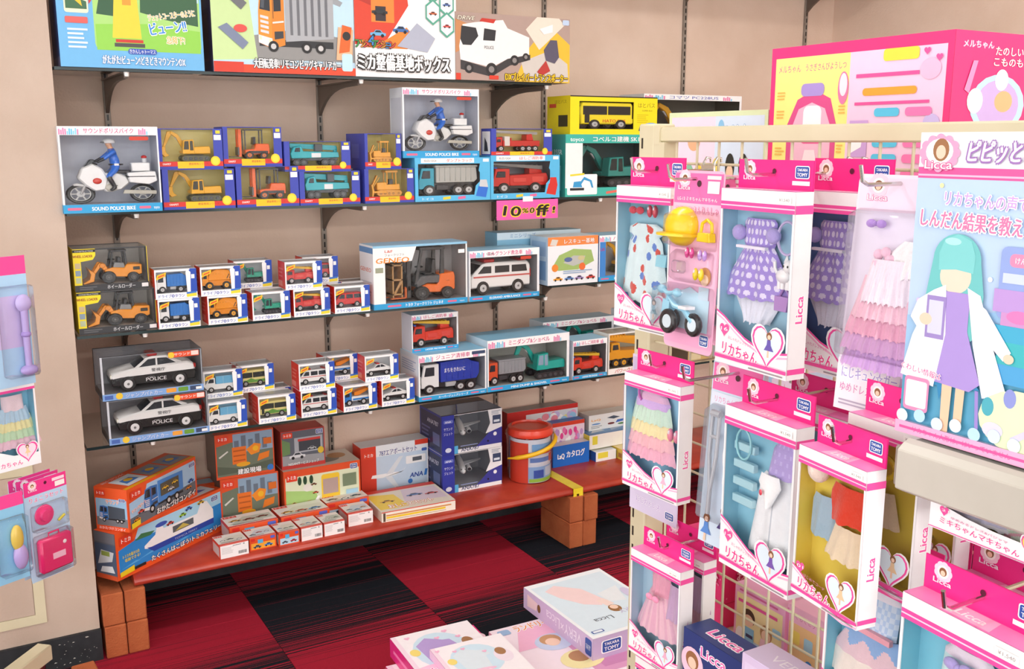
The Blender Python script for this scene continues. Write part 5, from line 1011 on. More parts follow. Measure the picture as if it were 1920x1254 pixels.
# construction site sets and others at the back
def site(p):
    p.rect(0, 0, 1, 1, 'e0542a'); p.rect(.02, .06, .98, .8, '6f7a68'); p.rect(.3, .55, .98, .97, '8ea8c0')
    for k in range(5): p.rect(.32 + k * .12, .58, .4 + k * .12, .82 + .1 * (k % 2), '6a7888')
    p.poly([(.02, .3), (.4, .2), (.98, .3), (.98, .12), (.02, .1)], '5a6454'); p.poly([(.05, .5), (.2, .62), (.22, .6), (.07, .47)], 'd8d8d0'); p.rect(.28, .3, .52, .68, 'e8762a')
    for k in range(3): p.rect(.3, .36 + k * .11, .5, .39 + k * .11, 'b85a20')
    p.poly([(.52, .6), (.66, .72), (.78, .68), (.74, .5), (.6, .46)], 'f0902a'); p.ell(.68, .6, .05, .06, 'f2b82a'); p.poly([(.7, .3), (.9, .36), (.92, .5), (.74, .46)], 'e8802a'); p.rect(.82, .66, .96, .8, 'd8702a'); p.ell(.46, .28, .12, .05, 'e8a82a')
    badge(p, .03, .8, .2, .16); p.poly([(.02, .74), (.26, .8), (.3, .97), (.02, .97)], 'e0542a'); badge(p, .03, .82, .2, .14); p.text('建設現場', .56, .12, .12, 'ffffff', '2c2a24', .05, .4, ow=.05); p.circ(.92, .12, .07, '3a78c8')
Yb = 3.19; X0, X1 = span(411, 521, 880, Yb); z1 = zat(465, 892, Yb); z2 = zat(465, 808, Yb)
for a, b, l in ((ZB, z1, 'lower orange building-site set box on the bench'), (z1 + .001, z2, 'upper orange building-site set box on the bench')): sbox(l, X0 - (.01 if a > ZB else 0), X1 - (.01 if a > ZB else 0), Yb, a, b - a, .13, 'e0542a', '6a5a50', 'c84a28', prn=site, prl=lambda p: p.rect(.08, .08, .92, .92, '7a6a60'), group='building-site set boxes')
def town(p):
    p.rect(0, 0, 1, 1, 'e0542a'); p.rect(.02, .04, .98, .86, 'dfe6c8'); p.poly([(.02, .04), (.5, .04), (.4, .5), (.02, .6)], 'a8cc7a')
    for x in (.2, .27, .35): p.ell(x, .76, .025, .09, '2c4a34')
    p.rrect(.48, .2, .72, .82, .05, 'f0c83a'); p.rect(.5, .4, .7, .72, 'b8a09a'); p.ell(.3, .6, .06, .08, 'e8e4dc')
    for x, y, c in ((.38, .64, '8a5a3a'), (.4, .46, 'c8502f'), (.55, .2, '3a3a3c'), (.64, .2, '4a4a4c'), (.12, .3, 'd8b03a'), (.2, .14, 'b04a30'), (.38, .12, 'd8d8d8')): pic_car(p, x, y, .08, c)
    p.rect(.76, .5, .94, .76, '7a8a70'); p.rect(.8, .2, .96, .42, 'a8d0e4'); badge(p, .03, .78, .14, .16); maker(p, .86, .84, .1, .12); p.poly([(.3, .1), (.42, .4), (.46, .4), (.36, .1)], 'f4f4f0'); p.text('41', .3, .3, .12, 'e04a3a', width=.04)
Yb = 3.17; X0, X1 = span(532, 676, 905, Yb); z1 = zat(600, 874, Yb)
sbox('wide toy-town set box with a yellow carry-case picture', X0, X1, Yb, ZB, z1 - ZB, .15, 'e0542a', 'c84a28', 'd8b8a8', prn=town, prt=lambda p: (p.rect(0, 0, 1, 1, 'd8d0c4'), p.rect(0, .6, .6, 1, 'e0542a'), p.ell(.6, .4, .2, .2, '8a8a80'), p.ell(.8, .6, .12, .2, 'b88a5a')))
def dealer(p): p.rect(0, 0, 1, 1, 'c03a34'); p.rect(.02, .1, .98, .98, '5f646e'); p.rect(.3, .4, .95, .8, 'a8acb4'); p.rect(.4, .44, .9, .7, '40444c'); p.poly([(.02, .1), (.98, .1), (.98, .3), (.02, .36)], '9a9ca0'); p.poly([(.02, .36), (.2, .4), (.2, .7), (.02, .8)], '6a8a5a'); pic_car(p, .36, .28, .36, 'd8dade'); pic_car(p, .7, .46, .2, 'b8bcc0'); badge(p, .04, .82, .22, .14); p.rect(.38, .7, .9, .76, 'c8403a'); p.text('NISSANサービスショップ', .5, .13, .08, 'ffffff', '30343c', .03, .7, ow=.04); maker(p, .8, .84, .16, .12); p.ell(.9, .4, .07, .09, 'd8b83a')
Yb = 3.19; X0, X1 = span(527, 609, 840, Yb); h = zat(565, 797, Yb) - zat(565, 868, Yb)
sbox('grey car-workshop set box standing on the toy-town box', X0, X1, Yb, z1, h, .09, 'c03a34', 'b03830', 'c84038', prn=dealer)
def airport(p): p.rect(0, 0, 1, 1, 'e6ecf2'); p.rect(.22, .06, .98, .78, 'c4d8ec'); p.rect(0, 0, .22, 1, 'd8402c'); p.rect(.8, .9, 1, 1, 'd8402c'); badge(p, .03, .76, .17, .14); p.text('787エアポートセット', .55, .84, .12, '3a4a90', 'ffffff', .03, .56, ow=.03); p.text('ANA', .82, .3, .12, '2a4a9a', width=.2, bold=.05, shear=.2); p.poly([(.93, .25), (.97, .25), (.99, .38), (.95, .38)], '3a7ac8'); p.poly([(.14, .36), (.3, .34), (.5, .36), (.62, .42), (.66, .5), (.6, .4), (.5, .42), (.3, .42), (.16, .42)], 'f4f6f8'); p.poly([(.36, .4), (.56, .72), (.62, .72), (.46, .4)], 'dce4ec'); p.poly([(.34, .36), (.5, .08), (.56, .08), (.44, .36)], 'dce4ec'); p.rrect(.66, .54, .96, .7, .02, 'f2f4f4'); p.rect(.76, .58, .9, .66, '5a6068'); p.circ(.72, .18, .05, '3a78c8'); p.rect(.5, .08, .95, .11, '98a0a8'); p.rrect(.9, .76, .98, .82, .02, '4a6ab8')
Yb = 3.24; X0, X1 = span(677, 803, 880, Yb); sbox('red and white airport set box with an airliner picture', X0, X1, Yb, ZB, zat(745, 830, Yb) - ZB, .08, 'e6ecf2', 'd8402c', 'd8dce2', prn=airport)
def ana(p):
    p.rect(0, 0, .2, 1, '2f3a9c'); p.rect(.2, 0, .98, .1, 'eef2f6'); p.rect(.2, .0, .26, .2, '58b4e4'); p.text('ANA787', .46, .08, .12, '2a3a70', width=.3, bold=.03); p.lines(.3, .15, .6, .2, 1, '8a9ac8'); p.poly([(.72, .4), (.8, .66), (.76, 1), (1, 1), (1, .5)], 'e8ecf0'); p.poly([(.56, .1), (1, .1), (1, .52), (.78, .42), (.66, .24)], '3a3f98'); p.rect(.84, .62, .98, .84, '3a4a6a'); p.rect(.86, .66, .96, .72, 'd8e4ee'); p.text('ANA', .1, .84, .07, 'ffffff', width=.12, bold=.03); p.rrect(.03, .8, .18, .88, .02, '6a78c4'); p.text('ANA', .1, .84, .06, 'ffffff', width=.1); p.text('サウンド', .1, .66, .08, 'e8ecff', width=.14); p.text('ジェット', .1, .54, .08, 'e8ecff', width=.14); p.ell(.1, .12, .05, .06, 'd8e0f4'); p.circ(.76, .2, .025, '1a1a1e'); p.circ(.88, .36, .05, 'eef2f8'); p.lines(.82, .86, .98, .97, 3, '9aa4b4')
Yb = 3.125; X0, X1 = span(829, 941, 850, Yb); h = (zat(885, 773, Yb) - ZB) / 2
for k, l in ((0, 'lower dark blue box with a white toy airliner'), (1, 'upper dark blue box with a white toy airliner')):
    wd_ = X1 - X0
    t = wbox(l, X0, X1, Yb, ZB + k * (h + .0006), h, .19, (.2, .1, .8, .98), 'e8ecf0', 'a8acb4', None, side='303a90', topc='3a3d48', topwin=(.05, .7), prn=ana, prl=lambda p: (p.rect(.05, .05, .95, .95, '262c50'), p.text('ANA787', .6, .75, .14, 'd8dcf0', width=.5), p.rect(.6, .2, .9, .5, '5a6a9a'), p.lines(.1, .2, .5, .6, 4, '5a6090')), group='airliner boxes')
    place_toy('plane', 'toy_airliner', t, (-.12 * wd_, -.08, .2 * h), .185, rot=(0, R(-6), R(72)), zmax=.8 * h)
# clear bucket with a red lid and yellow handle
bc = onY(992, 850, 3.14); bx_ = bc.x; r0 = .088; hb = zat(992, 790, 3.14) - ZB
t = thing('toy_bucket', 'clear plastic bucket of toys with red lid and yellow handle', 'bucket', (bx_, 3.135, ZB))
m = MB(); prof = [(r0 * .93, .002), (r0 * .96, .01), (r0 * 1.04, hb * .8), (r0 * 1.07, hb * .8), (r0 * 1.07, hb * .84)]; n = 36
vs = [(r * math.cos(2 * math.pi * i / n), r * math.sin(2 * math.pi * i / n), zz) for r, zz in prof for i in range(n)]
m.add(vs, [(k * n + i, k * n + (i + 1) % n, (k + 1) * n + (i + 1) % n, (k + 1) * n + i) for k in range(4) for i in range(n)], 'ffffff'); put('tub', m.mesh('tub'), 'blister', t)
m = MB(); m.lathe([(r0 * .6, hb * .8), (r0 * 1.0, hb * .81), (r0 * 1.02, hb * .86), (r0 * .96, hb * .93), (r0 * .8, hb * .95), (r0 * .78, hb * .92), (r0 * .3, hb * .92)], 'e2452e', 36); put('lid', m, 'plastic', t)
m = MB()   # paper wrap inside the tub
def wrap(a0, a1, z0, z1, c, r=r0 * .9):
    k = max(2, int((a1 - a0) / 8)); vs = [(r * math.cos(R(a0 + (a1 - a0) * i / k)), r * math.sin(R(a0 + (a1 - a0) * i / k)), zz) for zz in (z0, z1) for i in range(k + 1)]
    m.add(vs, [(i, i + 1, i + k + 2, i + k + 1) for i in range(k)], c)
wrap(120, 410, .004, hb * .78, 'd9dee8'); q = r0 * .905
for a0, a1, z0, z1, c in ((170, 235, .01, .72, 'd8452f'), (235, 330, .03, .3, '8fb4e0'), (238, 328, .03, .09, '9cc84a'), (250, 280, .1, .24, '3a5ab0'), (285, 325, .12, .28, 'c8d4e8'), (240, 320, .34, .5, 'e0e4ec'), (240, 300, .38, .46, '6a8ac8'), (300, 325, .36, .5, 'd86a5a'), (236, 330, .52, .56, 'd8452f'), (245, 320, .58, .7, '7aa8d8')):
    q += .0003; wrap(a0, a1, z0 * hb, z1 * hb, c, q)
pr = None; put('paper_wrap', m.mesh('paper_wrap', recalc=False), 'card', t)
m = MB(); m.ball((r0 * .55 * math.cos(R(205)), r0 * .93 * math.sin(R(215)), hb * .25), .02, .006, .02, 'f4d8c8'); put('sticker', m, 'card', t)
m = MB(); hp = []
for i in range(13):
    a = math.pi * i / 12; x = -math.cos(a) * r0 * 1.1; yy = -math.sin(a) * r0 * 1.08 - .004; hp.append((x, yy, hb * (.42 + .36 * (i / 12)) + .0))
m.tube(hp, [.004] * 2 + [.0085] * 9 + [.004] * 2, 'f0bc1e', 10); put('handle', m, 'plastic', t)
# boxes to the right of the bucket
def laq(p): p.rect(0, 0, 1, 1, 'd8dde2'); p.rect(0, .84, 1, 1, 'c8322e'); p.rect(0, 0, .26, .84, 'c8322e'); p.text('LaQ', .13, .5, .34, 'f2d428', width=.2, bold=.08); rg = random.Random(2); [p.ell(.34 + .62 * rg.random(), .1 + .6 * rg.random(), .05, .12, rg.choice(('e8a8c8', '9ac8e8', 'f0e08a', 'c8b8e0', 'f2f2f2', 'e88a9a'))) for _ in range(26)]
def laq2(p): p.rect(0, 0, 1, 1, 'f0d8e8'); p.rect(0, .9, 1, 1, 'd8452f'); rg = random.Random(4); [p.ell(.06 + .88 * rg.random(), .1 + .7 * rg.random(), .05, .08, rg.choice(('e84a9a', 'f07ab8', 'c8a0d8', 'f4e4ee', 'b85aa0', 'ffffff'))) for _ in range(34)]
X0, X1 = span(952, 1084, 790, 3.28); sbox('red-edged construction-brick box behind the clear bucket', X0, X1, 3.285, ZB + .1, zat(1020, 765, 3.28) - ZB - .1, .06, 'd8dde2', 'b82e2a', '8a8684', prn=laq)
sbox('plain red box under the red-edged box behind the bucket', X0, X1, 3.285, ZB, .0995, .06, 'b82e2a', 'a82a26')
X0, X1 = span(1036, 1096, 810, 3.23); sbox('pink girls pictured box standing behind the blue catalogue box', X0, X1, 3.232, ZB, zat(1066, 790, 3.23) - ZB, .045, 'f0d8e8', 'e8c8dc', '2f6fc0', prn=laq2)
X0, X1 = span(1036, 1104, 855, 3.185); sbox('bright blue catalogue box with white lettering', X0, X1, 3.182, ZB, zat(1070, 832, 3.185) - ZB, .045, '1f6fcf', '1a5cb0', 'f2f2f2', prn=lambda p: (p.text('LaQ', .22, .5, .3, 'ffffff', width=.18, bold=.06), p.text('カタログ', .62, .53, .32, 'ffffff', width=.5, bold=.05)))
Yb = 3.16; X0, X1 = span(1117, 1215, 862, Yb); zl = ZB; hA = zat(1120, 848, Yb) - ZB
sbox('small white box with blue end at the bottom of the bench pile', X0, X0 + .1, Yb, zl, hA, .1, 'f2f4f2', '2f5fb0', 'e8eef2', prn=lambda p: p.rect(.1, .3, .6, .9, 'e8dc4a')); X0b = X0
sbox('yellow box with brown print beside the pile on the bench', X0 + .106, X0 + .3, Yb - .05, zl, hA + .004, .12, 'f2d878', 'e8c84a', 'f4e0a0', prn=lambda p: (p.rect(.1, .2, .3, .8, '5a4a3a'), p.ell(.6, .5, .1, .2, 'c8862a')), prl=lambda p: (p.rect(.1, .1, .9, .7, 'd8b840'), p.rect(.3, .2, .5, .7, '4a3e34'), p.rect(.65, .2, .85, .6, 'a8702a')))
hB = zat(1150, 822, Yb) - zat(1150, 848, Yb)
sbox('white box with blue printed lid on the bench pile', X0 - .012, X0 + .24, Yb + .03, ZB + hA + .005, hB, .12, 'f6f4ec', 'e8d84a', '5f94d0', prn=lambda p: p.rect(.06, .3, .16, .9, 'e8dc4a'), prt=lambda p: (p.rect(.04, .1, .96, .9, '7aa8d8'), p.poly([(.1, .2), (.4, .3), (.3, .7)], 'e4ecf4'), p.poly([(.5, .2), (.9, .5), (.6, .8)], 'b8cce4')))
Yb = 3.24; X0, X1 = span(1104, 1168, 800, Yb); zz = ZB + hA + hB + .0065; t_h = zat(1130, 776, Yb) - zz
def kaiju(p): p.rect(0, 0, 1, 1, 'eef0ee'); p.text('LaQ', .16, .66, .16, 'f0a81e', width=.2, bold=.06); p.poly([(.4, .7), (.55, .8), (.7, .66), (.56, .58)], '4a5a6a'); p.poly([(.78, .8), (.92, .9), (.9, .66)], '303848'); p.poly([(.6, .3), (.86, .36), (.84, .5), (.64, .48)], '4a74c0'); p.ell(.5, .3, .08, .07, '7a3a3a'); p.ell(.16, .4, .1, .05, '6a9ad0'); p.ell(.75, .2, .1, .06, '5a8a4a'); p.lines(.05, .1, .3, .3, 2, '9aa0a4')
sbox('white picture box of small building-brick models on top of the bench pile', X0, X1 + .05, Yb, zz, max(.06, t_h), .07, 'eef0ee', 'c8c8c4', 'd8d8d2', prn=kaiju)
sbox('flat game box lying on the bench front beside the airport set', 0, .274, 0, ZB, .036, .215, 'f2ece0', 'd8d0c0', 'e8d8a8', loc=rloc((1.207, 2.985), R(-2.5), .274, .215, ZB), rz=R(-2.5),
     prn=lambda p: (p.rect(0, .92, 1, 1, 'd8402e'), p.rect(.06, .55, .94, .68, 'd8924a'), p.rect(.06, .3, .86, .5, 'f0cf3a'), p.lines(.06, .1, .9, .25, 1, 'b8a888'), p.rect(.02, .05, .05, .9, '5a4a3a')),
     prt=lambda p: (p.rect(0, 0, 1, 1, 'e4dccb'), p.rect(0, .86, 1, 1, 'd8402e'), p.poly([(.02, .1), (.4, .1), (.36, .7), (.02, .8)], 'f0d24a'), p.poly([(.4, .3), (.96, .2), (.96, .8), (.5, .84)], 'd8c8d4'), p.text('おしごとセット', .45, .2, .16, 'ffffff', 'd8742a', .04, .6), pic_car(p, .2, .4, .2, 'd8a02a'), pic_car(p, .6, .5, .22, '5a7ab0'), pic_car(p, .82, .45, .18, 'c8504a')))
# ---------------------------------------------------------------- cream wire gondola on the right
XG = 1.04
g = thing('wire_gondola', 'cream steel gondola frame with wire grid hung with doll packs', 'display rack', (XG, 1.0, 0)); G = Vector((XG, 1.0, 0))
zr1 = 1.5 + .0222; zr0 = 1.4985
def gpart(name, m, mat='cream_paint', bevel=0.0): me = m.mesh(name, bevel=bevel); return put(name, me, mat, g, (-G.x, -G.y, 0))
for yy in (1.3175, .578):
    m = MB(); m.box(XG - .015, XG + .03, yy, yy + .042, 0, 1.528, 'ffffff'); po = gpart('post', m, bevel=.003)
    m = MB(); z = .06
    while z < 1.5: m.box(XG - .0156, XG - .0146, yy + .029, yy + .033, z, z + .017, '2a2620'); z += .034
    s_ = put('slot', m, 'metalpaint', po); s_['kind'] = 'stuff'
m = MB(); m.box(XG - .013, XG + .012, -.4, 1.3175, zr0, zr1, 'ffffff'); gpart('top_rail', m, bevel=.0025)
m = MB(); m.box(XG - .016, XG - .006, 1.303, 1.3175, zr0 - .004, zr1 + .003, 'ffffff'); m.box(XG - .0155, XG + .01, 1.29, 1.3175, 1.40, zr0, 'ffffff'); gpart('rail_bracket', m)
wy = [1.272 - .05 * k for k in range(14)] + [.545 - .05 * k for k in range(12)]; wz = [.18 + .05 * k for k in range(26)]
for y in wy: m = MB(); m.cyl((XG - .004, y, .15), (XG - .004, y, 1.5), .0021, .0021, 'ffffff', 8); gpart('wire', m)
for z in wz: m = MB(); m.cyl((XG, -.02, z + .035), (XG, 1.32, z + .035), .0021, .0021, 'ffffff', 8); gpart('wire', m)
m = MB(); m.box(XG + .06, XG + .52, .3, 1.3, 1.385, 1.3995, 'ffffff'); gpart('rear_shelf', m)
m = MB(); m.box(XG + .02, XG + .52, .3, 1.3, .1, .14, 'ffffff'); gpart('base_deck', m)
m = MB(); m.box(XG + .008, XG + .5, .3, 1.3, .64, .66, 'ffffff'); gpart('rear_shelf', m)
m = MB(); m.box(XG + .02, XG + .42, .3, 1.3, 0.0, .1, 'ffffff'); gpart('base', m)

def hook(y, z, label, x1=.86):
    t = thing('display_hook', label, 'hook', (XG - .006, y, z), group='chrome hooks on the wire gondola'); L = XG - .006 - x1
    m = MB(); m.tube([(0, 0, .0), (-L + .012, 0, .0), (-L + .004, 0, .004), (-L, 0, .02)], .0022, 'ffffff', 8); put('prong', m, 'chrome', t)
    for dy in (-.012, .012):
        m = MB(); m.tube([(.0085, dy, .012), (.0075, dy, .018), (.0, dy, .019), (-.005, dy, .012), (-.006, dy, -.03)], .0018, 'ffffff', 8); put('clip', m, 'chrome', t)
    m = MB(); m.box(-.0085, -.0065, -.014, .014, -.008, .008, 'ffffff'); put('plate', m, 'chrome', t)

def hook_for(loc, rz, dz, d, label, out=.05):
    P = Vector(loc) + Vector((-math.sin(rz), math.cos(rz), 0)) * (d / 2); hook(P.y, P.z + dz, label, P.x - out)
def emblem(p, u, v, r):
    for a in range(0, 360, 40): p.circ(u + r * .62 * math.cos(R(a)) * p.h / p.w, v + r * .5 + r * .62 * math.sin(R(a)), r * .4, 'f8cfe0'); p.k -= .8
    p.circ(u, v + r * .5, r * .62, 'fbf3ee'); p.circ(u + .0, v + r * .5, r * .42, '8a5a3c'); p.circ(u, v + r * .38, r * .26, 'f2c8ae'); p.text('Licca', u, v - r * .45, r * .62, 'f6f0f4', 'e0569c', .03, r * 2.0 * p.h / p.w, ow=.05)
def mini_figure(p, u, v, s, dressc, hairc='8a5a3c'):
    """tiny plain doll outline: hair, dress, legs"""
    q = p.h / p.w
    p.poly([(u - .1 * s * q, v - .5 * s), (u + .02 * s * q, v - .5 * s), (u + .02 * s * q, v), (u - .08 * s * q, v)], 'f0c8ac'); p.circ(u, v + .42 * s, .17 * s, hairc); p.circ(u, v + .38 * s, .1 * s, 'f4d2ba')
    p.poly([(u - .1 * s * q, v + .26 * s), (u + .1 * s * q, v + .26 * s), (u + .12 * s * q, v + .05 * s), (u + .3 * s * q, v - .2 * s), (u - .28 * s * q, v - .2 * s), (u - .12 * s * q, v + .05 * s)], dressc)

def garment(parent, name, cx, zt, w, h, y, prof, cf, pleats=0, depth=.014, nu=36, nv=34, mat='cloth'):
    """a doll's garment laid in the pack: front relief cut to a half-width profile [(v, half width)], soft pleats towards the hem"""
    def hw(v):
        for (a, ra), (b, rb) in zip(prof, prof[1:]):
            if a <= v <= b: t = (v - a) / max(b - a, 1e-6); return ra + (rb - ra) * t
        return prof[-1][1]
    depth = min(depth, .015); m = MB(); rg = random.Random(hash(name) % 97 if False else len(name)); ph = [rg.random() * 6 for _ in range(4)]
    P = []
    for j in range(nv + 1):
        v = j / nv; r = hw(v)
        for i in range(nu + 1):
            u = -1 + 2 * i / nu; pl = (math.sin(u * pleats + ph[0] + .6 * v) * .6 + math.sin(u * pleats * .53 + ph[1]) * .4) * (.2 + .8 * v) if pleats else 0
            dd = depth * math.sqrt(max(0.0, 1 - u * u * .97)) * (.55 + .45 * v) + (.003 * pl * (1 - u ** 6))
            P.append((cx + u * r * w, y - dd, zt - v * h - (.004 * abs(pl) * (j == nv))))
    for j in range(nv):
        for i in range(nu):
            a = j * (nu + 1) + i; u = -1 + 2 * (i + .5) / nu; v = (j + .5) / nv
            m.add([P[a], P[a + 1], P[a + nu + 2], P[a + nu + 1]], [(3, 2, 1, 0)], cf(u, v))
    # weld: rebuild as one grid so it shades smoothly
    me = bpy.data.meshes.new(name); me.from_pydata(P, [], [(j * (nu + 1) + i, (j + 1) * (nu + 1) + i, (j + 1) * (nu + 1) + i + 1, j * (nu + 1) + i + 1) for j in range(nv) for i in range(nu)])
    at = me.color_attributes.new('Col', 'FLOAT_COLOR', 'CORNER')
    for f, c in zip(me.polygons, m.c):
        for li in f.loop_indices: at.data[li].color = c
    me.shade_smooth(); return put(name, me, mat, parent)
def bow(parent, name, x, y, z, s, c):
    m = MB(); m.ball((x - s * .6, y, z), s * .6, s * .3, s * .42, c, 10, 6); m.ball((x + s * .6, y, z), s * .6, s * .3, s * .42, c, 10, 6); m.ball((x, y - s * .1, z), s * .22, s * .3, s * .25, c, 8, 6); return put(name, m, 'cloth', parent)
def shoes(parent, name, x, y, z, s, c):
    m = MB()
    for dx in (-s * .55, s * .55): m.ball((x + dx, y, z), s * .42, s * .4, s * .85, c, 10, 6); m.ball((x + dx, y - s * .2, z + s * .35), s * .2, s * .25, s * .3, 'f4e4ea', 8, 5)
    return put(name, m, 'plastic', parent)
SL = [(0, .3), (.04, .42)]   # shoulders
def sleeves(parent, cx, zt, w, h, y, c, spread=.62):
    m = MB()
    for s_ in (-1, 1): m.ball((cx + s_ * w * spread, y - .006, zt - h * .1), w * .2, .008, h * .09, c, 12, 7)
    return put('sleeve', m, 'cloth', parent)
def dots(c0, c1, nu=5, nv=9, r=.32):
    def f(u, v):
        a = (u * nu + (.5 if int(v * nv) % 2 else 0)) % 1 - .5; b = (v * nv) % 1 - .5
        return c1 if a * a + b * b * .8 < r * r * .5 else c0
    return f
def bands(*cs): return lambda u, v: cs[min(len(cs) - 1, int(v * len(cs)))]

def lpos(px, py, Xf, w, h, d, phi):
    P = onX(px, py, Xf); rz = -math.pi / 2 - R(phi); ex = Vector((math.cos(rz), math.sin(rz), 0)); ey = Vector((-math.sin(rz), math.cos(rz), 0))
    c = P + ex * (w / 2) + ey * (d / 2); return (c.x, c.y, P.z - h), rz
HP = 'ec2a86'
def dress_box(label, px, py, Xf, w, h, d, phi, back='9ccce0', code='06', fig='d8a0d8', content=None, hh=.05, no_curve=False, sub='おしゃれドレスセット', name='doll_clothes_box', hk=None, out=.05):
    loc, rz = lpos(px, py, Xf, w, h, d, phi); t = thing(name, label, 'doll clothes', loc, rz, 'pink hanging boxes of doll clothes')
    win = (.02, .04, .975, .885); put('carton', window_carton(w, h, d, win, 'f3eff0', back, 'f0ecee', 'f59ccb'), 'card', t); put('window', window_film(w, h, d, win), 'film', t)
    p = front(w, h, d); p.rect(0, .0, .02, 1, 'f4f1f2'); p.rect(.975, 0, 1, 1, 'f4f1f2'); p.rect(0, .93, 1, 1, 'f4f1f2'); p.rect(0, .885, 1, .93, 'ef4f9f'); p.rect(0, .905, 1, .912, 'f8d0e4')
    a = .31 if not no_curve else .2
    curve = [(0, a - .0), (.12, a - .03), (.26, a - .08), (.42, a - .13), (.6, a - .165), (.8, a - .18), (1, a - .16)]
    p.poly([(0, 0), (1, 0)] + curve[::-1], 'f6f2f3')
    for o, c in ((.0, 'ef4f9f'), (.022, 'f6b8d6')):
        for q, r_ in zip(curve, curve[1:]): p.poly([(q[0], q[1] - o - .012), (r_[0], r_[1] - o - .012), (r_[0], r_[1] - o), (q[0], q[1] - o)], c); p.k -= 1
        p.k += 1
    p.heart(.74, .17, .135, 'f4f0f1'); p.heart(.74, .17, .122, 'ef4f9f'); p.heart(.74, .172, .108, 'dcecf6'); mini_figure(p, .76, .165, .13, fig); p.heart(.13, .2, .04, 'ef5a9f'); p.text(code, .13, .203, .026, 'ffffff', width=.1)
    p.text('リカちゃん', .36, .085, .075, 'ec3a8c', 'ffffff', .04, .5, rot=-4, ow=.06); p.text(sub, .36, .15, .022, 'd88ab0', width=.34, rot=-6); p.rect(0, .03, 1, .05, 'ef4f9f'); p.rect(0, .053, 1, .056, 'f6b8d6'); p.lines(.5, .006, .98, .024, 1, '9a9298'); p.rect(.78, .94, .96, .975, 'fafaf6'); p.text('¥1,540', .87, .957, .02, '9a8a8a', width=.13); p.end(t, 'front_print')
    p = right(w, h, d); p.rect(.02, .01, .98, .99, 'f0ecee'); p.text('Licca', .5, .38, d / h * .5, 'ef5aa4', 'ffffff', .05, .9 * .16 * h / d, rot=90, ow=.06); p.rect(0, .885, 1, .93, 'ef4f9f'); p.rect(0, .03, 1, .06, 'ef4f9f'); p.end(t, 'side_print')
    p = top(w, h, d); p.rect(0, 0, 1, 1, 'f08ac4'); p.poly([(.3, .1), (.7, .1), (.66, .9), (.34, .9)], 'f7c0de'); p.text('Licca', .5, .5, .5, 'ffffff', width=.24, bold=.04); p.end(t, 'top_print')
    yb = d / 2 - .0008
    m = MB(); m.box(-w / 2, w / 2, yb - .0006, yb + .0006, h, h + hh, HP); hd = put('hang_tab', m, 'card', t)
    p = Pr((-w / 2, yb - .0006, h), (1, 0, 0), (0, 0, 1), w, hh); p.rect(.005, .01, .995, .99, HP); emblem(p, .16, .52, .3); maker(p, .77, .4, .18, .42); p.rect(.74, .18, .96, .32, 'f6e6ee'); p.circ(.5, .62, .09, '5a1030'); p.end(hd, 'tab_print')
    if content: content(t, w, h, d)
    if hk: hook_for(loc, rz, h + hh * .62 - .004, d, 'chrome hook holding ' + hk, out)
    return t, loc, rz
def rainbow(t, w, h, d):
    y = d / 2 - .006; cx = -.12 * w
    garment(t, 'dress', cx, .86 * h, w * .5, .12 * h, y, [(0, .34), (.2, .5), (.7, .62), (1, .6)], lambda u, v: 'e8b8d8' if v < .6 else 'd8b4e8', 4)
    for k, c in enumerate(('cfe6d4', 'f0e2b0', 'f2bcc4', 'f0b4c8')): garment(t, 'frill', cx, (.76 - .105 * k) * h, w * .5, .15 * h, y - .002 - .001 * k, [(0, .62 + .06 * k), (1, .74 + .07 * k)], lambda u, v, c=c: c, 26, .012, 48, 10)
    shoes(t, 'shoes', .3 * w, y - .008, .55 * h, .012, 'ef8aa4'); m = MB(); m.tube([(cx - .01 + .012 * math.cos(a / 5), y - .012, .84 * h + .012 * math.sin(a / 5)) for a in range(4, 22)], .0022, 'c060b0', 6); put('headband', m, 'plastic', t)
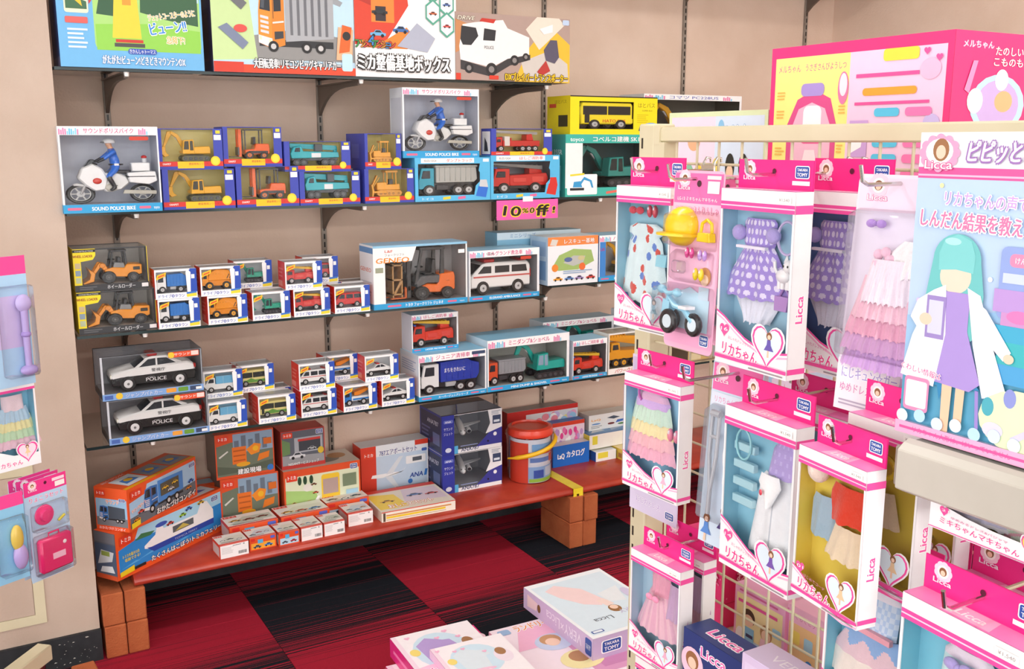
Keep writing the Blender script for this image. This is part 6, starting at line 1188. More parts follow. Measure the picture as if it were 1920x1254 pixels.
def purple(t, w, h, d):
    y = d / 2 - .006; cx = -.1 * w; cf = dots('a48fd6', 'e4dcf2', 4.2, 9, .42)
    garment(t, 'dress', cx, .84 * h, w * .66, .44 * h, y, [(0, .28), (.05, .34), (.3, .34), (.36, .3), (.42, .36), (.8, .66), (1, .76)], cf, 13, .014, 84, 70); sleeves(t, cx, .805 * h, w * .42, .5 * h, y - .003, 'b4a4de', .56)
    m = MB(); m.box(cx - .2 * w, cx + .2 * w, y - .018, y - .012, .675 * h, .69 * h, 'f0eaf4'); put('belt', m, 'cloth', t); garment(t, 'petticoat', cx, .42 * h, w * .6, .16 * h, y + .001, [(0, .6), (1, .3)], lambda u, v: 'e8e8f4', 20, .01)
    m = MB(); c = 'f2eeee'; x = .33 * w; z = .55 * h; m.ball((x, y - .012, z), .013, .008, .009, c); m.ball((x + .009, y - .013, z + .012), .0085, .008, .0085, c); m.tube([(x - .011, y - .012, z), (x - .017, y - .012, z + .008), (x - .018, y - .012, z + .016)], .0022, c, 6)
    for dx in (-.008, -.002, .006, .01): m.cyl((x + dx, y - .012, z), (x + dx, y - .012, z - .016), .0028, .0032, c, 8)
    for dx in (.004, .014): m.cyl((x + dx, y - .013, z + .017), (x + dx, y - .013, z + .025), .004, .0008, c, 6)
    m.ball((x + .006, y - .0205, z + .013), .0012, .001, .0016, '2a2426', 6, 4); m.ball((x + .013, y - .0205, z + .013), .0012, .001, .0016, '2a2426', 6, 4); put('toy_cat', m, 'plastic', t); m = MB(); m.prism([(.24 * w, .36 * h), (.4 * w, .36 * h), (.42 * w, .44 * h), (.24 * w, .44 * h)], y - .016, y - .004, 'b48ac8'); m.tube([(.27 * w, y - .01, .44 * h), (.33 * w, y - .01, .5 * h), (.39 * w, y - .01, .44 * h)], .0018, 'b48ac8', 6); put('bag', m.mesh('bag', bevel=.002), 'plastic', t)
    m = MB(); m.tube([(.31 * w + .016 * math.cos(a / 4), y - .008, .75 * h + .02 * math.sin(a / 4)) for a in range(0, 26)], .0018, 'c8b8e0', 6); put('headband', m, 'plastic', t)
def floral(t, w, h, d):
    y = d / 2 - .006; rg = random.Random(5); sp = [(rg.uniform(-.9, .9), rg.random(), rg.choice(('d85a50', '6a8ad0', 'e07a5a', 'd85a50'))) for _ in range(24)]
    def cf(u, v):
        for a, b, c in sp:
            if (u - a) ** 2 + ((v - b) * 2.0) ** 2 < .011: return c
        return 'dff0f2'
    garment(t, 'dress', -.12 * w, .74 * h, w * .62, .54 * h, y, [(0, .3), (.05, .5), (.13, .52), (.17, .4), (.24, .5), (1, .74)], cf, 12, .014, 90, 76); shoes(t, 'shoes', .05 * w, y - .008, .83 * h, .011, 'd8485a'); bow(t, 'bow', -.25 * w, y - .008, .83 * h, .014, 'd8485a'); m = MB(); m.prism([(.18 * w, .46 * h), (.36 * w, .46 * h), (.38 * w, .54 * h), (.2 * w, .54 * h)], y - .014, y - .004, '9ed8e8'); put('bag', m, 'cloth', t)
def coat(t, w, h, d):
    y = d / 2 - .006
    garment(t, 'coat', .14 * w, .66 * h, w * .62, .5 * h, y, [(0, .28), (.1, .42), (.3, .44), (.55, .5), (1, .62)], lambda u, v: 'f2f2f4' if abs(u - .05) > .03 else 'c8ccd4', 9, .018); garment(t, 'lapel', .14 * w, .67 * h, w * .6, .2 * h, y - .016, [(0, .2), (.3, .26), (1, .04)], lambda u, v: 'fafafa', 0, .006)
    garment(t, 'dress', .26 * w, .87 * h, w * .42, .2 * h, y, [(0, .3), (.3, .5), (1, .6)], dots('b8a4dc', 'c8b8e8', 3, 4), 4); m = MB(); m.ball((.08 * w, y - .024, .56 * h), .003, .001, .004, 'd8485a', 8, 5); put('badge', m, 'plastic', t)
    m = MB(); rg = random.Random(8)
    for k in range(4): z = (.4 + .11 * k) * h; m.box(-.44 * w, -.14 * w, y - .012, y - .004, z, z + .05 * h, 'b4dce6')
    m.tube([(-.28 * w + .014 * math.cos(a * .3927), y - .014, .78 * h + .02 * math.sin(a * .3927)) for a in range(16)], .0018, '9ad4dc', 6, True); put('doctor_tools', m.mesh('doctor_tools', bevel=.002), 'plastic', t)
def redtop(t, w, h, d):
    y = d / 2 - .006; garment(t, 'red_top', .14 * w, .82 * h, w * .5, .22 * h, y, [(0, .5), (.3, .6), (1, .62)], lambda u, v: 'd8402a', 6, .012); garment(t, 'blue_top', -.24 * w, .7 * h, w * .3, .26 * h, y, [(0, .5), (.2, .62), (1, .58)], lambda u, v: '9cb4c4', 6, .012); m = MB(); m.ball((-.3 * w, y - .008, .86 * h), .014, .01, .014, 'f0dcd0'); put('pompon', m, 'cloth', t); garment(t, 'skirt', .16 * w, .56 * h, w * .46, .2 * h, y, [(0, .5), (1, .75)], lambda u, v: 'e8d4b8', 10)
def yellow2(t, w, h, d):
    y = d / 2 - .006; m = MB(); m.tube([(-.1 * w + .02 * math.cos(a / 4), y - .008, .72 * h + .012 * math.sin(a / 4)) for a in range(26)], .003, 'e8c820', 6); put('belt', m, 'plastic', t); garment(t, 'skirt', -.18 * w, .56 * h, w * .46, .2 * h, y, [(0, .5), (1, .75)], lambda u, v: 'c8b098', 10)
def pinkdress(t, w, h, d):
    y = d / 2 - .006; garment(t, 'dress', -.04 * w, .84 * h, w * .62, .56 * h, y, [(0, .22), (.06, .3), (.28, .28), (.36, .36), (1, .78)], lambda u, v: 'ecA8bc'.lower() if v < .34 else ('f0c4d0' if int((u + 1) * 7) % 2 else 'e8b4c8'), 14, .018); bow(t, 'bow', -.02 * w, y - .022, .64 * h, .012, 'e890b0'); garment(t, 'ruffle', .3 * w, .8 * h, w * .3, .3 * h, y, [(0, .5), (1, .7)], lambda u, v: 'c8a8c8', 8)
def pastel(t, w, h, d):
    y = d / 2 - .006; cx = -.08 * w
    garment(t, 'dress', cx, .86 * h, w * .56, .24 * h, y, [(0, .36), (.15, .46), (.7, .44), (1, .42)], lambda u, v: 'f0eaf2' if v < .25 else ('b8d0ec' if (int((u + 1) * 8) + int(v * 8)) % 2 else 'd4e2f2'), 3); m = MB(); m.box(cx - .25 * w, cx + .25 * w, y - .016, y - .01, .605 * h, .635 * h, 'f0a8b4'); put('belt', m, 'cloth', t)
    garment(t, 'skirt', cx, .61 * h, w * .58, .3 * h, y, [(0, .44), (.5, .72), (1, .88)], lambda u, v: '8fb4e0' if v < .3 + .1 * math.sin(u * 9) else ('e8c8d0' if v < .6 else 'f2e6dc'), 14, .02); bow(t, 'bow', .34 * w, y - .008, .7 * h, .012, 'a8dcf0')
def rainskirt(t, w, h, d):
    y = d / 2 - .006; cx = -.02 * w; cs = ('d8c84a', '8fb8c8', '7a6a9a', 'c8cc5a', '9a8ab8', 'b8c890', '8aa0c0', 'd8d070')
    garment(t, 'bodice', cx, .84 * h, w * .5, .24 * h, y, [(0, .3), (.15, .42), (1, .46)], lambda u, v: 'd4ecec' if v > .2 else 'f0e0ea', 4); bow(t, 'bow', cx, y - .016, .78 * h, .014, 'b8a8e0'); garment(t, 'skirt', cx, .61 * h, w * .62, .42 * h, y, [(0, .42), (.4, .66), (1, .92)], lambda u, v: cs[int((u + 1) * 9) % 8], 18, .024); m = MB(); m.ball((.36 * w, y - .01, .66 * h), .016, .012, .011, '8a6ad0'); put('hat', m, 'plastic', t)
# row one
_, lc, _ = dress_box('box with a strawberry-print blue doll dress, farthest on the top row', 1157, 347, .9, .122, .215, .028, -3, '9ccadc', '02', '9ec8d8', floral, .042, hk='the strawberry dress box')
_, lp, _ = dress_box('box with a polka-dot lilac doll dress and white toy cat, in front', 1354, 352, .87, .132, .225, .028, 2, 'a4cde2', '16', '6a5ab0', purple, .036, hk='the lilac polka-dot dress box')
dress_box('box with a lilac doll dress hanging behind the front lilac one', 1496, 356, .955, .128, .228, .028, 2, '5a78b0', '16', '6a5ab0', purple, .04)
# tricycle cards
def card_shape(w, h, r=.008):
    pts = []
    for cx, cz, a in ((w / 2 - r, r, -90), (w / 2 - r, h - r, 0), (-w / 2 + r, h - r, 90), (-w / 2 + r, r, 180)): pts += [(cx + r * math.cos(R(a + q)), cz + r * math.sin(R(a + q))) for q in (0, 30, 60, 90)]
    return pts
def blister_card(label, px, py, Xf, w, h, phi, cc, draw, content, name='doll_accessory_card', group='carded doll accessories', lean=0.0, bub=None):
    loc, rz = lpos(px, py, Xf, w, h, .0, phi); t = thing(name, label, 'doll accessory pack', loc, rz, group); t.rotation_euler = (R(lean), 0, rz)
    m = MB(); m.prism(card_shape(w, h), -.0006, .0006, cc); put('card', m, 'card', t)
    p = Pr((-w / 2, -.0007, 0), (1, 0, 0), (0, 0, 1), w, h); draw(p); p.end(t, 'card_print')
    content(t, w, h)
    for x0, x1, z0, z1, dp in bub or ():
        m = MB(); X0, X1, Z0, Z1 = x0 * w, x1 * w, z0 * h, z1 * h; i = .006
        vs = [(X0, -.0012, Z0), (X1, -.0012, Z0), (X1, -.0012, Z1), (X0, -.0012, Z1), (X0 + i, -dp, Z0 + i), (X1 - i, -dp, Z0 + i), (X1 - i, -dp, Z1 - i), (X0 + i, -dp, Z1 - i)]
        m.add(vs, [(4, 5, 6, 7), (0, 1, 5, 4), (1, 2, 6, 5), (2, 3, 7, 6), (3, 0, 4, 7)], 'ffffff'); put('blister', m.mesh('blister', bevel=.003), 'blister', t)
    return t
def tri_print(p):
    p.rect(.02, .03, .98, .97, 'f2bcd6'); p.rect(.02, .82, .98, .985, 'ee6fae'); p.rect(.02, .03, .98, .12, 'f0a8cc'); emblem(p, .22, .93, .05); p.circ(.52, .93, .018, '4a2a34'); p.text('LG-13 ミキちゃんマキちゃん', .5, .845, .022, 'ffffff', width=.8); p.text('ニコニコさんりんしゃ', .5, .785, .04, 'f6c8de', 'e0559a', .03, .86, ow=.03); p.rect(.68, .955, .95, .975, 'e4dce0'); p.rect(.7, .88, .93, .945, 'fbf8f4'); p.poly([(.1, .12), (.9, .12), (.9, .3), (.5, .36), (.1, .3)], 'c8e4f2'); maker(p, .76, .045, .18, .065); p.circ(.78, .43, .05, 'c88a54'); p.circ(.78, .41, .032, 'f4d2ba'); p.rect(.68, .3, .88, .37, 'cfe2f0')
def tri(t, w, h):
    m = MB(); m.ball((-.22 * w, -.004, .69 * h), .029, .022, .027, 'f4d21e', 18, 10); m.lathe([(.034, -.004), (.034, -.001), (.028, .0)], 'f0c818', 20, (-.22 * w, -.006, .655 * h)); put('hat', m, 'plastic', t)
    m = MB(); m.prism([(.18 * w, .62 * h), (.44 * w, .62 * h), (.42 * w, .67 * h), (.2 * w, .67 * h)], -.014, -.002, 'f2cf1e'); m.tube([(.2 * w, -.008, .67 * h), (.22 * w, -.008, .72 * h), (.31 * w, -.008, .74 * h), (.4 * w, -.008, .72 * h), (.42 * w, -.008, .67 * h)], .0026, 'f2cf1e', 8); put('bag', m.mesh('bag', bevel=.002), 'plastic', t)
    shoes(t, 'shoes', .0, -.008, .55 * h, .0085, 'e0509a'); shoes(t, 'shoes', .26 * w, -.008, .545 * h, .0085, 'c49ae0'); shoes(t, 'boots', .22 * w, -.009, .44 * h, .01, 'f2d81e')
    m = MB(); m.box(-.34 * w, -.08 * w, -.012, -.003, .43 * h, .5 * h, 'f4eef2'); put('basket', m.mesh('basket', bevel=.003), 'blister', t)
    m = MB(); c = '9fd8ee'; m.tube([(-.3 * w, -.014, .2 * h), (-.26 * w, -.016, .3 * h), (-.1 * w, -.018, .25 * h), (.1 * w, -.018, .24 * h), (.26 * w, -.016, .18 * h)], .0042, c, 8); m.tube([(-.42 * w, -.016, .33 * h), (-.24 * w, -.02, .315 * h), (-.02 * w, -.024, .33 * h)], .003, c, 8); m.ball((-.42 * w, -.016, .33 * h), .008, .006, .006, c); m.ball((.0, -.024, .33 * h), .008, .006, .006, c); m.prism([(-.36 * w, .2 * h), (-.34 * w, .28 * h), (-.2 * w, .27 * h), (-.2 * w, .19 * h)], -.02, -.008, c); m.box(.06 * w, .22 * w, -.026, -.01, .245 * h, .262 * h, 'f4f4f4'); put('tricycle', m.mesh('tricycle'), 'plastic', t)
    for x, y, r in ((-.12 * w, -.026, .017), (-.26 * w, -.008, .015), (.28 * w, -.016, .016)):
        m = MB(); m.tube([(x + r * .75 * math.cos(a * .3927), y, .165 * h + r * .75 * math.sin(a * .3927)) for a in range(16)], r * .26, '242426', 8, True); m.cyl((x, y - .003, .165 * h), (x, y + .003, .165 * h), r * .55, r * .55, 'dfeef4', 14); put('wheel', m, 'plastic', t)
BUB = ((-.46, .46, .57, .78, .026), (-.4, .42, .38, .56, .016), (-.48, .48, .1, .37, .036))
blister_card('pink card with a light blue toy tricycle and yellow hat, front one', 1254, 318, .868, .1, .242, 0, 'f0b4d0', tri_print, tri, bub=BUB, lean=-3); hook(onX(1302, 330, .875).y, onX(1298, 336, .868).z, 'chrome hook holding the tricycle cards', .83)
blister_card('pink card with a light blue toy tricycle, hanging behind the front one', 1322, 326, .95, .1, .242, 2, 'f0b4d0', tri_print, tri, bub=BUB[:1])
# fluffy tulle pack
def tul_print(p): p.rect(.01, .0, .99, 1, 'e8dff0'); p.rect(.02, .85, .98, .985, 'f0d8ea'); emblem(p, .2, .93, .05); p.circ(.6, .93, .016, '5a4a50'); p.rect(.8, .91, .98, .96, 'faf6f4'); p.rect(.0, .0, 1, .22, 'f2eaf4'); p.text('にじキュン☆ガール', .36, .165, .05, 'b4a4dc', 'ffffff', .03, .62, ow=.05); p.text('ゆめドレスセット', .3, .1, .04, 'd88abc', 'ffffff', .03, .5, ow=.05); p.ell(.78, .16, .16, .13, 'd4c0e4'); mini_figure(p, .8, .14, .18, 'c8a4d8', 'c8b4e0'); p.lines(.05, .02, .7, .05, 2, 'b8a8c0'); maker(p, .86, .01, .12, .04)
def tul(t, w, h):
    for k, (c, r) in enumerate((('f2e4ee', .5), ('f0c4d4', .66), ('ecb0c8', .78), ('dcaed8', .86), ('cfa6dc', .84))): garment(t, 'tulle_layer', .0, (.66 - .07 * k) * h, w * .54, .17 * h, -.004 - .002 * (4 - k), [(0, r * .75), (1, r)], lambda u, v, c=c: c, 34 + 3 * k, .016, 64, 8)
    garment(t, 'fur_cape', .2 * w, .74 * h, w * .4, .14 * h, -.006, [(0, .4), (.4, .7), (1, .7)], lambda u, v: 'f6f0f0', 30, .02, 50, 10); bow(t, 'bow', -.24 * w, -.008, .8 * h, .011, 'b894dc'); bow(t, 'bow', .2 * w, -.008, .83 * h, .01, 'c4a8e4'); m = MB(); [m.ball((-.1 * w + .008 * math.cos(a), -.014, .66 * h + .008 * math.sin(a)), .006, .005, .006, 'f4c8dc', 8, 5) for a in (0, 1.25, 2.5, 3.75, 5)]; put('flower', m, 'cloth', t); shoes(t, 'shoes', -.3 * w, -.008, .28 * h, .011, 'cdb0e6')
blister_card('pale lilac pack with a fluffy pink tulle doll skirt', 1592, 325, .865, .135, .262, -1, 'e8dff0', tul_print, tul, bub=((-.48, .48, .23, .86, .024),), lean=-4); hook(onX(1668, 345, .865).y, onX(1668, 345, .865).z, 'chrome hook holding the pink tulle pack', .82)
# row two
_, lr_, _ = dress_box('box with a frilly rainbow doll dress at the gondola corner', 1172, 696, .885, .122, .178, .026, -4, '96c8e4', '06', 'e8b8d0', rainbow, .034, hk='the rainbow dress box', out=.03)
def lav_print(p): p.rect(.0, 0, 1, 1, 'd8cfe8'); p.rect(.02, .87, .98, .985, 'c8b8d8'); p.text('にじのドレス', .4, .08, .04, 'b49ad4', 'ffffff', .03, .5); maker(p, .76, .03, .18, .05); p.rect(.6, .88, .95, .95, 'e8e0ee')
blister_card('lilac card with doll clothes hanging behind the rainbow dress box', 1188, 662, .96, .118, .262, -2, 'd8cfe8', lav_print, lambda t, w, h: (garment(t, 'dress', .2 * w, .8 * h, w * .3, .5 * h, -.003, [(0, .5), (1, .9)], lambda u, v: 'b49ad8', 10),), bub=((-.46, .46, .18, .86, .03),))
def cr_print(p): p.rect(0, 0, 1, 1, 'cfe0f0'); p.rect(.02, .84, .98, .985, 'ee6fae'); emblem(p, .2, .92, .05); maker(p, .72, .86, .22, .07); p.rect(.03, .76, .97, .83, 'dfe6f4'); p.text('リカちゃん病院セット', .5, .795, .035, 'e88ab8', width=.8); mini_figure(p, .5, .14, .16, '4a3a78'); mini_figure(p, .16, .08, .14, '5a8ad0'); p.circ(.52, .93, .016, '4a2030')
def cr(t, w, h):
    m = MB(); c = 'b9bcc2'
    for dx in (-.3 * w, -.16 * w): m.tube([(dx, -.012, .72 * h), (dx * 1.0, -.012, .5 * h), (-.23 * w, -.012, .3 * h)], .0028, c, 8)
    m.tube([(-.32 * w, -.012, .725 * h), (-.14 * w, -.012, .725 * h)], .005, c, 8); m.tube([(-.3 * w, -.012, .6 * h), (-.16 * w, -.012, .6 * h)], .003, c, 8); m.tube([(-.23 * w, -.012, .32 * h), (-.23 * w, -.012, .18 * h)], .0032, c, 8); put('crutch', m, 'plastic', t)
    m = MB(); m.tube([(.14 * w + .015 * math.cos(a * .3927), -.01, .52 * h + .026 * math.sin(a * .3927)) for a in range(16)], .003, 'f2f2f4', 8, True); put('mirror', m, 'plastic', t); m = MB(); m.box(.02 * w, .26 * w, -.014, -.004, .2 * h, .36 * h, 'f2f4f6'); m.box(-.0 * w, .3 * w, -.016, -.004, .36 * h, .42 * h, 'f6f6f8'); put('plaster_cast', m.mesh('plaster_cast', bevel=.004), 'plastic', t); m = MB(); m.box(.22 * w, .28 * w, -.01, -.004, .56 * h, .68 * h, 'ee7ab0'); put('bandage', m, 'plastic', t)
blister_card('card with grey doll crutches and a plaster cast', 1322, 674, .9, .095, .262, -2, 'cfe0f0', cr_print, cr, bub=((-.44, .44, .14, .77, .024),), lean=-4); hook(onX(1366, 706, .9).y, onX(1366, 702, .9).z, 'chrome hook holding the crutches card', .82)
_, lc_, _ = dress_box("box with a white doctor's coat for a doll", 1361, 757, .855, .13, .215, .028, 3, '94cade', '14', '7a5ab0', coat, .036, hk="the doctor's coat boxes")
dress_box("box with a doll coat hanging behind the doctor's coat box", 1455, 748, .955, .128, .215, .028, 2, '94cade', '14', '7a5ab0', coat, .038)
_, ly_, _ = dress_box('box with a red doll top on a yellow backing, front one', 1500, 832, .765, .1, .165, .024, 7, 'e6cc58', '01', 'e8c8a0', redtop, .03, True, 'はじめてコーデ', hk='the yellow-backed boxes', out=.03)
dress_box('box with a yellow belt on a yellow backing, behind the red top', 1592, 772, .818, .099, .175, .024, 5, 'dcc04a', '01', 'e8c8a0', yellow2, .034, True, 'はじめてコーデ')
dress_box('yellow-backed box showing only its side, next to the grey shelf', 1672, 775, .93, .1, .175, .024, 4, 'dcc04a', '01', 'e8c8a0', None, .034, True, 'はじめてコーデ')
# wide twin box under the grey shelf
w, d = .135, .03; q0 = onX(1742, 985, .8); h = 1.178 - q0.z; loc, rz = lpos(1742, 985, .8, w, 0, d, 2); loc = (loc[0], loc[1], q0.z)
t = thing('doll_clothes_box', 'wide box with twin doll dresses half hidden under the grey shelf', 'doll clothes', loc, rz, 'pink hanging boxes of doll clothes'); win = (.03, .04, .97, .88)
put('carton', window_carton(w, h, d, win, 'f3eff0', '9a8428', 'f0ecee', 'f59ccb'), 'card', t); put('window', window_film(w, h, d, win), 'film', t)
p = front(w, h, d); p.rect(0, .88, 1, 1, 'f4f1f2'); p.poly([(0, 0), (1, 0), (1, .44), (.8, .42), (.5, .44), (.3, .5), (.12, .6), (0, .7)], 'f6f2f3'); p.heart(.8, .42, .33, 'f4f0f1'); p.heart(.8, .42, .3, 'ef4f9f'); p.heart(.8, .42, .27, 'f4dc6a'); mini_figure(p, .76, .42, .3, 'c8c0e4'); mini_figure(p, .86, .38, .3, '7a94d0'); p.heart(.12, .5, .12, 'ef4f9f'); p.text('21', .13, .51, .07, 'ffffff', width=.06); p.text('ミキちゃんマキちゃん', .4, .22, .15, 'ec3a8c', 'ffffff', .04, .62, rot=-3, ow=.06); p.text('ゆめみるドレス&パジャマ', .4, .36, .06, 'd05a98', width=.44, rot=-3); p.rect(0, .03, 1, .05, 'ef4f9f'); p.lines(.5, .005, .95, .025, 1, '9a9298'); p.end(t, 'front_print')
garment(t, 'dress', -.2 * w, .72 * h, w * .42, .34 * h, d / 2 - .006, [(0, .4), (1, .8)], lambda u, v: 'd8d4ee' if v < .85 else 'f0ecf6', 16, .02); garment(t, 'pyjamas', .22 * w, .7 * h, w * .4, .36 * h, d / 2 - .006, [(0, .5), (1, .8)], lambda u, v: ('c8d8c0', 'e8a8b8', 'dce4d8')[int((u + 1) * 6 + v * 5) % 3], 8, .016)
# row three
_, l3, _ = dress_box('box with a pale pink doll gown, front one on the bottom row', 1184, 1026, .885, .112, .172, .026, -3, 'b0cfe0', '03', 'e8b0c8', pinkdress, .03, hk='the pink gown boxes', out=.02)
dress_box('box with a pale pink doll gown hanging behind the front one', 1228, 1010, .945, .112, .172, .026, -3, 'b0cfe0', '03', 'e8b0c8', pinkdress, .034)
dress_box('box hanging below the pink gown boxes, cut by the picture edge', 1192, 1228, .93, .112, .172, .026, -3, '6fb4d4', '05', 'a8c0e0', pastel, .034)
_, l4, _ = dress_box('box with a blue gingham doll dress with pink belt', 1556, 1022, .86, .134, .222, .028, 3, '80c8dc', '04', 'b8c8e8', pastel, .034, hk='the gingham dress box', out=.02)
_, l5, _ = dress_box('box with a rainbow-striped doll skirt in front at bottom right', 1694, 1108, .765, .132, .222, .028, 4, '84cade', '07', 'c8b8e8', rainskirt, .034, hk='the rainbow-striped skirt box', out=.06)
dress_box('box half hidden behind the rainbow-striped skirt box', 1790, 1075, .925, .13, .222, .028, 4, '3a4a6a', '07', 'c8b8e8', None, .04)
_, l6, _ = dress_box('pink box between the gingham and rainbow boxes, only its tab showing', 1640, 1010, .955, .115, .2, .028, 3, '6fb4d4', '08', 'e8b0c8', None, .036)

# grey shelf of the next bay with the large doctor-set box
xs = .775; ps = onX(1698, 838, xs); ys = ps.y; zs = onX(1698, 826, xs).z
t = thing('display_shelf', 'grey steel gondola shelf carrying the large doll box', 'shelf', ((xs + XG) / 2, ys - .3, zs))
m = MB(); m.box(xs - t.location.x, XG - .02 - t.location.x, -.3, .3, -.02, 0, 'ffffff'); put('deck', m.mesh('deck', bevel=.002), 'grey_paint', t)
m = MB(); m.prism([(xs - .004, 0), (xs + .004, .003), (xs + .004, -.046), (xs - .0, -.05), (xs - .012, -.044), (xs - .012, -.006)], -.3, .3, 'ffffff', 'y'); m.v = [(v[0] - t.location.x, v[1], v[2]) for v in m.v]; put('front_lip', m.mesh('front_lip', bevel=.001, smooth=False), 'grey_paint', t)
m = MB(); m.box(xs - .008 - t.location.x, xs + .012 - t.location.x, .3, .306, -.044, -.004, 'ffffff'); put('end_cap', m.mesh('end_cap', bevel=.002), 'standard_metal', t)
m = MB(); m.prism([(xs + .01, -.03), (XG - .02, -.08), (XG - .02, -.02), (xs + .01, -.02)], .292, .296, 'ffffff', 'y'); m.v = [(v[0] - t.location.x, v[1], v[2]) for v in m.v]; put('bracket', m, 'standard_metal', t)
w, h, d = .168, .283, .09; xf = .792; P0 = onX(1686, 800, xf)
def doc(p):
    p.rect(0, 0, 1, 1, 'b8d0ee'); p.rect(0, .89, 1, 1, 'eef0f4'); p.rect(0, .855, 1, .89, 'e0559a'); p.rect(0, .862, 1, .868, 'f4b8d4'); p.rect(0, .04, 1, .24, '5aa6c8'); p.poly([(0, .24), (1, .24), (1, .5), (0, .4)], '9cc4e8'); rg = random.Random(3)
    for _ in range(16): p.circ(rg.random(), .45 + .4 * rg.random(), .008, rg.choice(('f0e4a8', 'd8c8f0', 'f0f4fa')))
    for a in range(0, 360, 30): p.circ(.13 + .1 * math.cos(R(a)), .935 + .045 * math.sin(R(a)), .016, 'f0a0c4'); p.k -= .9
    p.ell(.13, .94, .085, .04, 'fbf6f2'); p.ell(.14, .945, .05, .036, '9a6a44'); p.ell(.14, .938, .03, .022, 'f2cab2'); p.text('Licca', .13, .9, .034, 'f8f4f8', 'd8488e', .03, .17, ow=.06)
    p.text('ピピッとしんさつ', .62, .94, .065, 'f6e4f4', '9a70b4', .05, .62, ow=.07, shear=.15); p.text('リカちゃんの声で', .43, .79, .045, 'c8a0dc', 'ffffff', .03, .48, ow=.06, rot=-2); p.text('しんだん結果を教えてくれる!', .5, .72, .055, 'e07aa8', 'ffffff', .04, .9, ow=.06, rot=-2)
    # clinic set and a plain doll outline in a white coat
    p.rrect(.55, .44, .98, .66, .02, '8fa4dc'); p.rrect(.6, .6, .78, .64, .015, 'ee8ab0'); p.text('けんさ中', .69, .62, .02, 'ffffff', width=.12); p.rect(.57, .55, .74, .58, 'c8d4f4'); p.rect(.77, .55, .95, .58, 'c8d4f4'); p.rect(.53, .46, .98, .53, 'b894d4'); p.rect(.58, .42, .94, .46, 'c890c8'); p.ell(.68, .45, .07, .02, 'e07ab8'); p.ell(.84, .46, .05, .025, 'd86aa8'); p.rect(.5, .36, 1, .42, '3fa8cc'); p.poly([(.56, .3), (.9, .3), (.86, .37), (.6, .37)], '3cb4bc'); p.rect(.52, .24, 1, .3, '4aa0d4')
    p.poly([(.1, .18), (.5, .2), (.44, .24), (.3, .22)], '2f86b8'); p.poly([(.22, .24), (.26, .14), (.3, .24)], '2f86b8')
    p.ell(.3, .6, .145, .085, '6cc0c0', 28); p.poly([(.155, .6), (.445, .6), (.475, .5), (.47, .38), (.42, .35), (.38, .4), (.38, .5), (.22, .5), (.2, .4), (.13, .37), (.12, .46)], '6cc0c0'); p.ell(.3, .55, .095, .055, 'f4d4c0', 24); p.poly([(.195, .565), (.3, .572), (.405, .565), (.41, .62), (.38, .665), (.3, .685), (.22, .665), (.19, .62)], '7ccccc'); p.ell(.27, .66, .05, .012, 'a8e0de')
    p.poly([(.28, .04), (.33, .04), (.34, .3), (.27, .3)], 'f0c4a4'); p.poly([(.36, .05), (.41, .06), (.42, .3), (.36, .3)], 'f0c4a4'); p.poly([(.24, .5), (.4, .5), (.4, .38), (.5, .22), (.44, .19), (.2, .2), (.25, .38)], 'a990d4')
    p.poly([(.18, .5), (.25, .52), (.27, .36), (.22, .18), (.0, .2), (.06, .34)], 'f2f2f6'); p.poly([(.38, .52), (.46, .5), (.56, .34), (.66, .2), (.52, .18), (.44, .34)], 'ececf4'); p.poly([(.08, .46), (.18, .5), (.2, .4), (.1, .36), (.04, .4)], 'eeeef4'); p.poly([(.44, .48), (.5, .46), (.66, .34), (.62, .31), (.48, .38)], 'f2f2f6'); p.rect(.14, .34, .26, .48, '9a86c4'); p.rect(.155, .355, .245, .465, 'cfd0e8'); p.ell(.14, .4, .04, .02, 'f2ccb4'); p.ell(.65, .32, .03, .015, 'f2ccb4')
    # accessories and footer
    p.ell(.75, .13, .24, .1, 'dce8c0')
    for u, v, c in ((.56, .16, '4aa8b8'), (.68, .2, '8a94d4'), (.8, .21, '8a94d4'), (.9, .18, '9aa0dc')): p.ell(u, v, .035, .03, c)
    for u in (.7, .82): p.poly([(u, .08), (u + .12, .13), (u + .13, .115), (u + .02, .06)], 'd0cce4')
    p.ell(.6, .09, .06, .025, 'd8d4e8'); p.poly([(.5, .06), (.52, .06), (.5, .2), (.48, .2)], '9a84cc'); p.rrect(.04, .085, .2, .2, .012, 'f08ab4'); p.rrect(.052, .097, .188, .188, .008, 'f6f2f2'); p.text('くわしい情報は', .14, .225, .022, 'e05a9a', 'ffffff', .02, .26, ow=.05, rot=-6)
    for k in range(9): p.circ(.04 + .115 * k, .06 + .012 * (k % 2), .022, ('d8ecf4', 'b4d8ec', 'cfe0f8')[k % 3])
    p.rect(0, 0, 1, .042, 'f2a8cc'); p.lines(.03, .012, .98, .032, 1, 'e0559a'); p.text('リカちゃん人形は、はいっていません', .42, .022, .02, 'd84a94', width=.6)
ex = Vector((0, -1, 0)); t = thing('doll_set_box', 'large pale blue doll clinic set box standing on the grey shelf', 'toy box', (xf + d / 2, P0.y - w / 2, zs + .0035), -math.pi / 2); zb = zs + .0035
put('carton', solid_carton(w, h, d, 'b8d0ee', 'c8dcf2', 'eef0f4'), 'card', t); p = front(w, h, d); doc(p); p.end(t, 'front_print')
p = right(w, h, d); p.rect(.01, .005, .99, .995, 'bcd2ee'); p.rect(.01, .86, .99, .89, 'e0559a'); p.rect(.01, .005, .99, .045, 'f2a8cc'); p.end(t, 'side_print')

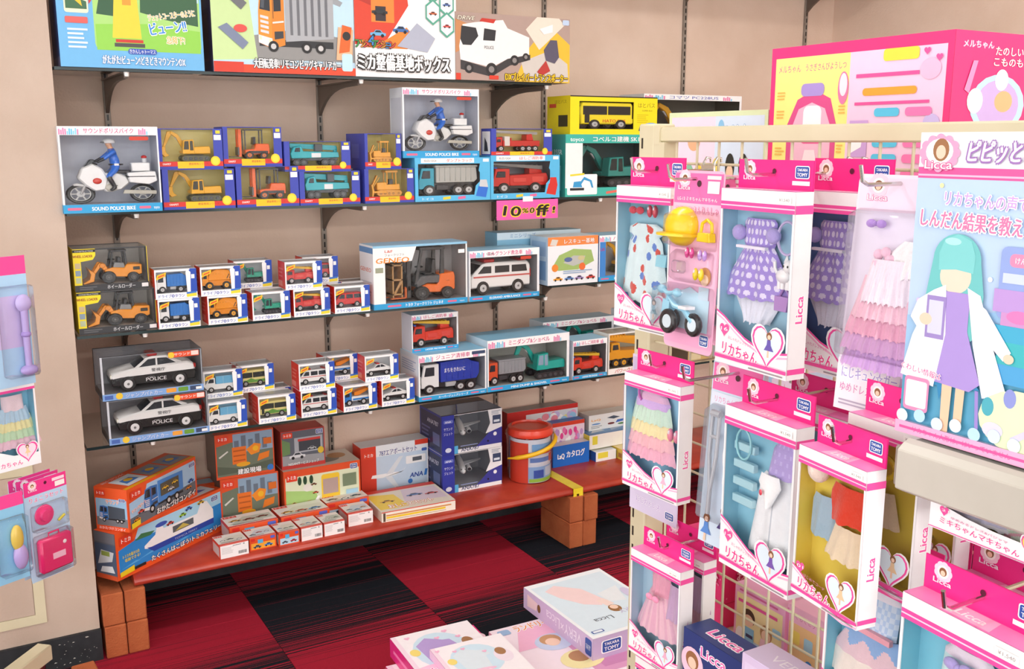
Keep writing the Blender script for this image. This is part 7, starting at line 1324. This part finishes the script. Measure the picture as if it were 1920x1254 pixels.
# goods standing behind the grid
def behind(label, px0, px1, pyt, X, z0, d, fc, sc_, prn, prl=None, name='toy_box'):
    a = onX(px0, pyt, X); b = onX(px1, pyt, X); w = a.y - b.y; h = a.z - z0
    t = thing(name, label, 'toy box', (X + d / 2, (a.y + b.y) / 2, z0), -math.pi / 2); put('carton', solid_carton(w, h, d, fc, sc_, fc), 'card', t); p = front(w, h, d); prn(p); p.end(t, 'front_print')
    if prl: p = right(w, h, d); prl(p); p.end(t, 'side_print')
    return t
PK = 'e8377c'
def mel(p):
    p.rect(0, 0, 1, 1, PK); p.rect(.03, .02, .97, .93, 'f4e88a'); p.rect(.48, .02, .97, .93, 'f0c8e4'); p.text('メルちゃん', .12, .86, .05, 'e8569c', width=.14); p.text('うさぎさんびようしつ', .34, .86, .045, 'c85a9c', width=.24)
    p.poly([(.12, .1), (.42, .1), (.42, .5), (.38, .66), (.28, .72), (.18, .66), (.12, .5)], 'd8508c'); p.poly([(.15, .12), (.39, .12), (.39, .48), (.35, .6), (.27, .64), (.19, .6), (.15, .48)], 'e8b4cc'); p.rrect(.22, .44, .33, .62, .04, 'f0f0f6'); p.rrect(.21, .38, .34, .46, .03, 'e0508c'); p.rrect(.2, .68, .34, .76, .03, 'a890d4'); p.poly([(.2, .12), (.34, .12), (.3, .34), (.24, .34)], 'f2d8e0'); p.ell(.16, .2, .03, .05, 'b494d0'); p.ell(.37, .2, .03, .04, 'f4f0f4'); p.ell(.45, .72, .03, .1, 'e87aa8'); p.ell(.45, .74, .022, .07, 'f2dce8'); p.rrect(.66, .86, .84, .93, .02, 'f2d84a')
    for v in (.3, .42, .54, .66): p.lines(.05, v, .11, v + .06, 3, 'e8b45a', int(v * 50)); p.lines(.43, v - .1, .47, v - .04, 3, 'e8b45a', int(v * 60))
    p.lines(.52, .76, .86, .81, 1, 'e0559a'); p.rrect(.56, .665, .84, .71, .02, 'f0a03a'); p.lines(.52, .6, .92, .64, 1, 'e0559a'); p.rect(.5, .3, .6, .52, 'c8a0d8'); p.poly([(.51, .32), (.57, .36), (.58, .48), (.52, .46)], 'f2f0f4'); p.lines(.5, .06, .6, .26, 7, 'b888b8'); p.ell(.9, .8, .05, .06, 'f4b8d8'); p.ell(.92, .5, .04, .05, 'c8b8e8')
    for k in range(6): v = .54 - .09 * k; p.rrect(.63, v, .76, v + .05, .02, '5ac0e4'); p.rrect(.79, v, .92, v + .05, .02, 'f07ab4')
    for u, v in ((.88, .9), (.94, .86), (.95, .3), (.9, .22)): p.heart(u, v, .022, 'e8569c')
def mel_r(p): p.rect(0, 0, 1, 1, PK); p.text('メルちゃん', .2, .93, .04, 'f6e4ee', 'f06aa8', .03, .26); p.text('たのしいあそびも', .6, .9, .05, 'ffffff', 'b8245c', .03, .5); p.text('こものもいっぱい!', .62, .84, .05, 'ffffff', 'b8245c', .03, .56); p.ell(.4, .6, .24, .17, 'b8dcf4'); p.ell(.4, .6, .19, .14, 'c4a8dc'); p.ell(.45, .62, .08, .06, 'f0b080'); p.circ(.2, .62, .07, 'fbf0f4'); p.circ(.42, .74, .06, 'fbf0f4'); p.text('チャプチャプ', .36, .42, .06, 'cfeafa', '5aa8d8', .03, .4); p.ell(.8, .6, .1, .12, 'f0c8a0'); p.ell(.8, .48, .12, .1, 'f6dca0'); p.circ(.85, .76, .06, 'fbf0f4'); p.poly([(.1, .68), (.16, .84), (.2, .84), (.14, .66)], 'f490c0')
behind('large hot pink playset box standing above the gondola rail', 1449, 1790, 92, 1.25, 1.4, .26, PK, PK, mel, mel_r)
def mochi(p):
    p.rect(0, 0, 1, 1, 'd8e4b8'); p.rect(.03, .02, .97, .94, 'f0d8e8'); p.rect(.5, .02, .97, .94, 'd4e2f2'); p.text('もっちゃん', .46, .78, .1, 'e07ab0', 'ffffff', .03, .2); p.circ(.28, .64, .12, 'e8b088'); p.text('おせわ', .7, .78, .12, 'f2f2f2', '7aa8d0', .04, .3); p.ell(.56, .8, .03, .1, '8ac0e4')
    for u, c in ((.1, '6aa06a'), (.24, '8ac0a0'), (.34, 'e8c84a')): p.ell(u, .2, .05, .16, c)
    for u in (.66, .79): p.ell(u, .34, .045, .16, '2c2c26'); p.ell(u, .26, .035, .1, 'f0c8a8')
    p.ell(.92, .3, .04, .1, '3a342e'); p.ell(.52, .3, .04, .14, 'f0d86a'); p.rrect(.42, .28, .5, .38, .03, 'ee8ab8')
behind('pastel doll-care set box standing above the rail by the gondola post', 1256, 1441, 212, 1.3, 1.4, .16, 'f0d8e8', 'd8e4b8', mochi)
def pinkp(p): p.rect(0, 0, 1, 1, PK); rg = random.Random(6); [p.circ(rg.random(), rg.random(), .012, 'f27aa8') for _ in range(30)]; p.text('メルちゃん', .3, .8, .1, 'f4d8e6', 'e0447c', .03, .4); p.text('おいしょにおせわセット', .5, .6, .12, 'f6e0ec', 'c8285c', .04, .8); p.rect(.0, .3, 1, .31, 'c8245c')
behind('hot pink boxed playset low behind the grid, rear one', 1284, 1360, 985, 1.12, .6605, .3, PK, 'd83070', pinkp, pinkp); behind('hot pink boxed playset low behind the grid, wide one in the middle', 1420, 1552, 1062, 1.13, .6605, .24, PK, 'd83070', pinkp, pinkp)
def care(p):
    p.rect(0, 0, 1, 1, 'e8a8cc'); p.rect(.04, .02, .96, .9, 'f0e0a8'); p.rect(.04, .02, .96, .4, 'c4dcec'); p.ell(.3, .66, .13, .1, '4a3426'); p.ell(.3, .62, .1, .07, 'f2ccb0'); p.ell(.66, .58, .12, .1, 'b88a5c'); p.ell(.66, .55, .09, .07, 'f2ccb0'); p.rect(.2, .36, .42, .54, '8ac4e4'); p.poly([(.56, .5), (.76, .5), (.84, .2), (.5, .2)], 'f2c4d0'); p.ell(.14, .4, .09, .1, 'f4f2f0'); p.rect(.26, .42, .4, .46, '3a3a60'); p.lines(.1, .92, .9, .97, 1, 'd0609a'); p.lines(.08, .78, .9, .86, 1, 'e0569c'); p.rrect(.78, .6, .94, .7, .02, 'a8d8ee')
behind('pastel picture box of doll bathing set behind the grid', 1380, 1476, 1090, 1.062, .6605, .05, 'e8a8cc', 'e08abc', care)
def care2(p): p.rect(0, 0, 1, 1, 'eeb4d0'); p.rect(.06, .02, .94, .82, 'f2c890'); p.text('もぐもぐセット', .5, .9, .06, 'c86a9a', width=.8); [p.rrect(u, v, u + .24, v + .14, .02, c) for u, v, c in ((.14, .6, 'f4dc6a'), (.5, .58, 'a8d4e8'), (.2, .3, 'e8a0c4'), (.56, .3, 'e88a4a'), (.3, .1, 'f0b088'))]; p.ell(.66, .44, .1, .05, '3a8ad0')
behind('orange and pink doll food set box behind the grid', 1478, 1548, 1130, 1.07, .6605, .05, 'eeb4d0', 'e08abc', care2)
# ---------------------------------------------------------------- pile of flat boxes on the floor
gb = thing('display_stand', 'low green-topped stand under the pile of flat doll boxes', 'stand', (1.25, 1.9, 0))
m = MB(); m.box(-.44, .36, -.35, .33, .13, .15, 'ffffff'); put('top_board', m.mesh('top_board', bevel=.003), 'green_board', gb)
m = MB(); m.box(-.41, .33, -.32, .30, 0, .13, 'ffffff'); put('base', m, 'cream_paint', gb)
GZ = .15
def flat(label, P, ang, w, d, z, h, tc, fc, sc_, prt, prn=None, prl=None):
    return sbox(label, 0, w, 0, z, h, d, fc, sc_, tc, prn, prl, prt, loc=rloc(P, R(ang), w, d, z), rz=R(ang), name='doll_box', cat='toy box')
def wed_t(p):
    p.rect(0, 0, 1, 1, 'f2f6fa'); p.rect(.04, .04, .96, .94, 'dcecf6'); p.poly([(.14, .84), (.3, .9), (.52, .74), (.6, .5), (.5, .42), (.34, .5), (.2, .68)], 'f4d8d8'); p.poly([(.5, .5), (.6, .52), (.64, .4), (.54, .38)], 'f4dcd4'); p.ell(.58, .33, .07, .06, '9a6e44'); p.ell(.585, .35, .045, .035, 'f4d4be'); p.poly([(.6, .6), (.9, .66), (.8, .4), (.62, .44)], 'e8eef2')
    p.text('Licca', .34, .22, .07, '50505a', width=.22, rot=180); p.text('VERY', .7, .26, .08, 'c8c0e0', width=.26, rot=180); p.ell(.92, .5, .06, .1, 'd4cce8'); p.rrect(.06, .06, .2, .1, .01, '4a62a8'); p.rect(.075, .067, .185, .093, 'eaf0f8')
def wed_l(p): p.rect(0, 0, 1, 1, 'c9b2d4'); p.text('VERY×Licca', .6, .5, .62, 'e8dcee', width=.5, rot=180); p.poly([(.06, .2), (.2, .3), (.22, .7), (.06, .8)], 'ecccd2'); p.ell(.24, .5, .025, .2, '7a5638'); p.rrect(.9, .12, .985, .88, .1, '2f4f9e'); p.text('TAKARA TOMY', .94, .5, .3, 'e8ecf4', width=.06)
zt = .30; a = onZ(982, 1101, zt)
flat('white and lilac bride doll box on top of the floor pile', (a.x, a.y - .335), 0, .25, .335, zt - .058, .058, 'f2f6fa', 'c4aed2', 'c9b2d4', wed_t, lambda p: (p.rect(0, 0, 1, 1, 'c4aed2'), maker(p, .1, .2, .25, .6)), wed_l)
def ring_t(p):
    p.rect(0, 0, 1, 1, 'f4e4ee'); p.rect(.3, .05, .97, .86, 'd99ac0'); p.rect(.36, .12, .9, .8, 'c884b0'); p.ell(.5, .5, .1, .16, 'dba8c8'); p.ell(.75, .45, .1, .2, 'e4b8d2'); p.rect(.6, .2, .66, .7, 'e0aac8'); p.poly([(.04, .6), (.14, .9), (.42, .92), (.36, .6)], 'f2b8d4'); p.ell(.26, .62, .11, .13, 'c8d4ee'); p.ell(.25, .66, .06, .08, 'c8986a'); p.ell(.25, .62, .04, .06, 'f4d0b8'); p.ell(.3, .3, .12, .14, 'f0e4a8'); p.ell(.3, .34, .06, .08, 'b8865a'); p.text('ランドリーセット', .3, .93, .1, 'ee8a3a', 'ffffff', .03, .34); p.rrect(.03, .88, .1, .96, .02, '9ab8dc')
zr = zt - .0585; b = onZ(906, 1187, zr)
flat('pale pink doll laundry set box under the bride doll box', (b.x + .005, b.y - .33), -2, .48, .33, GZ, zr - GZ, 'f4e4ee', 'ecc8dc', 'e4bcd4', ring_t, None, lambda p: (p.rect(0, 0, 1, 1, 'e8c4d8'), p.lines(.3, .2, .9, .8, 4, 'c8a0b8')))
def gown_t(c, s):
    def f(p):
        p.rect(0, 0, 1, 1, 'f6f0f4'); p.rect(.0, .0, .06, 1, 'f4dcea'); p.ell(.46, .55, .34, .36, 'cfe6f4'); p.poly([(.2, .72), (.36, .84), (.6, .7), (.56, .3), (.24, .36)], c); p.poly([(.5, .74), (.62, .72), (.66, .6), (.54, .56)], c); p.ell(.8, .5, .12, .16, 'f0e2ee'); p.ell(.8, .6, .07, .09, 'a87a54'); p.text('リカちゃん', .3, .2, .13, 'ee6aac', 'ffffff', .04, .5, ow=.06); p.ell(.14, .6, .06, .07, 'f4dc7a'); p.ell(.3, .28, .3, .05, 'f4c4dc'); p.text('リカちゃん', .3, .2, .13, 'ee6aac', 'ffffff', .04, .5, ow=.06); rg = random.Random(s); [p.heart(rg.random() * .9 + .05, rg.random() * .3 + .65, .03, 'f4b8d4') for _ in range(4)]
    return f
z1 = .26; c = onZ(722, 1199, z1); sd = lambda p: (p.rect(0, 0, 1, 1, 'd8287a'), p.lines(.1, .3, .9, .7, 1, 'f07ab0'))
flat('white-topped pink box with a lilac gown picture on the floor pile', (c.x, c.y - .25), -3, .215, .25, GZ + .061, z1 - GZ - .061, 'f6f0f4', 'd8287a', 'd8287a', gown_t('b8a0d8', 1), sd, sd)
flat('pink box under the lilac gown box on the floor pile', (c.x - .03, c.y - .3), -3, .25, .26, GZ, .06, 'f6f0f4', 'd8287a', 'd8287a', gown_t('e8b0c8', 2), sd, sd)
f_ = onZ(852, 1172, z1 - .045)
flat('hot pink doll box edge between the gown box and the laundry box', (c.x + .2215, c.y - .3), -3.2, .022, .32, GZ, .075, 'ea2a82', 'd8287a', 'd8287a', lambda p: (p.rect(0, 0, 1, 1, 'ea2f86'), p.circ(.5, .8, .05, 'f8d8e4')))
g_ = onZ(796, 1228, z1 + .012)
flat('white-topped box with a pale gown picture, nearest on the floor pile', (g_.x, g_.y - .2), -4, .19, .2, z1 + .0008, .022, 'f4f4f6', 'e8c0d8', 'e0a8cc', gown_t('dce8f0', 3), sd, lambda p: p.rect(0, 0, 1, 1, 'e4b4d0'))
# striped box beyond the post
q = onZ(1157, 1046, .3)
sbox('pink box with black and white striped side beyond the gondola post', 0, .16, 0, .15, .15, .12, 'ee5aa8', 'ececec', 'ee5aa8', loc=(q.x + .085, q.y - .02, 0), name='doll_box', cat='toy box', prl=lambda p: [p.poly([(.1 * k, .5), (.1 * k + .05, .5), (.1 * k + .0, 1), (.1 * k - .05, 1)], '2a2a2c') for k in range(1, 10)], prt=lambda p: (p.circ(.3, .6, .1, 'f8c8e0'),), prn=lambda p: [p.poly([(.1 * k, .1), (.1 * k + .05, .1), (.1 * k + .0, .8), (.1 * k - .05, .8)], '2a2a2c') for k in range(1, 10)])
# navy and lilac boxes standing in front of the gondola foot
def navy_front(p): p.rect(0, .62, 1, 1, '2f3f78'); [p.circ(u, v, .02, 'a8d0f0') for u, v in ((.3, .9), (.7, .86), (.85, .72), (.5, .7))]; p.circ(.16, .76, .12, 'f4c8dc'); p.circ(.16, .78, .07, '9a6a48'); p.circ(.16, .76, .045, 'f2ccb4'); p.text('Licca', .5, .9, .1, 'f070b4', 'ffffff', .04, .4); maker(p, .74, .64, .22, .14); p.heart(.4, .5, .2, 'f29cc8')
x = .89; A = onX(1283, 1174, x); w = .13; h = .2
t = wbox('navy doll box with pink heart window below the grid', 0, w, 0, 0, h, .05, (.04, .03, .96, .64), '2f3f78', 'd8b85a', None, side='2a3868', topc='2f3f78', prn=navy_front, prt=lambda p: (p.rect(0, 0, 1, 1, '2f3f78'), p.text('Licca', .5, .5, .5, 'f070b4', 'ffffff', .05, .5)), name='doll_box'); garment(t, 'dress', 0, .56 * h, w * .5, .4 * h, .018, [(0, .4), (1, .8)], lambda u, v: 'dcd8e8', 10)
t.location = (x + .025, A.y - w / 2, A.z - h); t.rotation_euler = (0, 0, -math.pi / 2); nv_z = A.z - h
x2 = .85; A2 = onX(1392, 1222, x2); w2 = .12
sbox('lilac doll box in front of the grid beside the navy box', 0, w2, 0, 0, .2, .05, 'd4c2e0', 'c8b4d8', 'd8c8e4', loc=(x2 + .025, A2.y - w2 / 2, A2.z - .2), rz=-math.pi / 2, name='doll_box', prn=lambda p: (p.rect(.05, .1, .95, .95, 'dccce8'), p.text('LERY', .5, .85, .1, 'f2ecf6', width=.5)), prt=lambda p: p.text('VERY', .5, .5, .4, 'f2ecf6', width=.5))
lowz = min(nv_z, A2.z - .2)
t = thing('display_shelf', 'low cream shelf under the navy and lilac doll boxes', 'shelf', (.94, .9, 0)); m = MB(); m.box(-.12, .08, -.3, .12, nv_z - .02, nv_z - .0005, 'ffffff'); put('deck', m, 'cream_paint', t); m = MB(); m.box(-.09, .08, -.28, .1, 0, nv_z - .02, 'ffffff'); put('base', m, 'cream_paint', t)
# boxes on the far right end of the bench and shelf
for px0, px1, yt, c, c2, l in ((1440, 1500, 698, 'a8c8ea', 'e8d8f0', 'pale blue pastel box on the far bench seen under the tulle pack'), (1502, 1566, 690, 'e8c8dc', 'c8d4ec', 'pale pink pastel box on the far bench seen under the tulle pack')):
    X0, X1 = span(px0, px1, 730, 3.05); sbox(l, X0, X1, 3.05, ZB, zat(px0, yt, 3.05) - ZB, .1, c, c2, c2, prn=lambda p: (p.rect(.1, .2, .9, .9, c2), p.poly([(.3, .3), (.7, .3), (.5, .8)], 'e0a8c8'), p.rect(.4, .4, .7, .7, '8a94c0')))
# packs on the rack at the left edge
def trip_print(p): p.rect(0, 0, 1, 1, 'b8d4ec'); p.rect(.0, .86, 1, 1, 'ec3a8c'); emblem(p, .2, .93, .045); p.circ(.5, .95, .016, '5a1030'); p.rect(.66, .94, .95, .97, 'f4dce8'); p.rect(.72, .88, .95, .93, 'f6f2ee'); p.text('りょこうセット', .5, .815, .05, 'e05a9a', 'ffffff', .03, .8, ow=.04); p.poly([(.1, .1), (.9, .1), (.9, .4), (.1, .5)], 'c8dcee')
def trip(t, w, h):
    m = MB(); m.lathe([(.024, 0), (.023, .003), (.015, .004), (.013, .012), (.004, .014)], 'e83a7c', 20); m.v = [(v[0] - .1 * w, -v[2] - .003, v[1] + .64 * h) for v in m.v]; put('hat', m, 'plastic', t)
    m = MB(); m.box(-.36 * w, .4 * w, -.022, -.003, .08 * h, .42 * h, 'e22a6c'); put('suitcase', m.mesh('suitcase', bevel=.005), 'plastic', t); m = MB(); m.tube([(-.1 * w, -.012, .42 * h), (-.1 * w, -.012, .46 * h), (.14 * w, -.012, .46 * h), (.14 * w, -.012, .42 * h)], .002, 'e22a6c', 6); m.box(-.1 * w, .2 * w, -.0228, -.021, .2 * h, .26 * h, 'f4c8d8'); m.ball((.2 * w, -.0225, .34 * h), .005, .001, .005, 'f4f0f0', 8, 5); put('handle', m, 'plastic', t)
    m = MB(); m.tube([(.2 * w, -.006, .54 * h), (.36 * w, -.006, .58 * h)], .003, 'e8d84a', 6); put('scarf', m, 'plastic', t)
def lcard(label, px, py, Y, w, h, ang, cc, pr_, co, bub):
    P = onY(px, py, Y); rz = R(ang); c, s = math.cos(rz), math.sin(rz); t = thing('doll_accessory_card', label, 'doll accessory pack', (P.x + c * w / 2, P.y + s * w / 2, P.z - h), rz, 'carded doll accessories')
    m = MB(); m.prism(card_shape(w, h), -.0006, .0006, cc); put('card', m, 'card', t); p = Pr((-w / 2, -.0007, 0), (1, 0, 0), (0, 0, 1), w, h); pr_(p); p.end(t, 'card_print'); co(t, w, h)
    for x0, x1, z0, z1, dp in bub: m = MB(); m.box(x0 * w, x1 * w, -dp, -.0012, z0 * h, z1 * h, 'ffffff'); put('blister', m.mesh('blister', bevel=.004), 'blister', t)
TB = ((-.42, .44, .05, .46, .025), (-.42, .4, .5, .76, .02))
lcard('blue card with a pink doll suitcase and hat, front one of three', 42, 908, 2.36, .108, .236, 31, 'b8d4ec', trip_print, trip, TB)
lcard('blue card with a pink doll suitcase, middle one of three', 28, 905, 2.41, .108, .236, 31, 'b8d4ec', trip_print, trip, TB[:1]); lcard('blue card with a pink doll suitcase, rear one of three', 14, 903, 2.46, .108, .236, 31, 'b8d4ec', trip_print, trip, TB[:1])
def wand_print(p): p.rect(0, 0, 1, 1, 'a8cce8'); p.rect(0, .86, 1, 1, 'ec4a94'); p.rect(.1, .3, .8, .7, 'c8b8e0')
lcard('pack with a lilac toy wand at the left picture edge', -32, 485, 2.4, .09, .29, 25, 'a8cce8', wand_print, lambda t, w, h: put('wand', MB().tube([(.3 * w, -.012, .62 * h), (.3 * w, -.012, .14 * h)], [.008, .007], 'b8a4dc', 10).ball((.3 * w, -.012, .64 * h), .018, .012, .02, 'c8b8ea').ball((.3 * w, -.012, .4 * h), .011, .011, .008, 'a890d4').ball((.3 * w, -.012, .12 * h), .02, .014, .012, 'b4a0dc'), 'plastic', t), ((-.3, .5, .08, .78, .03),))
lcard('blue pack with a yellow-haired doll part at the bottom left edge', -32, 940, 2.3, .085, .2, 25, '8cc0e0', lambda p: (p.rect(0, 0, 1, 1, '8cc4e4'), p.rect(0, .85, 1, 1, 'ec4a94')), lambda t, w, h: put('accessory', MB().ball((.2 * w, -.01, .5 * h), .014, .01, .03, 'e8c85a').ball((.25 * w, -.01, .28 * h), .016, .012, .03, 'c0a8e0'), 'plastic', t), ((-.3, .48, .1, .75, .025),))
P = onY(-50, 700, 2.44); w, h, d = .125, .235, .035; rz = R(24); c, s = math.cos(rz), math.sin(rz)
t = wbox('box with a pastel rainbow doll dress at the left picture edge', 0, w, 0, 0, .205, d, (.03, .03, .97, .9), 'f4f0f2', '8cc8e0', None, side='f0ecee', topc='f4a0cc', name='doll_clothes_box', cat='doll clothes', prn=lambda p: (p.rect(0, 0, .03, 1, 'f4f0f2'), p.rect(.97, 0, 1, 1, 'f4f0f2'), p.rect(0, .9, 1, 1, 'f4f0f2'), p.rect(0, .88, 1, .91, 'ef4f9f'), p.poly([(0, 0), (1, 0), (1, .14), (.5, .16), (0, .3)], 'f6f2f3'), p.heart(.76, .18, .13, 'f4f0f1'), p.heart(.76, .18, .118, 'ef4f9f'), p.heart(.76, .18, .1, 'f8dce8'), mini_figure(p, .76, .18, .12, 'f0d0a0'), p.text('リカちゃん', .4, .07, .06, 'ec3a8c', 'ffffff', .03, .5)))
t.location = (P.x + c * w / 2, P.y + s * w / 2 + d / 2, P.z - .24); t.rotation_euler = (0, 0, rz)
garment(t, 'dress', .02, .82 * .205, w * .5, .16 * .205, .01, [(0, .4), (1, .42)], lambda u, v: 'f4dce4', 4)
for k, c_ in enumerate(('bcd8ec', 'f0e8b0', 'c8e4c0', 'f0c8d8')): garment(t, 'frill', .02, (.68 - .1 * k) * .205, w * .5, .15 * .205, .008 - .001 * k, [(0, .5 + .1 * k), (1, .64 + .1 * k)], lambda u, v, c=c_: c, 22, .012, 40, 8)
m = MB(); m.box(-w / 2, w / 2, d / 2 - .0014, d / 2 - .0002, .205, .24, HP); hd = put('hang_tab', m, 'card', t); p = Pr((-w / 2, d / 2 - .0014, .205), (1, 0, 0), (0, 0, 1), w, .035); maker(p, .76, .4, .18, .42); p.end(hd, 'tab_print')
